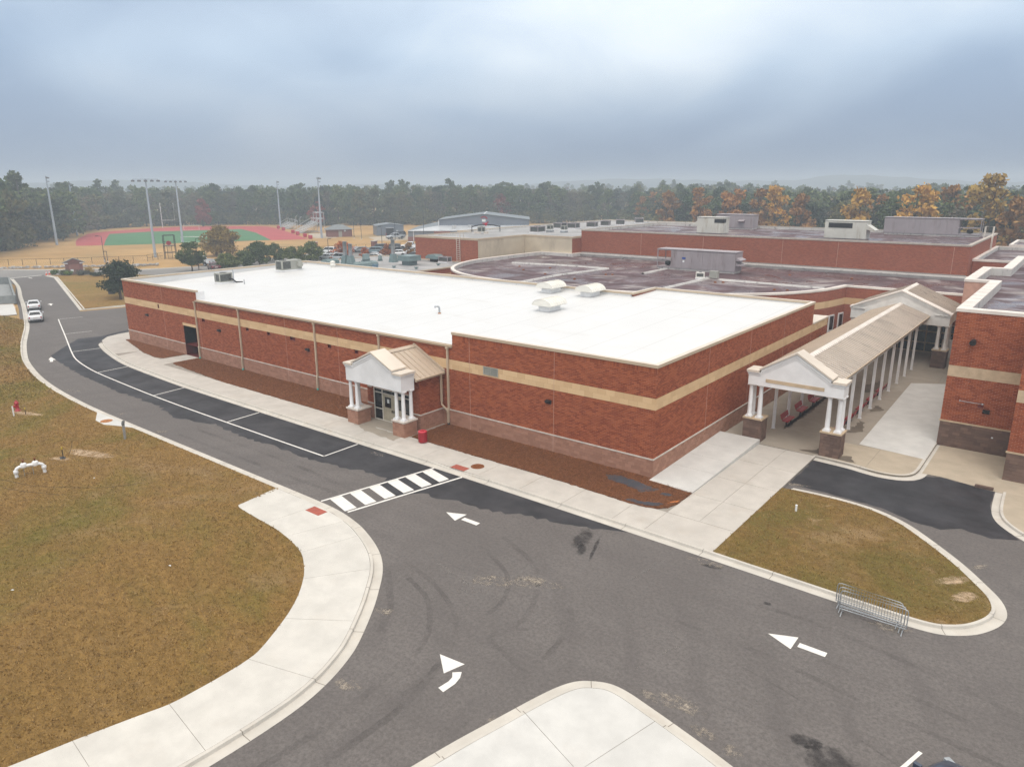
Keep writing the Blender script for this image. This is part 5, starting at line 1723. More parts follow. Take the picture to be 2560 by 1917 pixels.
# ================================================================== benches
def make_bench(label, group):
    t = thing('park_bench', label, 'bench', (0, 0, 0), 0, group)
    # long axis along x, seat faces -y
    st_ = MB()
    prof = [(.20, .46), (-.18, .44), (-.24, .40), (-.22, .37), (.20, .42)]
    st_.xprism(prof, -.75, .75)
    st_.build('seat', MT['red_plastic'], t)
    MB().xprism([(.22, .52), (.31, .86), (.34, .86), (.26, .52)], -.75, .75).build('backrest', MT['red_plastic'], t)
    for x in (-.5, .5):
        g = MB().tube([(x, -.05, 0), (x, -.05, .42)], .045, 8).tube([(x, -.2, .40), (x, .1, .41), (x, .22, .45), (x, .3, .6), (x, .36, .84)], .025, 6).box(x - .09, x + .09, -.14, .04, 0, .015)
        g.build('leg', MT['black'], t)
    return t


words = ['nearest', 'second', 'third', 'fourth']
b0 = make_bench('red metal bench on the left of the covered walkway, nearest the front portico', 'red benches under the covered walkway')
b0.location = (2.95, 14.85, 0)
b0.rotation_euler = (0, 0, math.pi / 2)
for i in range(1, 4):
    dup(b0, (2.95, 14.85 + 3.06 * i, 0), math.pi / 2, 'red metal bench on the left of the covered walkway, %s from the front portico' % words[i])
for i in range(5):
    dup(b0, (6.3, 15.0 + 3.06 * i, 0), -math.pi / 2, 'red metal bench on the right of the covered walkway, %s from the front portico' % (words + ['fifth'])[i])

# ================================================================== street furniture
t = thing('trash_can', 'round red trash can beside the street entrance portico', 'trash can', (-15.05, -3.85, 0))
MB().lathe([(.27, .03), (.29, .05), (.29, .72), (.30, .74)], (0, 0, 0), 24, capt=False, capb=True).build('body', MT['red_plastic'], t)
MB().lathe([(.30, .74), (.31, .76), (.30, .80), (.15, .83), (.14, .80), (.14, .70)], (0, 0, 0), 24, capt=False).build('lid', simple('red_lid', (.55, .05, .07), .4), t)
MB().lathe([(.138, .6), (.0, .6)], (0, 0, 0), 16, capt=False).build('liner', MT['black'], t)
m = MB()
for i in range(24):
    a = i * math.pi / 12
    m.rbox((.292 * math.cos(a), .292 * math.sin(a), .39), (.008, .012, .3), a)
m.build('slats', MT['red_plastic'], t)

t = thing('fire_hydrant', 'red fire hydrant on the lawn at the left edge', 'hydrant', (-44.75, -17.95, 0))
t.scale = (1.2, 1.2, 1.15)
MB().lathe([(.17, 0), (.17, .04), (.11, .05), (.105, .46), (.14, .48), (.14, .53), (.12, .56), (.09, .66), (.03, .70), (.03, .76)], (0, 0, 0), 16).build('body', MT['red_plastic'], t)
MB().tube([(-.2, 0, .38), (.2, 0, .38)], .05, 10).build('side_outlet', MT['red_plastic'], t)
MB().tube([(0, 0, .34), (0, -.2, .34)], .075, 10).build('front_outlet', MT['red_plastic'], t)
t = thing('marker_post', 'thin white marker post in front of the red hydrant', 'post', (-43.55, -18.6, 0))
MB().tube([(0, 0, 0), (0, 0, .7)], .05, 8).lathe([(.055, .7), (.05, .75)], (0, 0, 0), 8).build('post', MT['pvc'], t)
t = thing('survey_stake', 'short brown stake with yellow tape beside the red hydrant', 'stake', (-43.3, -17.9, 0))
MB().box(-.02, .02, -.02, .02, 0, .5).build('stake', MT['bark'], t)
MB().box(-.028, .028, -.028, .028, .38, .52).build('tape', MT['yellow'], t)
t = thing('vent_post', 'grey vent post with dark cap standing on the lawn by the inlet slab', 'post', (-31.6, -15.85, 0))
MB().tube([(0, 0, 0), (0, 0, 1.0)], .085, 12).build('pipe', MT['galv'], t)
MB().tube([(0, 0, 1.0), (0, 0, 1.12), (-.06, .05, 1.18), (-.2, .12, 1.16)], .10, 10).build('cap', simple('cap_grey', (.1, .1, .095), .6), t)
# white backflow pipe arch
t = thing('backflow_pipe', 'white pipe arch with two brown valve stems standing on the lawn', 'pipe', (-29.55, -22.3, 0))
A_, B_ = Vector((-.2, -.68, 0)), Vector((.2, .68, 0))
d = (B_ - A_).normalized()
arch = [A_, A_ + Vector((0, 0, .42)), A_ + d * .07 + Vector((0, 0, .53)), A_ + d * .2 + Vector((0, 0, .6)), A_.lerp(B_, .5) + Vector((0, 0, .62)), B_ - d * .2 + Vector((0, 0, .6)), B_ - d * .07 + Vector((0, 0, .53)), B_ + Vector((0, 0, .42)), B_]
MB().tube(arch, .095, 14).build('pipe', MT['pvc'], t)
for q in (A_, B_):
    MB().lathe([(.1, .22), (.13, .24), (.13, .42), (.1, .44)], q, 14, capb=True).build('collar', MT['pvc'], t)
for f in (.3, .72):
    q = A_.lerp(B_, f)
    MB().lathe([(.15, .54), (.165, .6), (.165, .76), (.13, .80), (.06, .83)], q, 14).build('valve_body', MT['pvc'], t)
    MB().lathe([(.045, .8), (.045, .96), (.085, .97), (.085, 1.0), (.02, 1.02)], q, 8).build('valve_stem', MT['rust'], t)
for f in (.28, .6):
    q = A_.lerp(B_, f)
    MB().tube([q, q + Vector((0, 0, .55))], .018, 6).build('support', MT['galv'], t)
t = thing('survey_stake', 'black stake with yellow tape beside a small dug hole on the lawn', 'stake', (-31.1, -19.93, 0))
MB().box(-.02, .02, -.02, .02, 0, .7).build('stake', MT['black'], t)
MB().box(-.03, .03, -.03, .03, .55, .72).build('tape', MT['yellow'], t)
MB().prism(jag([(-.25, -.1), (.1, -.22), (.3, .0), (.1, .12), (-.2, .1)], .03, .1, 3), -.03, .02).build('dirt', MT['black'], t)
MB().tube([(0, .3, .02), (.1, .5, .5), (.15, .62, 1.0)], .012, 5).build('twig', MT['bark'], t)
t = thing('marker_post', 'small white cleanout pipe standing in the grass island', 'post', (8.08, .69, 0))
MB().tube([(0, 0, 0), (0, 0, .3)], .055, 10).lathe([(.065, .3), (.065, .34), (.04, .36)], (0, 0, 0), 10).build('pipe', MT['pvc'], t)
m = MB()
for pts in ([(-31.5, -24.2), (-29.5, -23.5), (-27, -22.6), (-24, -20.4), (-23, -18.8)], [(-31.6, -24.2), (-28.5, -24.0), (-25.8, -22.9), (-24.6, -22.2)]):
    m.tube([(x, y, .015) for x, y in smoothline(pts, 4)], .007, 4)
m.build('hose', MT['black'], label='thin dark cable lying on the lawn in front of the white pipe arch', category='cable')
for i, (x, y) in enumerate([(-12.4, -22.6), (-15.7, -27.8), (-26, -20.2)]):
    MB().add([(-.07, -.04, .0), (.06, -.05, .0), (.07, .04, .01), (-.04, .05, .03)], [(0, 1, 2), (0, 2, 3)]).build('litter', MT['paper'], None, (x, y, .01), random.uniform(0, 6), label='scrap of white paper litter lying on the brown lawn', category='litter', group='paper scraps on the lawn')


# crowd barriers
def make_barrier():
    t = thing('crowd_barrier', 'x', 'barrier', (0, 0, 0), 0, 'steel crowd barriers by the grass island')
    L, H, z0, r_ = 1.22, 1.05, .22, .05
    c = .14
    fr = [(-L, 0, z0), (-L, 0, H - c), (-L + .04, 0, H - .04), (-L + c, 0, H), (L - c, 0, H), (L - .04, 0, H - .04), (L, 0, H - c), (L, 0, z0)]
    MB().tube(fr, .021, 8).build('frame', MT['galv'], t)
    MB().tube([(-L, 0, z0), (L, 0, z0)], .02, 8).build('bottom_rail', MT['galv'], t)
    MB().tube([(-L, 0, z0 + .1), (L, 0, z0 + .1)], .014, 6).build('lower_rail', MT['galv'], t)
    bar = MB().tube([(0, 0, z0), (0, 0, H)], .0055, 5).mesh('bar', MT['galv'])
    for i in range(1, 24):
        link('bar', bar, t, (-L + i * 2 * L / 24, 0, 0))
    for x in (-L + .12, L - .12):
        MB().tube([(x, 0, z0), (x, 0, .10)], .018, 6).build('stem', MT['galv'], t)
        MB().tube([(x, -.26, .0), (x, -.2, .03), (x, 0, .11), (x, .2, .03), (x, .26, 0)], .022, 6).build('foot', MT['galv'], t)
    return t


bb0 = make_barrier()
for i, (dx, y, rz, lab) in enumerate([(13.68, -7.62, .02, 'steel crowd barrier standing in front of the other two, by the grass island'), (13.56, -7.40, -.01, 'steel crowd barrier between the two others, by the grass island'), (13.42, -7.16, -.035, 'steel crowd barrier at the back of the three, nearest the grass island')]):
    if i == 0:
        bb0.location, bb0.rotation_euler, bb0['label'] = (dx, y, ZA), (0, 0, rz), lab
    else:
        dup(bb0, (dx, y, ZA), rz, lab)
c4 = dup(bb0, (2.05, -28.35, ZA), 1.1, 'steel crowd barrier just entering the bottom edge of the picture')


# ================================================================== rooftop equipment
def condenser(name, label, loc, w_, l_, h, rz=0.0, group=None, mat=None):
    t = thing(name, label, 'air conditioner', loc, rz, group)
    M_ = mat or MT['hvac']
    MB().box(-w_ / 2 - .1, w_ / 2 + .1, -l_ / 2 - .1, l_ / 2 + .1, 0, .16).build('curb', MT['white'], t)
    b = MB().box(-w_ / 2, w_ / 2, -l_ / 2, l_ / 2, h - .14, h).box(-w_ / 2, w_ / 2, -l_ / 2, l_ / 2, .16, .26)
    for sx in (-1, 1):
        for sy in (-1, 1):
            b.box(sx * w_ / 2 - .05, sx * w_ / 2 + .05, sy * l_ / 2 - .05, sy * l_ / 2 + .05, .16, h - .002)
    b.build('casing', M_, t)
    MB().box(-w_ / 2 + .06, w_ / 2 - .06, -l_ / 2 + .06, l_ / 2 - .06, .26, h - .14).build('coil', MT['hvac_dark'], t)
    MB().lathe([(min(w_, l_) * .36, 0), (min(w_, l_) * .40, .03), (min(w_, l_) * .36, .05), (0.02, .045)], (0, 0, h), 18).build('fan_grille', MT['hvac_dark'], t)
    return t


cd = condenser('air_conditioner', 'smaller grey condenser on the white roof near its left end', (-58.2, 8.0, rz_(8)), 1.0, 1.5, 1.15, .0)
MB().tube([(.9, .7, 0), (.9, .7, 1.3), (.8, .7, 1.5)], .06, 6).build('conduit', MT['galv'], cd)
MB().tube([(.6, .3, .5), (.9, .5, .5), (1.0, .9, .1), (1.2, 1.6, .05)], .08, 8).build('line_set', MT['black'], cd)
t = thing('air_conditioner', 'larger grey package unit on the white roof against the back parapet', 'air conditioner', (-61.0, 18.6, rz_(18.6)))
MB().box(-.75, .75, -1.5, 1.5, 0, .15).build('curb', MT['white'], t)
MB().box(-.7, .7, -1.45, 1.45, .15, 1.3).build('casing', MT['hvac'], t)
MB().box(-.5, .5, -1.475, -1.452, .3, 1.2).box(.702, .72, -1.3, -.2, .3, 1.2).build('coil', MT['hvac_dark'], t)
MB().lathe([(.45, 0), (.47, .04), (.42, .06), (.02, .05)], (0, -.8, 1.3), 18).build('fan_grille', MT['hvac_dark'], t)
MB().box(.7, 1.1, .7, 1.3, .5, 1.05).xprism([(1.45, .5), (1.85, .5), (1.45, 1.1)], -.5, .5).build('hood', MT['hvac'], t)
# barrel hoods
for i, (x, y, lab) in enumerate([(-17.75, 14.4, 'white barrel shaped roof hood standing nearest to the front edge'), (-23.2, 22.3, 'white barrel shaped roof hood at the back left of the three'), (-18.8, 22.5, 'white barrel shaped roof hood at the back right of the three')]):
    t = thing('roof_hood', lab, 'roof vent', (x, y, rz_(y)), 0, 'white barrel hoods on the white roof')
    MB().box(-.55, .55, -.85, .85, 0, .42).build('curb', MT['white'], t)
    MB().box(-.5, .5, -.8, .8, .42, .52).build('neck', MT['hvac'], t)
    ar = [(-.98, .50), (-1.0, .56), (-.86, .78), (-.62, .94), (-.3, 1.03), (0, 1.06), (.3, 1.03), (.62, .94), (.86, .78), (1.0, .56), (.98, .50)]
    MB().yprism(ar[::-1], -1.2, 1.2).build('hood', MT['hood_white'], t)
    for j in range(8):
        yy = -1.2 + j * .343
        q = MB()
        for (xa, za), (xb, zb_) in zip(ar[1:-2], ar[2:-1]):
            q.add([(xa, yy - .02, za), (xb, yy - .02, zb_), (xb, yy + .02, zb_), (xa, yy + .02, za), (xa, yy - .015, za + .045), (xb, yy - .015, zb_ + .045), (xb, yy + .015, zb_ + .045), (xa, yy + .015, za + .045)], [(4, 5, 6, 7), (0, 1, 5, 4), (2, 3, 7, 6)])
        q.build('rib', MT['hood_white'], t)
t = thing('gooseneck_vent', 'grey gooseneck vent pipe alone in the middle of the white roof', 'vent pipe', (-24.75, 8.1, rz_(8.1)))
MB().tube([(0, 0, 0), (0, 0, .42), (-.04, -.03, .56), (-.16, -.1, .64), (-.3, -.18, .6), (-.34, -.2, .5)], .085, 12).build('pipe', MT['galv'], t)
MB().lathe([(.14, 0), (.13, .04), (.1, .08)], (0, 0, 0), 12).build('collar', MT['orange_rust'], t)
t = thing('cap_vent', 'white mushroom vent beside the back parapet of the white roof', 'roof vent', (-58.4, 23.4, rz_(23.4)))
MB().lathe([(.3, 0), (.3, .25), (.36, .28), (.36, .42), (.28, .46), (.28, .62), (.34, .66), (.34, .74), (.1, .86)], (0, 0, 0), 16).build('body', MT['hood_white'], t)
t = thing('vent_pipe', 'thin grey pipe on the white roof right of the smaller condenser', 'vent pipe', (-55.4, 8.8, rz_(8.8)))
MB().tube([(0, 0, 0), (0, 0, .5)], .05, 8).build('pipe', MT['galv'], t)


def big_unit(label, x0, x1, y0, y1, z0, h, mat, open_end=None, curb=.25, hood=None):
    t = thing('air_handler', label, 'air handler', ((x0 + x1) / 2, (y0 + y1) / 2, z0))
    local(t, 'curb', MB().box(x0 + .1, x1 - .1, y0 + .1, y1 - .1, z0, z0 + curb), MT['base_flash'])
    z = z0 + curb
    L = x1 - x0
    xa, xb = x0, x1
    if open_end:
        side, ln = open_end
        if side < 0:
            xa = x0 + ln
        else:
            xb = x1 - ln
        e0, e1 = (x0, xa) if side < 0 else (xb, x1)
        fr_ = MB().box(e0, e1, y0, y1, z, z + .12).box(e0, e1, y0, y1, z + h - .12, z + h)
        for ex in (e0, e1 - .1):
            for ey in (y0, y1 - .1):
                fr_.box(ex, ex + .1, ey, ey + .1, z + .12, z + h - .12)
        fr_.box(e0 + .1, e1 - .1, y0, y0 + .06, z + h * .42, z + h * .5)
        local(t, 'open_frame', fr_, mat)
        local(t, 'fan', MB().lathe([(.1, 0), (.4, .1), (.42, .5), (.2, .6)], ((e0 + e1) / 2, (y0 + y1) / 2, z + .15), 12), MT['black'])
    n = max(2, int((xb - xa) / 1.3))
    for i in range(n):
        a, b = xa + (xb - xa) * i / n, xa + (xb - xa) * (i + 1) / n
        local(t, 'panel', MB().box(a + .008, b - .008, y0, y1, z, z + h - .06), mat)
    local(t, 'top', MB().box(x0 - .05, x1 + .05, y0 - .06, y1 + .06, z + h - .0, z + h + .07), MT['hvac_purple'] if mat != MT['hvac_white'] else MT['hvac_white'])
    return t


u = big_unit('long faded purple grey air handler standing on the low curved roof', -27.8, -17.0, 53.3, 55.7, 5.65, 2.35, MT['hvac_purple'], (-1, 2.1))
local(u, 'hood', MB().yprism([(-17.0, 7.6), (-16.4, 7.35), (-16.4, 7.25), (-17.0, 7.2)], 53.6, 55.4).yprism([(-17.0, 6.95), (-16.4, 6.7), (-16.4, 6.6), (-17.0, 6.55)], 53.6, 55.4), MT['hvac_purple'])
local(u, 'sticker', MB().box(-24.2, -23.7, 53.28, 53.298, 7.1, 7.35), MT['blue'])
local(u, 'notice', MB().box(-24.1, -23.85, 53.28, 53.298, 6.7, 6.95), MT['paper'])
u = big_unit('purple grey air handler at the back left corner of the gymnasium roof', -33.2, -26.9, 84.6, 87.2, 9.25, 2.1, MT['hvac_purple'])
local(u, 'sticker', MB().box(-32.4, -31.9, 84.58, 84.598, 10.9, 11.1), MT['blue'])
local(u, 'hood', MB().xprism([(84.59, 10.9), (83.9, 10.6), (84.59, 10.4)], -29.2, -28.2), MT['hvac_purple'])
u = big_unit('weathered white air intake unit on the left of the gymnasium roof', -30.8, -26.5, 71.8, 73.9, 9.25, 2.3, MT['hvac_white'], None, .1)
local(u, 'intake', MB().box(-28.0, -26.48, 71.76, 72.6, 10.9, 11.45), MT['black'])
local(u, 'hood', MB().yprism([(-30.8, 11.1), (-31.6, 10.6), (-31.6, 10.45), (-30.8, 10.5)][::-1], 71.8, 73.8), MT['hvac_white'])
u = big_unit('weathered white air intake unit on the right of the gymnasium roof', -11.8, -6.4, 71.6, 73.9, 9.25, 2.3, MT['hvac_white'], None, .1)
local(u, 'intake', MB().box(-11.3, -8.2, 71.55, 72.6, 10.75, 11.4), MT['black'])
local(u, 'hood', MB().yprism([(-6.4, 11.2), (-5.3, 10.5), (-5.4, 10.35), (-6.4, 10.6)], 71.7, 73.7), MT['hvac_white'])
u = big_unit('long purple grey air handler with open end at the back right of the gymnasium roof', -7.2, 5.2, 85.4, 87.6, 9.25, 2.2, MT['hvac_purple'], (1, 2.8))
t = condenser('air_conditioner', 'small white condenser on the low purple roof beside a grey box', (-18.4, 46.3, 5.65), .9, .5, .8, .3, None, MT['hood_white'])
t = thing('electrical_box', 'grey electrical box on the low purple roof', 'electrical box', (-17.0, 47.1, 5.65))
MB().box(-.5, .5, -.3, .3, .15, .95).build('box', MT['hvac'], t)
MB().tube([(-.5, 0, .3), (-1.3, -.4, .1)], .04, 6).build('conduit', MT['galv'], t)
pos = ['nearest', 'second', 'third', 'fourth', 'fifth', 'sixth', 'seventh']
for i, (x, y) in enumerate([(-60.1, 70), (-63.6, 82), (-61.5, 83.5), (-60.6, 88.8), (-61, 94.5), (-60.7, 99.9), (-61, 108.5)]):
    t = condenser('air_conditioner', 'purple grey rooftop unit on the far grey roof, %s from the cream wall' % pos[i], (x, y, 8.35), 1.7, 2.2, 1.15, .1 * i, 'units on the far grey roof', MT['hvac_purple'])
for i, (x, y) in enumerate([(-59.1, 72.4), (-56.2, 72.6)]):
    t = condenser('air_conditioner', 'small grey condenser on a stand on the far grey roof, %s of two' % ('left', 'right')[i], (x, y, 8.7), .8, .8, .9, 0, 'condensers on stands')
    MB().box(-.5, .5, -.5, .5, -.35, 0).build('stand', MT['galv'], t)
t = condenser('air_conditioner', 'grey condenser on concrete blocks on the cream block roof', (-66.9, 62.6, 8.5), .9, .9, 1.0)
MB().box(-1.4, -.7, -.4, .2, -.15, .2).box(.8, 1.4, -.3, .3, -.15, .2).box(-.4, .4, -.7, -.5, -.15, .2).build('block', MT['cast'], t)
t = thing('roof_sign', 'black iron arch frame with red ball on the cream block roof', 'sign', (-69.6, 67, 8.35))
for x in (-1.9, 1.9):
    MB().tube([(x, x * .9, 0), (x, x * .9, 1.1)], .07, 6).build('post', MT['black'], t)
MB().tube([(-1.9, -1.7, .9), (-1, -.9, 1.15), (0, 0, 1.22), (1, .9, 1.15), (1.9, 1.7, .9)], .11, 6).build('arch', MT['black'], t)
MB().lathe([(.05, -.3), (.25, -.15), (.25, .15), (.05, .3)], (0, 0, 1.3), 10).build('ball', MT['red_pad'], t)


# kitchen fans
def fan_round(label, loc, r_, h, mat=None, group=None):
    t = thing('exhaust_fan', label, 'roof fan', loc, 0, group)
    M_ = mat or MT['hood_green']
    MB().box(-r_ * .9, r_ * .9, -r_ * .9, r_ * .9, 0, h * .2).build('curb', M_, t)
    MB().lathe([(r_ * .8, h * .2), (r_ * 1.05, h * .28), (r_ * 1.05, h * .45), (r_ * .9, h * .5), (r_ * .9, h * .9), (r_ * .8, h)], (0, 0, 0), 18).build('housing', M_, t)
    return t


def stack(label, loc, h, n=1):
    t = thing('flue_stack', label, 'chimney', loc)
    MB().add([(-.55, -.55, 0), (.55, -.55, 0), (.55, .55, 0), (-.55, .55, 0), (-.35, -.35, 1.3), (.35, -.35, 1.3), (.35, .35, 1.3), (-.35, .35, 1.3)], [(0, 1, 5, 4), (1, 2, 6, 5), (2, 3, 7, 6), (3, 0, 4, 7), (4, 5, 6, 7)]).build('base', MT['hood_green'], t)
    MB().lathe([(.30, 1.2), (.30, h - .1), (.33, h - .1), (.33, h)], (0, 0, 0), 16, capt=False).lathe([(.3, h - .3), (0, h - .3)], (0, 0, 0), 16, capt=False).build('flue', MT['galv'], t)
    return t


Zk = 4.88
stack('tall grey flue on the kitchen roof, left of a close pair', (-72.6, 36.9, Zk), 3.4)
stack('tall grey flue on the kitchen roof, right of a close pair', (-71.3, 36.9, Zk), 3.1)
stack('single tall grey flue right of the kitchen fans', (-68.4, 43.0, Zk), 3.5)
fan_round('round blue green exhaust fan on the kitchen roof between the flues', (-72.1, 40.6, Zk), .62, 1.25)
fan_round('smallest round blue green fan beside the single flue', (-71.5, 43.0, Zk), .33, .9)
t = thing('exhaust_fan', 'large square blue green box fan on the kitchen roof', 'roof fan', (-63.3, 41.6, Zk))
MB().box(-.8, .8, -.8, .8, 0, .75).build('curb', MT['hood_green'], t)
MB().box(-1.25, 1.25, -1.25, 1.25, .65, 1.45).build('housing', MT['hood_green'], t)
for i, (x, y, l_, lab) in enumerate([(-74.3, 35.3, 1.1, 'low ribbed blue green cover at the left of the kitchen roof'), (-66.9, 35.6, 2.2, 'long ribbed blue green cover in front of the kitchen flues')]):
    t = thing('roof_cover', lab, 'roof vent', (x, y, Zk))
    MB().yprism([(-.9, .1), (.9, .1), (.8, .55), (.3, .75), (-.3, .75), (-.8, .55)], -l_, l_).build('hood', MT['hood_green'], t)
    MB().box(-.7, .7, -l_ + .1, l_ - .1, 0, .1).build('curb', MT['black'], t)
    for j in range(int(l_ * 4)):
        yy = -l_ + .25 + j * .5
        MB().yprism([(-.85, .48), (-.8, .6), (-.3, .8), (.3, .8), (.8, .6), (.85, .48)][::-1], yy - .04, yy + .04).build('rib', MT['hood_green'], t)
t = thing('exhaust_fan', 'blue green dome hood beside the ladder wall on the kitchen roof', 'roof fan', (-63.6, 47.4, Zk))
MB().box(-.6, .6, -.5, .5, 0, .5).build('curb', MT['black'], t)
MB().yprism([(-1.3, .5), (1.3, .5), (1.3, .8), (.7, 1.15), (-.7, 1.15), (-1.3, .8)], -.8, .8).build('hood', MT['hood_green'], t)
condenser('air_conditioner', 'purple grey condenser pair at the foot of the ladder wall', (-61.3, 47.3, Zk), 1.9, .9, .95, 0, None, MT['hvac_purple'])
for i, (x, y) in enumerate([(-62.2, 37.4), (-58.5, 38.3), (-59.2, 43.6)]):
    t = thing('roof_drain_vent', 'small crossed metal vent cap on the grey kitchen roof', 'roof vent', (x, y, Zk), .4 * i, 'small vent caps on the kitchen roof')
    MB().lathe([(.2, 0), (.2, .15), (.12, .2)], (0, 0, 0), 8).box(-.35, .35, -.08, .08, .2, .3).box(-.08, .08, -.35, .35, .2, .295).build('cap', MT['hood_green'], t)
t = thing('roof_box', 'small blue box on the kitchen roof edge', 'roof vent', (-64.6, 35.9, Zk))
MB().box(-.3, .3, -.3, .3, 0, .5).build('box', simple('blue_grey_box', (.12, .2, .27), .5), t)


# ================================================================== cars
KINDS_ = {
    'sedan': dict(st=[(-2.35, .45, .80, .60), (-2.27, .30, .97, .77), (-1.95, .22, 1.03, .87), (-1.0, .2, 1.0, .91), (0, .2, .96, .91), (.9, .2, .95, .91), (1.55, .22, .87, .88), (2.1, .3, .74, .80), (2.33, .42, .62, .60)],
                  belt=.96, top=1.44, gb=(-1.85, 1.05), gt=(-1.0, .22), gw=(.80, .62), wb=(-1.38, 1.42), wr=.33),
    'suv': dict(st=[(-2.38, .5, .95, .66), (-2.3, .34, 1.08, .83), (-1.9, .26, 1.12, .93), (-1.0, .25, 1.1, .96), (0, .25, 1.08, .96), (.9, .25, 1.08, .95), (1.6, .28, 1.04, .92), (2.2, .36, .92, .84), (2.4, .5, .75, .66)],
                belt=1.08, top=1.74, gb=(-2.25, 1.1), gt=(-1.95, .35), gw=(.86, .70), wb=(-1.42, 1.48), wr=.38),
    'pickup': dict(st=[(-2.9, .55, .98, .80), (-2.85, .48, 1.10, .93), (-1.9, .42, 1.12, .97), (-.9, .4, 1.12, .98), (0, .4, 1.12, .98), (1.0, .4, 1.12, .97), (1.8, .42, 1.10, .95), (2.6, .5, 1.0, .88), (2.85, .6, .85, .70)],
                   belt=1.12, top=1.86, gb=(-.85, 1.35), gt=(-.70, .55), gw=(.90, .74), wb=(-1.75, 1.75), wr=.41),
}
_wheel = {}


def wheel_mesh(r_):
    if r_ not in _wheel:
        prof = [(r_ * .62, -.11), (r_ * .95, -.11), (r_, -.08), (r_, .08), (r_ * .95, .11), (r_ * .62, .11)]
        def lay(m_, prf, n=16, mi=0):
            vs_ = []
            for q, y in prf:
                for j in range(n):
                    a = 2 * math.pi * j / n
                    vs_.append((q * math.cos(a), y, q * math.sin(a)))
            fs = [(i * n + j, i * n + (j + 1) % n, (i + 1) * n + (j + 1) % n, (i + 1) * n + j) for i in range(len(prf) - 1) for j in range(n)]
            m_.add(vs_, fs, mi, True)
            return m_
        ty = lay(MB(), prof).mesh('tyre', MT['tyre'])
        rm = lay(MB(), [(r_ * .62, -.1), (r_ * .55, -.06), (r_ * .15, -.08), (.001, -.09)]).mesh('rim', MT['rim'])
        _wheel[r_] = (ty, rm)
    return _wheel[r_]


_cars = {}


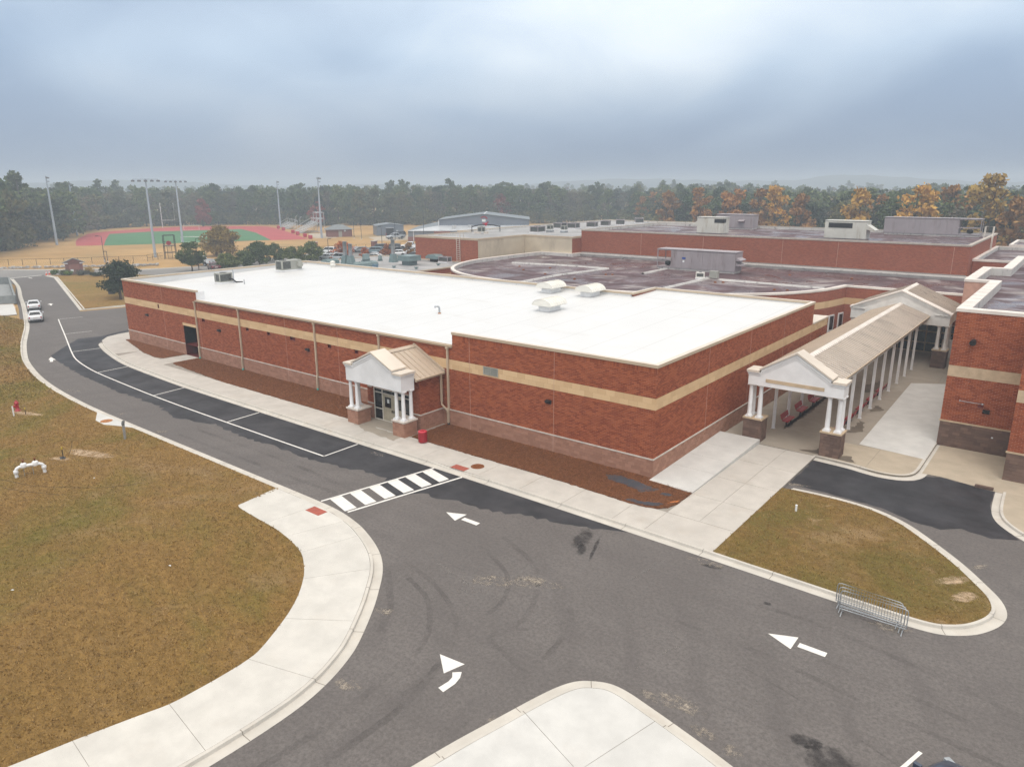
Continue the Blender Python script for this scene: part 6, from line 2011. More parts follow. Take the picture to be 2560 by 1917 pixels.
def make_car(kind, col, label, loc, rz, group, scale=1.0, lights=True):
    key = (kind, col)
    if key in _cars:
        c = dup(_cars[key], loc, rz, label, group, scale)
        return c
    K, P_ = KINDS_[kind], PAINT[col]
    t = thing('parked_car' if kind != 'pickup' else 'pickup_truck', label, 'car' if kind != 'pickup' else 'truck', loc, rz, group)
    t.scale = (scale,) * 3
    rings = []
    for x, zl, zh, w_ in K['st']:
        half = [(w_ * .86, zl), (w_ * .98, zl + .14), (w_, (zl + zh) / 2 + .02), (w_ * .965, zh - .08), (w_ * .84, zh - .005), (w_ * .4, zh + .02)]
        rings.append([(x, y, z) for y, z in half] + [(x, 0, zh + .025)] + [(x, -y, z) for y, z in half[::-1]])
    n = len(rings[0])
    m = MB()
    vs_ = [v for r_ in rings for v in r_]
    fs = [(i * n + j, i * n + (j + 1) % n, (i + 1) * n + (j + 1) % n, (i + 1) * n + j) for i in range(len(rings) - 1) for j in range(n)]
    m.add(vs_, fs, 0, True)
    m.add(rings[0], [tuple(range(n))]).add(rings[-1], [tuple(range(n - 1, -1, -1))])
    if kind == 'pickup':
        m.v, m.f, m.m, m.sm = m.v, m.f, m.m, m.sm
    m.build('body', P_, t)
    b0_, b1_ = K['gb']
    t0_, t1_ = K['gt']
    wb_, wt_ = K['gw']
    zb_, zt_ = K['belt'], K['top']
    g = MB().add([(b0_, -wb_, zb_ - .03), (b1_, -wb_, zb_ - .03), (b1_, wb_, zb_ - .03), (b0_, wb_, zb_ - .03), (t0_, -wt_, zt_ - .05), (t1_, -wt_, zt_ - .05), (t1_, wt_, zt_ - .05), (t0_, wt_, zt_ - .05)], [(0, 1, 5, 4), (1, 2, 6, 5), (2, 3, 7, 6), (3, 0, 4, 7), (4, 5, 6, 7)])
    g.build('window', MT['dark_glass'], t)
    # roof skin with rounded shoulders
    rf_ = MB()
    xs_r = [t0_ - .1, t0_ + .02, (t0_ + t1_) / 2, t1_ - .02, t1_ + .12]
    zr_ = [zt_ - .075, zt_ - .02, zt_ + .015, zt_ - .02, zt_ - .085]
    rr = []
    for x, z in zip(xs_r, zr_):
        rr.append([(x, -wt_ - .03, z - .06), (x, -wt_ + .04, z - .005), (x, 0, z + .02), (x, wt_ - .04, z - .005), (x, wt_ + .03, z - .06)])
    rf_.add([v for q in rr for v in q], [(i * 5 + j, (i + 1) * 5 + j, (i + 1) * 5 + j + 1, i * 5 + j + 1) for i in range(4) for j in range(4)], 0, True)
    rf_.build('roof', P_, t)
    pl = MB()

    def pillar(a, b, w_):
        for s in (-1, 1):
            p0, p1 = Vector((a[0], s * a[1], a[2])), Vector((b[0], s * b[1], b[2]))
            pl.tube([p0, p1], w_, 4, smooth=False)
    pillar((b1_, wb_, zb_ - .03), (t1_, wt_, zt_ - .06), .045)
    pillar((b0_, wb_, zb_ - .03), (t0_, wt_, zt_ - .06), .07)
    xm = (b0_ + b1_) / 2 - .1
    pillar((xm, wb_ + .005, zb_), ((t0_ + t1_) / 2, wt_ + .005, zt_ - .06), .035)
    pl.build('pillar', P_, t)
    if kind == 'pickup':
        MB().box(-2.78, -.95, -.78, .78, 1.125, 1.14).build('bed', MT['black'], t)
        MB().box(-2.86, -.92, .80, .97, 1.10, 1.30).box(-2.86, -.92, -.97, -.80, 1.10, 1.30).box(-2.88, -2.8, -.8, .8, 1.0, 1.30).build('bed_side', P_, t)
    ty, rm = wheel_mesh(K['wr'])
    for x in K['wb']:
        for s in (-1, 1):
            y = s * (K['st'][4][3] - .10)
            wq = link('wheel', ty, t, (x, y, K['wr']), 0 if s < 0 else math.pi)
            link('rim', rm, wq)
            MB().lathe([(K['wr'] * 1.18, 0), (.01, 0)], (0, 0, 0), 14, capt=False)
            ar = MB()
            nn = 12
            cpt = [(x + K['wr'] * 1.2 * math.cos(math.pi * j / nn), y + s * .094, K['wr'] + K['wr'] * 1.2 * math.sin(math.pi * j / nn)) for j in range(nn + 1)]
            ar.add(cpt, [tuple(range(nn + 1)), tuple(range(nn, -1, -1))])
            ar.build('wheel_arch', MT['black'], t)
    xr, xf = K['st'][0][0], K['st'][-1][0]
    zr0 = K['st'][1][2] - .22
    for s in (-1, 1):
        MB().rbox((K['st'][1][0] - .01, s * K['st'][1][3] * .78, zr0), (.045, .19, .085), s * .25).build('tail_light', MT['lamp_red'], t)
        MB().rbox((K['st'][-2][0] + .06, s * K['st'][-2][3] * .78, K['st'][-2][2] - .12), (.09, .17, .07), -s * .45).build('headlight', MT['lamp_clear'], t)
        MB().rbox((K['gb'][1] - .25, s * (wb_ + .17), zb_ + .08), (.06, .1, .07), 0).build('mirror', P_, t)
    MB().box(xr - .02, xr + .05, -.26, .26, .62, .76).build('number_plate', MT['plate'], t)
    MB().box(xr - .015, xr + .2, -.7, .7, .34, .48).box(xf - .15, xf + .012, -.55, .55, .36, .5).build('bumper', MT['black'], t)
    _cars[key] = t
    return t


g_ = 'cars in the parking lot behind the school'
make_car('sedan', 'white', 'white sedan at the kerb, nearer of the two on the left', (-88.0, -1.5, ZA), R(160.5), 'white sedans queuing on the left road', .9)
make_car('sedan', 'white', 'white sedan at the kerb, farther of the two on the left', (-98.4, 1.95, ZA), R(160.5), 'white sedans queuing on the left road', .9)
make_car('pickup', 'navy', 'dark pickup truck tail sticking out behind the far left building corner', (-80.2, 10.0, ZA), R(75), 'pickups')
make_car('sedan', 'navy', 'dark blue car entering at the bottom right corner of the picture', (17.42, -17.0, ZA), R(75), 'cars near the camera')
PK = [('pickup', 'white', (-134.2, 47.0), 200, 'white pickup truck behind the green tree beside the lamp post', .95),
      ('sedan', 'maroon', (-124.0, 44.2), 160, 'dark maroon car half hidden below the green trees', .95),
      ('suv', 'white', (-134.2, 81.2), 200, 'white box like off roader behind the lamp post by the rust tree', .88),
      ('sedan', 'silver', (-121.6, 71.2), 190, 'silver car low behind the rust tree and lamp post', .88),
      ('suv', 'silver', (-118.3, 71.8), 190, 'silver grey car half hidden under the largest rust tree', .88),
      ('pickup', 'white', (-133.2, 86.6), 250, 'white van like pickup behind the twin flues', .9),
      ('sedan', 'grey', (-130.3, 88.6), 215, 'grey sedan right of the twin flues', .9),
      ('suv', 'teal', (-124.7, 87.9), 215, 'pale teal car behind the round exhaust fan', .9),
      ('sedan', 'white', (-112.8, 77.2), 215, 'white sedan nearest behind the kitchen fans', .95),
      ('suv', 'black', (-129.8, 94.0), 220, 'black box like off roader by the brick pier', .95),
      ('suv', 'black', (-128.6, 97.6), 220, 'black off roader next to the single flue', .9),
      ('pickup', 'white', (-127.0, 102.9), 215, 'white pickup truck farthest right in the parking lot', .95),
      ('sedan', 'white', (-115.7, 87.6), 220, 'white car right of the single flue', .92),
      ('sedan', 'white', (-117.8, 95.4), 220, 'white car beside the brick ladder block', .92),
      ('sedan', 'black', (-108.4, 85.8), 220, 'black car beside the brick ladder block', .92),
      ('sedan', 'white', (-127, 76.4), 200, 'white car behind the green trees of the parking lot', .88),
      ('sedan', 'silver', (-116.5, 80.5), 215, 'silver car between the rust trees', .88),
      ('suv', 'white', (-113, 92), 220, 'white car behind the big square fan', .88),
      ('pickup', 'silver', (-158.5, 126.6), 255, 'pale silver pickup truck in front of the grey shed', .95),
      ('suv', 'black', (-166.0, 134.8), 255, 'black car right of the grey shed door', .95)]
for kd, cl_, (x, y), a, lab, sc in PK:
    make_car(kd, cl_, lab, (x, y, ZA - .01), R(a), g_, sc * 1.14)


# ================================================================== trees
def leaf_quads(pts, size, seed, up=.35):
    r_ = np.random.default_rng(seed)
    n = len(pts)
    a = r_.normal(size=(n, 3))
    a /= np.linalg.norm(a, axis=1)[:, None]
    b = r_.normal(size=(n, 3))
    b -= (a * b).sum(1)[:, None] * a
    b /= np.linalg.norm(b, axis=1)[:, None]
    s = size * r_.uniform(.55, 1.3, (n, 1))
    a, b = a * s, b * s * .7
    co = np.stack([pts - a - b * .2, pts + b * .9 - a * .2, pts + a + b * .2, pts - b * .9 + a * .2], 1).reshape(-1, 3)
    return co, np.arange(n * 4).reshape(-1, 4)


def crown_pts(blobs, n, seed, fill=.55):
    """points spread through ellipsoid blobs, denser at their skins"""
    r_ = np.random.default_rng(seed)
    vol = np.array([b[3] * b[4] * b[5] for b in blobs]) ** .7
    cnt = (vol / vol.sum() * n).astype(int) + 1
    res = []
    for b, c in zip(blobs, cnt):
        d = r_.normal(size=(c, 3))
        d /= np.linalg.norm(d, axis=1)[:, None]
        rad = r_.uniform(fill, 1.0, (c, 1)) ** .6 * r_.uniform(.85, 1.12, (c, 1))
        res.append(np.array(b[:3]) + d * rad * np.array(b[3:6]))
    return np.concatenate(res)


def blobs_round(h0, h1, rad, nb, seed, low=.0):
    """uneven crown made of many clumps"""
    r_ = random.Random(seed)
    res = []
    for i in range(nb):
        f = r_.random()
        z = h0 + (h1 - h0) * f
        prof = math.sin(math.pi * min(1, .18 + f * .80)) ** .7
        a = r_.uniform(0, 6.283)
        rr = rad * prof * math.sqrt(r_.random()) * .85
        s = rad * r_.uniform(.22, .42)
        res.append((rr * math.cos(a), rr * math.sin(a), z, s, s, s * r_.uniform(.6, .85)))
    return res


def trunk_mesh(h, r_, seed, lean=(0, 0), limbs=4, spread=2.0, mat='bark', top=1.0):
    q = random.Random(seed)
    m = MB()
    path = [(0, 0, -.3), (lean[0] * .15, lean[1] * .15, h * .2), (lean[0] * .5 + q.uniform(-.1, .1), lean[1] * .5, h * .55), (lean[0], lean[1], h)]
    m.tube(path, [r_ * 1.25, r_, r_ * .75, r_ * .3], 8)
    for i in range(limbs):
        f = q.uniform(.45, .9)
        a = q.uniform(0, 6.28)
        b = Vector((lean[0] * f, lean[1] * f, h * f))
        e = b + Vector((math.cos(a) * spread * q.uniform(.5, 1), math.sin(a) * spread * q.uniform(.5, 1), spread * q.uniform(.5, 1.1)))
        m.tube([b, b.lerp(e, .5) + Vector((0, 0, .15)), e], [r_ * .5, r_ * .33, r_ * .12], 6)
    return m.mesh('trunk', MT[mat])


_proto = {}


def proto(kind, v):
    """crown and trunk meshes of a tree kind, unit-built at real size"""
    key = (kind, v)
    if key in _proto:
        return _proto[key]
    sd_ = hash(key) % 1000 if False else sum(ord(c) for c in kind) * 7 + v * 131
    q = random.Random(sd_)
    mat = {'broad': 'l_green', 'dark': 'l_dark', 'pine': 'l_pine', 'olive': 'l_olive', 'bare': 'l_bare', 'orange': 'l_orange', 'yellow': 'l_yellow', 'red': 'l_red'}[kind]
    if kind == 'pine':
        h = q.uniform(14.2, 16.4)
        bl = []
        for i in range(20):
            f = q.random()
            z = h * (.5 + .48 * f)
            rr = 3.4 * math.sin(math.pi * (.12 + .78 * f)) * q.uniform(.35, 1.1)
            a = q.uniform(0, 6.28)
            s = q.uniform(.8, 1.5)
            bl.append((rr * math.cos(a), rr * math.sin(a), z, s, s, s * .55))
        pts = crown_pts(bl, 1100, sd_, .2)
        co, F = leaf_quads(pts, .42, sd_)
        tr = trunk_mesh(h * .96, .24, sd_, (q.uniform(-.6, .6), q.uniform(-.6, .6)), 6, 1.8, 'bark_pale')
    else:
        h = {'broad': 14.5, 'dark': 12.5, 'olive': 13, 'bare': 13, 'orange': 14.5, 'yellow': 14, 'red': 11}[kind] * q.uniform(.92, 1.06)
        rad = {'broad': 4.0, 'dark': 3.8, 'olive': 3.8, 'bare': 3.4, 'orange': 3.3, 'yellow': 3.6, 'red': 3.0}[kind] * q.uniform(1.05, 1.35)
        low = .10 if kind in ('dark', 'broad', 'olive', 'bare') else .16
        bl = blobs_round(h * low, h * .93, rad, 30, sd_)
        pts = crown_pts(bl, 900 if kind == 'bare' else 1350, sd_, .25)
        co, F = leaf_quads(pts, .36 if kind == 'bare' else .46, sd_)
        tr = trunk_mesh(h * .85, .22, sd_, (q.uniform(-.6, .6), q.uniform(-.6, .6)), 9 if kind == 'bare' else 6, 3.2, 'bark_pale' if kind == 'bare' else 'bark')
    o = bulk('crown', co, F, MT[mat])
    me = o.data
    bpy.data.objects.remove(o)
    _proto[key] = (me, tr, co, F)
    return _proto[key]


tree_tags = {'pine': ('pine_tree', 'tall thin pine tree rising above the wood', 'tall pines in the wood'), 'broad': ('green_tree', 'leafy green tree in the wood behind the school', 'green trees in the wood'), 'dark': ('evergreen_tree', 'dense dark evergreen tree in the wood', 'dark evergreens in the wood'),
             'olive': ('olive_tree_crown', 'dull olive tree in the wood', 'olive trees in the wood'), 'bare': ('thinning_tree', 'thin grey brown tree losing its leaves in the wood', 'thinning trees in the wood'), 'orange': ('autumn_tree', 'orange autumn tree in the wood', 'orange trees in the wood'),
             'yellow': ('autumn_tree', 'yellow autumn tree in the wood', 'yellow trees in the wood'), 'red': ('autumn_tree', 'dull red autumn tree in the wood', 'red trees in the wood')}


ROW = ['edging the wood']


def tree(kind, x, y, s=1.0, label=None, group=None, v=None, sz=None):
    v = random.randrange(4) if v is None else v
    me, tr, _, _ = proto(kind, v)
    nm, lab, grp = tree_tags[kind]
    if nm == 'olive_tree_crown':
        nm = 'olive_green_tree'
    if label is None:
        wh = ('behind the running track' if y < 150 else 'behind the bleachers') if x < -225 else 'behind the grey sheds' if x < -175 else 'left of the gymnasium roof' if x < -105 else 'behind the gymnasium left side' if x < -45 else 'behind the gymnasium right side'
        lab = lab.replace(' in the wood behind the school', '').replace(' in the wood', '').replace(' rising above the wood', '') + ' ' + ROW[0] + ' ' + wh
        grp = grp + ' ' + wh
    t = thing(nm, label or lab, 'tree', (x, y, -.16), random.uniform(0, 6.28), group or grp)
    t.scale = (s * random.uniform(.92, 1.08), s * random.uniform(.92, 1.08), sz or s)
    link('crown', me, t)
    link('trunk', tr, t)
    return t


def along(line, n, jitter, seed):
    """n points along a polyline with sideways jitter"""
    q = random.Random(seed)
    P = [Vector(p) for p in line]
    seg = [(P[i + 1] - P[i]).length for i in range(len(P) - 1)]
    tot = sum(seg)
    res = []
    for i in range(n):
        d = (i + q.uniform(.1, .9)) / n * tot
        j = 0
        while d > seg[j] and j < len(seg) - 1:
            d -= seg[j]
            j += 1
        p = P[j].lerp(P[j + 1], min(1, d / seg[j]))
        res.append((p.x + q.uniform(-jitter, jitter), p.y + q.uniform(-jitter, jitter)))
    return res


def pick(ws):
    return random.choices([a for a, _ in ws], [b for _, b in ws])[0]


random.seed(5)
edge = [(-214, 33), (-244, 45), (-277, 66), (-301, 86), (-306, 112), (-290, 140), (-270, 158), (-244, 170), (-228, 182), (-205, 205), (-178, 236), (-150, 262)]
edge_r = [(-150, 262), (-126, 236), (-100, 204), (-72, 188), (-46, 174), (-22, 158), (4, 146), (34, 138)]
wl_ = [('broad', 4), ('dark', 1), ('olive', 4), ('bare', 4)]
for i, (x, y) in enumerate(along(edge, 70, 3, 1)):
    tree(pick(wl_), x, y, random.uniform(1.02, 1.14))
wr_ = [('broad', 3), ('dark', 4), ('olive', 2), ('bare', 2.2), ('orange', 1.0)]
for i, (x, y) in enumerate(along(edge_r, 66, 3, 2)):
    tree(pick(wr_), x, y, random.uniform(.82, .98))
# second row
ROW[0] = 'deeper in the wood'
for i, (x, y) in enumerate(along([(q[0] - 11, q[1] + 9) for q in edge], 46, 4, 3)):
    tree(pick([('pine', 1.2), ('broad', 3), ('bare', 3), ('olive', 2)]), x, y, random.uniform(1.04, 1.16))
for i, (x, y) in enumerate(along([(q[0] - 4, q[1] + 14) for q in edge_r], 40, 4, 4)):
    tree(pick([('pine', .8), ('broad', 2), ('dark', 1.5), ('bare', 2), ('orange', 1)]), x, y, random.uniform(.9, 1.0))
# dark stand at the left edge
for i, (x, y) in enumerate(along([(-196, 14), (-204, 22), (-214, 32), (-226, 40)], 14, 4, 5)):
    tree(pick([('dark', 1), ('olive', 3), ('broad', 4)]), x, y, random.uniform(1.25, 1.45), 'big dark tree in the stand at the left edge of the picture', 'trees in the left stand')
for i, (x, y) in enumerate(along([(-205, 8), (-216, 22), (-230, 34), (-246, 48)], 14, 5, 6)):
    tree(pick([('pine', 3), ('broad', 2), ('dark', 1)]), x, y, random.uniform(1.25, 1.4), 'tall tree at the back of the stand at the left edge', 'trees at the back of the left stand')
# single trees that stand out
for kd, x, y, s, lab in [('yellow', -25.9, 148.6, 1.16, 'bright yellow tree standing alone above the dark trees, centre right'), ('yellow', -13.5, 146, 1.2, 'broad yellow tree above the long purple roof unit'), ('yellow', 0.2, 140.9, 1.25, 'tallest yellow tree near the right edge'), ('orange', -9.4, 160, 1.12, 'orange tree between the two yellow trees at the right'),
                        ('orange', 5.5, 134, 1.1, 'orange tree at the very right edge'), ('orange', -96, 192, 1.12, 'leftmost orange tree above the gymnasium'), ('orange', -78, 176, 1.14, 'tall orange tree above the gymnasium, second from the left'), ('orange', -67.7, 172, 1.02, 'bright orange tree left of a touching pair above the gymnasium'),
                        ('orange', -64.2, 172, 1.06, 'bright orange tree right of a touching pair above the gymnasium'), ('yellow', -53, 170, 1.1, 'golden tree behind the gymnasium centre'), ('orange', -44.3, 166, 1.1, 'pale orange tree right of the golden tree'), ('orange', -58, 172, 1.12, 'rusty orange tree above the white roof unit'),
                        ('red', -240, 158, 1.0, 'dull red tree behind the bleachers'), ('red', -191, 222, 1.25, 'small red crown above the grey field house'), ('red', -281, 130, 1.2, 'dull red tree behind the running track')]:
    tree(kd, x, y, s, lab, 'autumn trees that stand out of the wood')
t = tree('dark', -240, 160, 1.0, 'dark columnar evergreen in front of the wood behind the bleachers', 'dark evergreens in the wood', 1, 1.08)
t.scale = (.62, .62, 1.1)

# the rest of the wood: one mass behind the rows
random.seed(9)
parts_co, parts_F, off_ = {}, {}, {}
def sh(ln, dx, dy):
    return [(q[0] + dx, q[1] + dy) for q in ln]


rows = [(sh(edge, -26, 20), 95, 8), (sh(edge, -46, 34), 95, 10), (sh(edge_r, -6, 30), 95, 8), (sh(edge_r, -8, 52), 95, 10), ([(-230, 10), (-262, 30), (-300, 56), (-330, 90)], 40, 12),
        ([(-420, -40), (-400, 120), (-340, 260), (-220, 360), (-60, 380), (140, 300)], 150, 22), ([(-620, 0), (-560, 260), (-380, 480), (-100, 560), (200, 460)], 160, 30), (sh(edge_r, -10, 80), 95, 12), (sh(edge_r, -14, 115), 95, 14), (sh(edge_r, -20, 160), 110, 18), ([(-800, 100), (-700, 400), (-450, 680), (-100, 800), (300, 700)], 170, 40)]
acc = {kd: ([], []) for kd in ('broad', 'dark', 'pine', 'bare', 'olive')}
nv = {kd: 0 for kd in acc}
rg_ = np.random.default_rng(4)
for ri, (ln, n, jt) in enumerate(rows):
    for x, y in along(ln, n, jt, 20 + ri):
        kd = pick([('broad', 4), ('dark', 2), ('pine', .8), ('bare', 2.2), ('olive', 2.2)])
        _, _, co, F = proto(kd, random.randrange(4))
        stp = 2 if ri < 5 else 4
        q = co.reshape(-1, 4, 3)[::stp]
        ctr = q.mean(1, keepdims=True)
        q = (q - ctr) * (1.3 if stp == 2 else 1.9) + ctr
        a = rg_.uniform(0, 6.28)
        left = x < -140
        s = rg_.uniform(1.04, 1.18) if left else rg_.uniform(.92, 1.03)
        if ri in (5, 6, 10):
            s *= 1.10 if not left else 1.02
        c_, s_ = math.cos(a), math.sin(a)
        q = q.reshape(-1, 3) * s
        w_ = np.stack([q[:, 0] * c_ - q[:, 1] * s_ + x, q[:, 0] * s_ + q[:, 1] * c_ + y, q[:, 2] - .16], -1)
        acc[kd][0].append(w_)
mats_w = {'broad': 'l_green', 'dark': 'l_dark', 'pine': 'l_pine', 'bare': 'l_bare', 'olive': 'l_olive'}
allco, allF, allm = [], [], []
base_ = 0
for mi, kd in enumerate(acc):
    co = np.concatenate(acc[kd][0])
    allco.append(co)
    nf = len(co) // 4
    allF.append(np.arange(nf * 4).reshape(-1, 4) + base_)
    allm.append(np.full(nf, mi))
    base_ += len(co)
wo = bulk('woodland', np.concatenate(allco), np.concatenate(allF), MT['l_green'], kind='stuff')
wo.data.materials.clear()
for kd in acc:
    wo.data.materials.append(MT[mats_w[kd]])
wo.data.polygons.foreach_set('material_index', np.concatenate(allm).astype(np.int32))
wo['label'] = 'far continuous wood closing the horizon'
# undergrowth closing the foot of the wood
us = []
for ln, n in ((edge, 260), (edge_r, 220), ([(-196, 14), (-226, 40)], 30)):
    for x, y in along(ln, n * 2, 6, 77):
        us.append((x, y, random.uniform(.3, 4.5), random.uniform(1.4, 3.0), random.uniform(1.4, 3.0), random.uniform(1.2, 2.4)))
co, F = leaf_quads(crown_pts(us, 60000, 3, .3), .5, 3)
bulk('undergrowth', co, F, MT['l_olive'], kind='stuff')
# far hills
hm = MB()
hp = [(-1700, 300), (-1500, 800), (-1100, 1300), (-500, 1650), (100, 1750), (700, 1600), (1200, 1300)]
hp = smoothline(hp, 26)
q = random.Random(3)
hs = [20 + 6 * math.sin(i * .11) + 4 * math.sin(i * .31 + 1) + q.uniform(-1.6, 1.6) + (6 if x > -500 else 0) for i, (x, y) in enumerate(hp)]
nr = offset(hp, -60)
hm.strip([(x, y, -1) for x, y in offset(hp, 160)], [(x, y, h * .55) for (x, y), h in zip(offset(hp, 70), hs)]).strip([(x, y, h * .55) for (x, y), h in zip(offset(hp, 70), hs)], [(x, y, h) for (x, y), h in zip(hp, hs)]).strip([(x, y, h) for (x, y), h in zip(hp, hs)], [(x, y, -1) for (x, y) in offset(hp, -300)])
hm.build('hills', simple('far_wooded_hill', (0.05, 0.065, 0.035), .95, .1, 0, .3, .03), kind='structure')


# ---- trees near the school
def near_tree(name, label, x, y, h, rad, h0, mat, seed, n=5200, lsz=.2, lean=(0, 0), nb=46, tr=.16, flat=1.0):
    t = thing(name, label, 'tree', (x, y, -.05))
    bl = [(a + lean[0], b + lean[1], c, d * .9, e * .9, f * .8) for a, b, c, d, e, f in blobs_round(h0, h * .93, rad, nb, seed)]
    pts = crown_pts(bl, n, seed, .2)
    co, F = leaf_quads(pts, lsz, seed)
    bulk('crown', co, F, MT[mat], t)
    link('trunk', trunk_mesh(h * .75, tr, seed, lean, 8, rad * .6), t)
    return t


near_tree('oak_tree', 'dark evergreen tree leaning over the lawn beside the far left building corner', -96.5, 13.0, 5.6, 3.6, 1.5, 'l_dark', 3, 7000, .17, (-2.0, 1.2), 60, .17)
near_tree('street_tree', 'green tree behind the white roof beside the lamp post', -125.15, 40.06, 5.8, 2.9, 1.7, 'l_street', 4, 4000, .2, (0, 0), 40, .12)
near_tree('autumn_tree', 'big golden brown tree by the sports field', -151.3, 62, 6.9, 5.0, .9, 'l_gold', 5, 7500, .24, (0, 0), 60, .2)
near_tree('street_tree', 'round green tree right of the golden brown tree', -124.6, 55.2, 5.0, 3.2, .9, 'l_street', 6, 4500, .2, (0, 0), 40, .12)
near_tree('street_tree', 'low bushy green tree below the golden brown tree', -123.3, 46.6, 2.9, 3.0, .3, 'l_street', 7, 4000, .2, (0, 0), 40, .1)
near_tree('street_tree', 'low bushy green tree between the golden tree and the roof edge', -123.0, 50.5, 3.3, 2.8, .3, 'l_street', 8, 3500, .2, (0, 0), 36, .1)
near_tree('street_tree', 'green tree left of the parking lot lamp post', -121.8, 66.5, 4.2, 3.4, .5, 'l_street', 9, 4500, .2, (0, 0), 40, .12)
near_tree('street_tree', 'low green tree behind the roof unit', -122.6, 62.3, 3.2, 2.8, .3, 'l_street', 10, 3500, .2, (0, 0), 36, .1)
near_tree('street_tree', 'green tree at the left of the parking lot row', -129.0, 62.2, 3.9, 2.6, .5, 'l_street', 11, 3000, .2, (0, 0), 36, .1)
near_tree('rust_tree', 'rust orange tree, largest in the parking lot, behind the twin flues', -118.98, 73.5, 3.9, 3.3, .5, 'l_rust', 12, 2600, .2, (0, 0), 36, .1)
near_tree('rust_tree', 'small rust orange tree right of the twin flues', -116.4, 78.0, 2.5, 1.5, .4, 'l_rust', 13, 1200, .18, (0, 0), 24, .07)
near_tree('rust_tree', 'rust orange tree left of the single flue', -114.2, 83.0, 3.1, 2.0, .4, 'l_rust', 14, 1400, .18, (0, 0), 24, .07)
near_tree('rust_tree', 'orange tree between the single flue and the ladder block', -113.5, 89.6, 3.1, 1.8, .4, 'l_orange', 15, 1200, .18, (0, 0), 24, .07)


def shrub(label, x, y, rx, h, mat, seed, n=900):
    t = thing('shrub', label, 'shrub', (x, y, 0))
    bl = [(random.uniform(-.5, .5) * rx, random.uniform(-.5, .5) * rx, h * random.uniform(.3, .65), rx * .5, rx * .5, h * .36) for _ in range(8)]
    co, F = leaf_quads(crown_pts(bl, n, seed, .3), .1, seed)
    bulk('foliage', co, F, MT[mat], t)
    m = MB()
    for i in range(4):
        m.tube([(0, 0, 0), (random.uniform(-.3, .3) * rx, random.uniform(-.3, .3) * rx, h * .6)], .025, 4)
    m.build('stem', MT['bark'], t)


random.seed(21)
shrub('pale green round shrub beside the traffic cones', -140.0, 20.2, .95, 1.1, 'l_shrub', 1)
shrub('brown green shrub left of the brick sign', -138.0, 21.0, 1.1, 1.1, 'l_olive', 2)
shrub('low green shrub in front of the brick sign', -136.6, 21.3, .9, .9, 'l_shrub', 3)
shrub('brown shrub right of the brick sign', -135.0, 23.2, 1.5, 1.1, 'l_bare', 4)
shrub('yellow flowering shrub right of the brick sign', -137.2, 25.3, 1.2, 1.2, 'l_yellow', 5)
shrub('dark low shrub behind the leaning tree', -131, 24, 1.5, .9, 'l_dark', 6)

# ---- brick monument sign
t = thing('monument_sign', 'brick entrance sign with small gabled roof on the corner lawn', 'sign', (-138.4, 23.1, 0), R(70))
MB().box(-1.5, 1.5, -.3, .3, -.1, .75).build('base', MT['block_old'], t)
MB().box(-1.25, 1.25, -.2, .2, .75, 2.2).build('panel', MT['brick_dull'], t)
MB().box(-.9, .9, -.23, -.2, .95, 1.9).build('plaque', simple('plaque_pink', (.30, .14, .11), .8), t)
MB().box(-1.5, -1.1, -.32, .32, .75, 2.0).box(1.1, 1.5, -.32, .32, .75, 2.0).build('pier', MT['brick_dull'], t)
MB().box(-1.65, -1.0, -.4, .4, 2.0, 2.18).box(1.0, 1.65, -.4, .4, 2.0, 2.18).build('cap', MT['white'], t)
MB().yprism([(-1.7, 2.2), (1.7, 2.2), (0, 2.95)], -.35, .35).build('gable', MT['brick_dull'], t)
MB().yprism([(-1.95, 2.12), (0, 3.0), (1.95, 2.12), (1.95, 2.22), (0, 3.1), (-1.95, 2.22)][::-1], -.5, .5).build('roof', MT['grey_shingle'], t)
t = thing('small_sign', 'small white and blue sign post in front of the brick sign', 'sign', (-136.9, 22.1, 0))
MB().tube([(0, 0, 0), (0, 0, 1)], .03, 6).build('post', MT['galv'], t)
MB().rbox((0, 0, .85), (.25, .02, .2), R(60)).build('board', MT['paper'], t)
for i, (x, y) in enumerate([(-142.1, 19.35), (-142.35, 19.95)]):
    t = thing('traffic_cone', 'orange traffic cone with white band, %s of the two by the road corner' % ('left', 'right')[i], 'traffic cone', (x, y, ZA), 0, 'traffic cones at the road corner')
    MB().box(-.2, .2, -.2, .2, 0, .04).lathe([(.17, .04), (.11, .36)], (0, 0, 0), 14, capt=False).build('body', MT['orange'], t)
    MB().lathe([(.112, .36), (.07, .62)], (0, 0, 0), 14, capt=False).build('band', MT['white'], t)
    MB().lathe([(.07, .62), (.04, .8)], (0, 0, 0), 14).build('tip', MT['orange'], t)
t = thing('utility_cabinet', 'dark square cabinet under the leaning tree', 'cabinet', (-104, 15, 0), R(30))
MB().box(-.4, .4, -.3, .3, 0, 1.1).box(-.44, .44, -.34, .34, 1.1, 1.16).build('box', simple('cabinet_dark', (.06, .055, .065), .6), t)
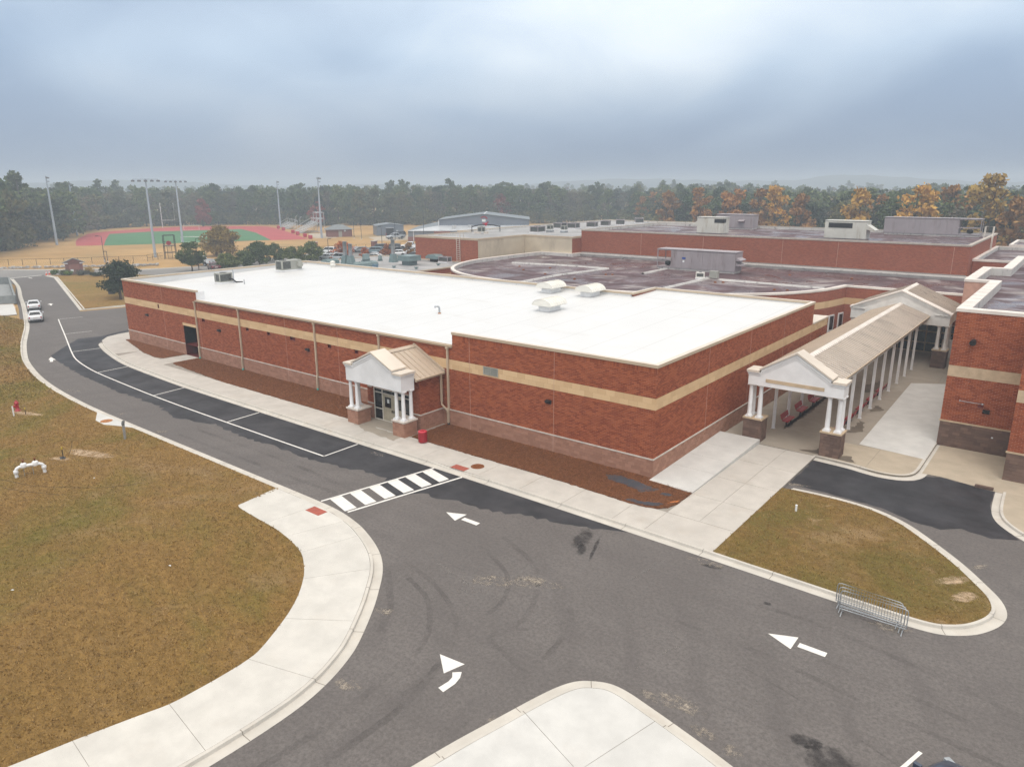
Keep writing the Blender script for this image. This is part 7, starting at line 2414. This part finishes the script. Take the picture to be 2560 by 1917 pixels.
# loading pen at the left edge
t = thing('loading_pen', 'grey walled loading pit at the left edge beside the road', 'enclosure', (-117, 3, 0))
for a, b in (((-131.5, 9.6), (-105.2, 1.9)), ((-105.2, 1.9), (-107.2, -1.2)), ((-131.5, 9.6), (-133.5, 5.5))):
    d = Vector(b) - Vector(a)
    m = MB().rbox(((a[0] + b[0]) / 2, (a[1] + b[1]) / 2, .6), (d.length / 2, .12, .6), math.atan2(d.y, d.x))
    local(t, 'wall', m, simple('grey_pen_wall', (.22, .235, .235), .8))
local(t, 'floor', MB().prism([(-131.3, 9.4), (-105.4, 1.8), (-107.3, -1.4), (-133.4, 5.4)], -.03, .02), simple('grey_pen_floor', (.27, .28, .28), .8))
sheet('pen_apron', [(-105, 1.4), (-102.2, 0.7), (-94.6, -1.5), (-95.6, -4.5), (-107.2, -1.8)], 0.0, MT['conc_new'], thick=.1)

# ---- riprap and fences
random.seed(4)
rocks = MB()
rl = [(-190, -2), (-162, 16.4), (-156.5, 24.0), (-152.5, 28), (-148, 33), (-144.5, 36.5), (-141.5, 41.5)]
for x, y in along(rl, 330, 1.0, 8):
    s = random.uniform(.2, .5)
    q = []
    for zz in (-1, 1):
        for a in range(5):
            an = a * 1.2566 + random.uniform(-.3, .3)
            q.append((x + s * math.cos(an) * random.uniform(.6, 1), y + s * math.sin(an) * random.uniform(.6, 1), (.1 if zz < 0 else s * random.uniform(.7, 1.1)) - .1))
    rocks.add(q, [(5, 6, 7, 8, 9)] + [(i, (i + 1) % 5, 5 + (i + 1) % 5, 5 + i) for i in range(5)])
rocks.build('riprap', MT['rock'], kind='stuff')


def fence(label, line, h=1.35, step=3.0, rails=(1.0,), mat=None, mesh=True):
    pts = along(line, 2, 0, 1)
    t = thing('chain_fence', label, 'fence', (line[0][0], line[0][1], -.16))
    M_ = mat or MT['black']
    o = t.location
    pm = MB().tube([(0, 0, 0), (0, 0, h)], .05, 6).mesh('post', M_)
    for a, b in zip(line[:-1], line[1:]):
        A_, B_ = Vector(a), Vector(b)
        n = max(1, round((B_ - A_).length / step))
        for i in range(n):
            p = A_.lerp(B_, i / n)
            link('post', pm, t, (p.x - o.x, p.y - o.y, 0))
        for r_ in rails:
            MB().tube([(A_.x - o.x, A_.y - o.y, h * r_), (B_.x - o.x, B_.y - o.y, h * r_)], .035, 5).build('rail', M_, t)
        if mesh:
            m = MB()
            L = (B_ - A_).length
            dv = (B_ - A_) / L
            nn = int(L / .45)
            for i in range(nn):
                for s in (-1, 1):
                    u0 = i * .45 + (0 if s > 0 else .45)
                    p0, p1 = A_ + dv * u0, A_ + dv * min(L, max(0, u0 + s * h * .6))
                    m.tube([(p0.x - o.x, p0.y - o.y, .02), (p1.x - o.x, p1.y - o.y, h)], .006, 3, caps=False)
            m.build('wire_mesh', M_, t, kind='stuff')
    return t


fence('black chain link fence along the dry grass slope at the left', [(-195, 2), (-168.5, 21.4), (-161, 29.8), (-155.5, 39.2), (-152.5, 44.2)])
fence('short dark fence section beside the steel observation tower', [(-152.5, 44.2), (-155.8, 49.5)], 1.5, 2.2, (1.0, .5))
fence('black fence between the parking lot and the sports field', [(-149, 74), (-138.9, 82.2), (-136.9, 92.5), (-133.5, 96.3), (-132.8, 110.7)], 1.5)
for i, (x, y) in enumerate([(-133.9, 96.2), (-148.8, 88)]):
    t = thing('brick_pier', 'brick gate pier on the parking lot fence, %s' % ('taller one beside the black off roaders', 'left one in the dry grass')[i], 'gate pier', (x, y, -.1))
    MB().box(-.6, .6, -.6, .6, 0, 2.2 - i * .4).build('shaft', MT['brick_dull'], t)
    MB().box(-.7, .7, -.7, .7, 2.2 - i * .4, 2.35 - i * .4).build('cap', MT['cast'], t)

# ---- sports field
trk = sheet('running_track', smoothline([(-213.9, 53.2), (-240, 63.5), (-262, 75), (-273, 82), (-281, 95), (-287, 116), (-280, 132), (-264, 143.5), (-249, 142.7), (-181, 110)], 3) + [(-195, 85)], -.14, simple('red_track', (.40, .075, .075), .85, .2, 0, .08, .2))
sheet('playing_field', smoothline([(-208.7, 58.6), (-236, 71), (-262.9, 83.8)], 2) + [(-264.2, 99.4), (-256, 115), (-250.4, 128.9), (-224.4, 118.8), (-187.5, 100.3)], -.13, simple('green_turf', (.07, .18, .08), .9, .2, 0, .08, .15))


def light_pole(label, x, y, h, face, kind):
    t = thing('floodlight_pole', label, 'light pole', (x, y, -.16), face, 'stadium light poles')
    MB().tube([(0, 0, 0), (0, 0, h * .3), (0, 0, h)], [.36, .30, .17], 10).build('pole', MT['pole'], t)
    wd = 2.7
    MB().tube([(-wd, 0, h - .1), (wd, 0, h - .1)], .08, 6).build('crossarm', MT['pole'], t)
    for i in range(5):
        xx = -wd + i * wd / 2
        MB().rbox((xx, -.35, h - .5), (.38, .3, .2), 0).tube([(xx, 0, h - .1), (xx, -.3, h - .45)], .05, 5).build('lamp', simple('lamp_housing', (.16, .17, .19), .5), t)
    if kind:
        for xx in (-1, 1):
            MB().rbox((xx, -.35, h - 1.5), (.35, .3, .18), 0).build('lamp', MT['pole'], t)
    return t


for i, (x, y, h, f, kd, lab) in enumerate([(-222.5, 51.3, 19.6, R(157), 1, 'tall grey floodlight pole farthest left beside the wood'), (-262.4, 72.7, 17.9, R(155), 1, 'grey floodlight pole second from the left at the track bend'), (-160.8, 50.1, 18.4, R(64), 0, 'tall grey floodlight pole with wide crossarm beside the observation tower'),
                                           (-200.4, 78.1, 18.4, R(62), 0, 'grey floodlight pole with wide crossarm fourth from the left'), (-250.2, 147, 18.5, R(150), 1, 'grey floodlight pole beside the far end of the bleachers'), (-181.9, 115.7, 19.3, R(150), 1, 'grey floodlight pole right of the bleachers, rightmost')]):
    light_pole(lab, x, y, h, f, kd)


def street_lamp(label, x, y, h, rz, arm=1.0):
    t = thing('street_lamp', label, 'street lamp', (x, y, -.1), rz, 'street lamps')
    MB().tube([(0, 0, 0), (0, 0, .6)], .2, 8).build('base', MT['cast'], t)
    MB().tube([(0, 0, .5), (0, 0, h), ], [.09, .06], 8).build('pole', simple('lamp_bronze', (.10, .085, .075), .5), t)
    MB().tube([(0, 0, h), (arm, 0, h + .1)], .04, 5).rbox((arm, 0, h + .08), (.35, .15, .06), 0).build('head', MT['black'], t)


street_lamp('tall thin lamp post behind the brick sign', -157.7, 37, 5.8, R(215))
street_lamp('short dark lamp post behind the leaning tree', -154.5, 36.3, 2.6, R(215), .3)
street_lamp('lamp post in front of the green tree beside the white pickup', -124.6, 41.2, 6.4, R(35), .9)
street_lamp('dark lamp post left of the largest rust tree in the parking lot', -120.9, 71, 4.8, R(35), .5)
street_lamp('dark lamp post beside the black off roaders in the parking lot', -132, 97.3, 5.9, R(215), .5)
# observation tower
t = thing('observation_tower', 'black steel observation tower with stairs beside the sports field', 'tower', (-154.6, 50.8, -.16), R(57))
for x in (-1.25, 1.25):
    for y in (-1.0, 1.0):
        MB().tube([(x, y, 0), (x * .95, y, 5.5)], .08, 6).build('leg', MT['black'], t)
for z in (1.5, 3.1, 5.5):
    m = MB()
    for a, b in (((-1.25, -1), (1.25, -1)), ((1.25, -1), (1.25, 1)), ((1.25, 1), (-1.25, 1)), ((-1.25, 1), (-1.25, -1))):
        m.tube([(a[0], a[1], z), (b[0], b[1], z)], .06, 5)
    m.build('frame', MT['black'], t)
MB().box(-1.25, 1.25, -1, 1, 3.05, 3.12).build('deck', MT['black'], t)
m = MB()
for z in (3.6, 4.1):
    for a, b in (((-1.25, -1), (1.25, -1)), ((1.25, -1), (1.25, 1)), ((-1.25, 1), (-1.25, -1))):
        m.tube([(a[0], a[1], z), (b[0], b[1], z)], .04, 5)
m.build('railing', MT['black'], t)
m = MB()
for i in range(10):
    m.box(-.5, .5, -1.0 + i * .02, -.75 + i * .02, .2 + i * .29, .24 + i * .29)
for x in (-.5, .5):
    m.tube([(x, -1.0, .1), (x, -.7, 3.1)], .05, 5)
m.build('stair', MT['black'], t)
m = MB().add([(.55 * math.cos(a * .3927), -1.06, 3.75 + .5 * math.sin(a * .3927)) for a in range(16)], [tuple(range(16)), tuple(range(15, -1, -1))])
m.build('emblem', MT['red_pad'], t)
# goals
for i, (a, b, h, lab) in enumerate([((-260.4, 110.5), (-256.6, 114.7), 1.9, 'white soccer goal at the far side of the green field'), ((-202.4, 78.7), (-193.4, 83.4), 1.7, 'white soccer goal at the near side of the green field')]):
    t = thing('soccer_goal', lab, 'goal', (a[0], a[1], -.13))
    bx, by = b[0] - a[0], b[1] - a[1]
    MB().tube([(0, 0, 0), (0, 0, h), (bx, by, h), (bx, by, 0)], .07, 6).build('frame', MT['white'], t)
    MB().tube([(0, 0, h), (-1.2, .6, 0), (bx - 1.2, by + .6, 0), (bx, by, h)], .04, 5).build('back_frame', MT['white'], t)
t = thing('goal_post', 'tall white football goal post upright beyond the track', 'goal post', (-286.1, 115.1, -.14))
MB().tube([(0, 0, 0), (0, 0, 9.9)], .14, 6).build('upright', MT['white'], t)
MB().tube([(0, 0, 3), (3, 4, 3), (3, 4, 9.9)], .1, 6).build('crossbar', MT['white'], t)
sheet('bleacher_pad', [(-204, 127), (-190, 116.5), (-182, 114), (-178, 119), (-190, 126), (-200, 133)], -.12, MT['conc_apron'])
# bleachers
for i, (x0, y0, ln, nrow, lab) in enumerate([(-214, 129.5, 12, 9, 'tall aluminium bleacher stand with press box nearest the floodlight pole'), (-244, 144, 20, 5, 'low aluminium bleacher stand farther along the track')]):
    t = thing('bleachers', lab, 'bleachers', (x0, y0, -.14), R(-26), 'bleachers along the track')
    t.scale = (1.2, 1.2, 1.25)
    for j in range(nrow):
        MB().box(-ln / 2, ln / 2, j * .62, j * .62 + .3, .3 + j * .33, .36 + j * .33).build('seat_row', MT['alu'], t)
        MB().box(-ln / 2, ln / 2, j * .62 - .25, j * .62, .05 + j * .33, .1 + j * .33).build('foot_row', MT['alu'], t)
    m = MB()
    for x in np.linspace(-ln / 2, ln / 2, 5):
        m.tube([(x, 0, 0), (x, nrow * .62, nrow * .33)], .06, 4).tube([(x, nrow * .62, 0), (x, nrow * .62, nrow * .33 + 1)], .06, 4)
        m.tube([(x, nrow * .62, .3), (x, nrow * .31, .2)], .04, 4)
    m.tube([(-ln / 2, nrow * .62, nrow * .33 + 1), (ln / 2, nrow * .62, nrow * .33 + 1)], .05, 4)
    for x in (-ln / 2, ln / 2):
        m.tube([(x, 0, 1.0), (x, nrow * .62, nrow * .33 + 1)], .05, 4)
    m.build('frame', MT['alu'], t)
    if i == 0:
        MB().box(-2.5, 2.5, nrow * .62 - .2, nrow * .62 + 2.2, nrow * .33 + .9, nrow * .33 + 1.0).box(-2.5, 2.5, nrow * .62 - .2, nrow * .62 + 2.2, nrow * .33 + 2.6, nrow * .33 + 2.7).build('press_box_deck', MT['alu'], t)
        m = MB()
        for x in (-2.4, 2.4):
            for y in (nrow * .62 - .1, nrow * .62 + 2.1):
                m.tube([(x, y, 0), (x, y, nrow * .33 + 2.6)], .07, 5)
        m.build('press_box_post', MT['alu'], t)
for i, (x, y) in enumerate([(-182.2, 111.4), (-190.5, 115.4), (-201.5, 120.4), (-211, 125.2), (-228, 133), (-240, 139)]):
    t = thing('padded_block', 'red padded block beside the track, %s counted from the right' % ['first', 'second', 'third', 'fourth', 'fifth', 'sixth'][i], 'pad', (x, y, -.14), R(-26), 'red padded blocks by the track')
    MB().box(-1.1, 1.1, -.5, .5, .08, 1.15).build('pad', MT['red_pad'], t)
    MB().box(-1.0, 1.0, -.4, .4, 0, .08).build('base', MT['black'], t)
for i, (x, y) in enumerate([(-248, 153), (-238, 148), (-226, 145), (-221, 142), (-213, 139)]):
    t = thing('net_post', 'bent white net post behind the bleachers', 'post', (x, y, -.14), R(64), 'bent posts behind the bleachers')
    MB().tube([(0, 0, 0), (0, 0, 3.6), (.4, 0, 4.2), (.8, 0, 4.5)], .07, 5).build('post', MT['alu'], t)
# sheds
t = thing('brick_shed', 'small brick shed with grey hipped roof right of the bleachers', 'shed', (-183.4, 124.0, -.15), R(60))
MB().box(-4, 4, -2.6, 2.6, 0, 2.5).build('wall', MT['brick_dull'], t)
MB().add([(-4.6, -3.2, 2.45), (4.6, -3.2, 2.45), (4.6, 3.2, 2.45), (-4.6, 3.2, 2.45), (-1.2, 0, 4.0), (1.2, 0, 4.0)], [(0, 1, 5, 4), (1, 2, 5), (2, 3, 4, 5), (3, 0, 4), (3, 2, 1, 0)]).build('roof', MT['grey_shingle'], t)
MB().box(-.5, .6, -2.68, -2.6, 0, 2.0).build('door', MT['hvac'], t)
MB().box(1.3, 1.9, -2.8, -2.6, 1.7, 2.2).build('window_unit', MT['paper'], t)
t = thing('metal_shed', 'grey metal shed with a wide dark open door', 'shed', (-176.5, 140, -.15), R(57))
MB().add([(-4.6, -4.5, 0), (4.6, -4.5, 0), (4.6, -4.5, 3.3), (0, -4.5, 3.9), (-4.6, -4.5, 3.3), (-4.6, 4.5, 0), (4.6, 4.5, 0), (4.6, 4.5, 3.3), (0, 4.5, 3.9), (-4.6, 4.5, 3.3)], [(0, 1, 2, 3, 4), (1, 6, 7, 2), (0, 4, 9, 5), (5, 9, 8, 7, 6)]).build('wall', MT['grey_metal_wall'], t)
MB().add([(-4.9, -4.8, 3.32), (0, -4.8, 3.98), (0, 4.8, 3.98), (-4.9, 4.8, 3.32)], [(0, 1, 2, 3)]).add([(0, -4.8, 3.98), (4.9, -4.8, 3.32), (4.9, 4.8, 3.32), (0, 4.8, 3.98)], [(0, 1, 2, 3)]).build('roof', MT['grey_metal_roof'], t)
MB().box(-1.5, 1.1, -4.56, -4.5, 0, 2.5).build('open_door', MT['black'], t)
MB().box(-1.6, 1.2, -5.1, -4.5, 2.5, 2.65).build('canopy', MT['light_metal_roof'], t)
MB().box(-1.62, -1.48, -4.7, -4.57, 0, .9).box(1.08, 1.22, -4.7, -4.57, 0, .9).build('bollard', MT['red_pad'], t)
MB().box(2.0, 2.6, -4.56, -4.5, 0, 1.7).build('side_door', MT['paper'], t)
# field house
fo, fr_ = Vector((-148.5, 122.7)), R(38)
t = thing('field_house', 'large grey metal field house with low gable and red and white emblem', 'building', (fo.x, fo.y, -.15), fr_)
GW0, GW1, GV, FL, DEP = 9.1, 37.3, 4.2, 46.0, 26.0
gx, ev, ap, lz0, lz1 = (GW0 + GW1) / 2, 6.2, 7.85, 3.1, 4.5
MB().box(0, FL, 0, .2, -.1, lz0).box(0, .2, .2, DEP, -.1, lz0).build('front_wall', MT['grey_metal_wall'], t)
MB().box(-.06, FL, -.1, -.002, -.1, 1.35).build('brick_skirt', MT['brick_dull'], t)
pm = MB().add([(0, -.4, lz0), (.7, -.4, lz0), (.7, GV, lz1), (0, GV, lz1), (.58, -.4, lz0 + .08), (.7, -.4, lz0 + .08), (.7, GV, lz1 + .08), (.58, GV, lz1 + .08)], [(0, 1, 2, 3), (4, 5, 6, 7)]).mesh('lean_to_panel', MT['light_metal_roof'])
for i in range(int((FL - GW0) / .7)):
    link('lean_to_panel', pm, t, (GW0 + i * .7, 0, 0))
MB().add([(-.3, -.4, lz0), (GW0, -.4, lz0), (GW0, GV, lz1)], [(0, 1, 2)]).build('hip_roof', MT['light_metal_roof'], t)
MB().add([(-.3, -.4, lz0), (GW0, GV, lz1), (GW0, DEP, lz1 + .6), (-.3, DEP, lz0)], [(0, 1, 2, 3)]).build('side_roof', MT['grey_metal_roof'], t)
MB().add([(GW0, GV, 0), (GW1, GV, 0), (GW1, GV, ev), (gx, GV, ap), (GW0, GV, ev)], [(0, 1, 2, 3, 4)]).add([(GW0, GV, 0), (GW0, GV, ev), (GW0, DEP, ev), (GW0, DEP, 0)], [(3, 2, 1, 0)]).add([(GW1, GV, 0), (GW1, GV, ev), (GW1, DEP, ev), (GW1, DEP, 0)], [(0, 1, 2, 3)]).build('gable_wall', MT['grey_metal_wall'], t)
MB().add([(GW0 - .3, GV - .4, ev), (gx, GV - .4, ap + .1), (gx, DEP, ap + .1), (GW0 - .3, DEP, ev)], [(0, 1, 2, 3)]).add([(gx, GV - .4, ap + .1), (GW1 + .3, GV - .4, ev), (GW1 + .3, DEP, ev), (gx, DEP, ap + .1)], [(0, 1, 2, 3)]).build('gable_roof', MT['grey_metal_roof'], t)
MB().yprism([(gx - .3, ap + .07), (gx, ap + .2), (gx + .3, ap + .07), (gx, ap + .11)], GV - .5, DEP).build('ridge_cap', MT['light_metal_roof'], t)
MB().box(GW0 - .12, GW0 + .12, GV - .1, GV - .01, lz1, ev).box(1.6, 1.75, -.2, -.11, -.1, lz0).build('corner_trim', MT['white'], t)
em = MB()


def arc_shape(cx_, cz_, r0_, r1_, a0, a1, mi):
    nn = 10
    o_ = [(cx_ + r1_ * math.cos(R(a0 + (a1 - a0) * j / nn)), GV - .06, cz_ + r1_ * math.sin(R(a0 + (a1 - a0) * j / nn)) * .8) for j in range(nn + 1)]
    i_ = [(cx_ + r0_ * math.cos(R(a0 + (a1 - a0) * j / nn)), GV - .06, cz_ + r0_ * math.sin(R(a0 + (a1 - a0) * j / nn)) * .8) for j in range(nn + 1)]
    em.add(o_ + i_[::-1], [tuple(range(2 * nn + 2)), tuple(range(2 * nn + 1, -1, -1))], mi)


arc_shape(gx, 6.3, .75, 1.25, 10, 150, 0)
arc_shape(gx + .3, 5.7, .7, 1.2, -140, 0, 0)
em.box(gx - .6, gx + .5, GV - .055, GV - .05, 5.6, 6.3, 1)
em.build('emblem', [MT['red_pad'], MT['paper']], t)
for x, y in ((14, 1.6), (19, 2.6)):
    MB().box(x - .6, x + .6, y - .5, y + .5, 3.5, 4.7).build('roof_fan', MT['light_metal_roof'], t)
MB().box(8, 13, -.5, -.11, -.1, 3.0).build('brick_panel', MT['brick_dull'], t)
sheet('shed_apron', [(-172, 127), (-158, 118), (-153, 122), (-154, 146), (-164, 150), (-172, 138)], -.14, MT['conc_apron'])
for i, (x, y, h) in enumerate([(-140, 121, 9.5), (-153, 121.5, 6.0), (-172, 121, 5.5), (-166, 119, 6.2)]):
    t = thing('thin_pole', 'thin dark pole in front of the grey sheds, %s' % ['tallest, by the field house', 'beside the field house corner', 'beside the brick shed', 'left of the metal shed'][i], 'pole', (x, y, -.15), 0, 'thin dark poles')
    MB().tube([(0, 0, 0), (0, 0, h)], .07, 6).build('pole', simple('pole_navy', (.03, .04, .06), .5), t)
    MB().lathe([(.2, 0), (.2, .2), (.1, .3)], (0, 0, 0), 8).build('base', MT['cast'], t)

# ================================================================== grass blades and straw
def blades(name, poly, n, hgt, wid, mat, seed, z, flat=False, clip=None, bare=(), skip=None):
    """short blades scattered over a polygon, three to a tuft"""
    r_ = np.random.default_rng(seed)
    P = np.array(poly)
    lo, hi = P.min(0), P.max(0)
    if clip is not None:
        lo, hi = np.maximum(lo, clip[0]), np.minimum(hi, clip[1])
    pts = r_.uniform(lo, hi, (n, 2))
    ins = np.zeros(n, bool)
    j = len(P) - 1
    for i in range(len(P)):
        c1 = (P[i, 1] > pts[:, 1]) != (P[j, 1] > pts[:, 1])
        with np.errstate(divide='ignore', invalid='ignore'):
            xx = (P[j, 0] - P[i, 0]) * (pts[:, 1] - P[i, 1]) / (P[j, 1] - P[i, 1]) + P[i, 0]
        ins ^= c1 & (pts[:, 0] < xx)
        j = i
    if skip is not None:
        ins &= ~((pts[:, 0] > skip[0]) & (pts[:, 0] < skip[1]) & (pts[:, 1] > skip[2]) & (pts[:, 1] < skip[3]))
    for bx, by, sx_, sy_, ba in bare:
        dx, dy = pts[:, 0] - bx, pts[:, 1] - by
        u_, v_ = (dx * math.cos(ba) + dy * math.sin(ba)) / sx_, (-dx * math.sin(ba) + dy * math.cos(ba)) / sy_
        ins &= (np.hypot(u_, v_) + r_.normal(0, .25, n)) > .75
    pts = pts[ins]
    clump = r_.uniform(.55, 1.45, len(pts))
    pts = np.repeat(pts, 3, 0) + r_.normal(0, .03, (len(pts) * 3, 2))
    m_ = len(pts)
    sc = np.repeat(clump, 3) * r_.uniform(.6, 1.3, m_)
    a = r_.uniform(0, 6.283, m_)
    d = np.stack([np.cos(a), np.sin(a)], -1) * (wid * sc)[:, None]
    lean = r_.normal(0, .5 if not flat else 1.6, (m_, 2)) * (hgt * sc)[:, None]
    h = hgt * sc * (1 if not flat else .35)
    v0 = np.column_stack([pts - d, np.full(m_, z)])
    v1 = np.column_stack([pts + d, np.full(m_, z)])
    v2 = np.column_stack([pts + lean, z + h])
    co = np.stack([v0, v1, v2], 1).reshape(-1, 3)
    return bulk(name, co, np.arange(m_ * 3).reshape(-1, 3), mat, kind='stuff')


lawn_poly = lawn_edge + WALK_E + [(-30, -60), (-140, -60), (-140, -18), (-96, -3.3)]
blades('grass', lawn_poly, 85000, .05, .014, MT['l_blade'], 1, -.004, clip=((-48, -34), (-3, -14)), bare=LBARE, skip=(-39.6, -33.5, -15.4, -14))
blades('grass', lawn_poly, 60000, .09, .03, MT['l_blade'], 5, -.004, clip=((-100, -32), (-48, -2)))
blades('grass', isl, 9000, .05, .012, MT['l_blade'], 2, -.002, bare=IBARE)
blades('straw', [(-16.4, -0.1)] + b3 + [(0.1, -0.5)], 16000, .09, .008, MT['l_straw'], 3, .05, True, bare=[(-.6, -1.5, 2.2, .65, -.12), (1.4, -3.35, 1.3, .4, .4), (1.8, -1.7, .5, .3, 0)])
blades('straw', [(-50.2, -0.1), (-50.3, -2.6), (-43, -3.4), (-35, -3.55), (-23.2, -3.5), (-23.2, -0.1)], 14000, .10, .012, MT['l_straw'], 4, .035, True)

# ================================================================== haze
hz = MB().box(-2600, 1700, -700, 2400, -1.5, 34)
hm_ = bpy.data.materials.new('haze_air')
hm_.use_nodes = True
ht = hm_.node_tree
for n in list(ht.nodes):
    ht.nodes.remove(n)
ho = ht.nodes.new('ShaderNodeOutputMaterial')
pv = ht.nodes.new('ShaderNodeVolumePrincipled')
pv.inputs['Color'].default_value = (0.82, 0.91, 1.0, 1)
pv.inputs['Density'].default_value = 0.0012
pv.inputs['Anisotropy'].default_value = 0.1
ht.links.new(pv.outputs[0], ho.inputs['Volume'])
hz.build('haze', hm_, kind='stuff')
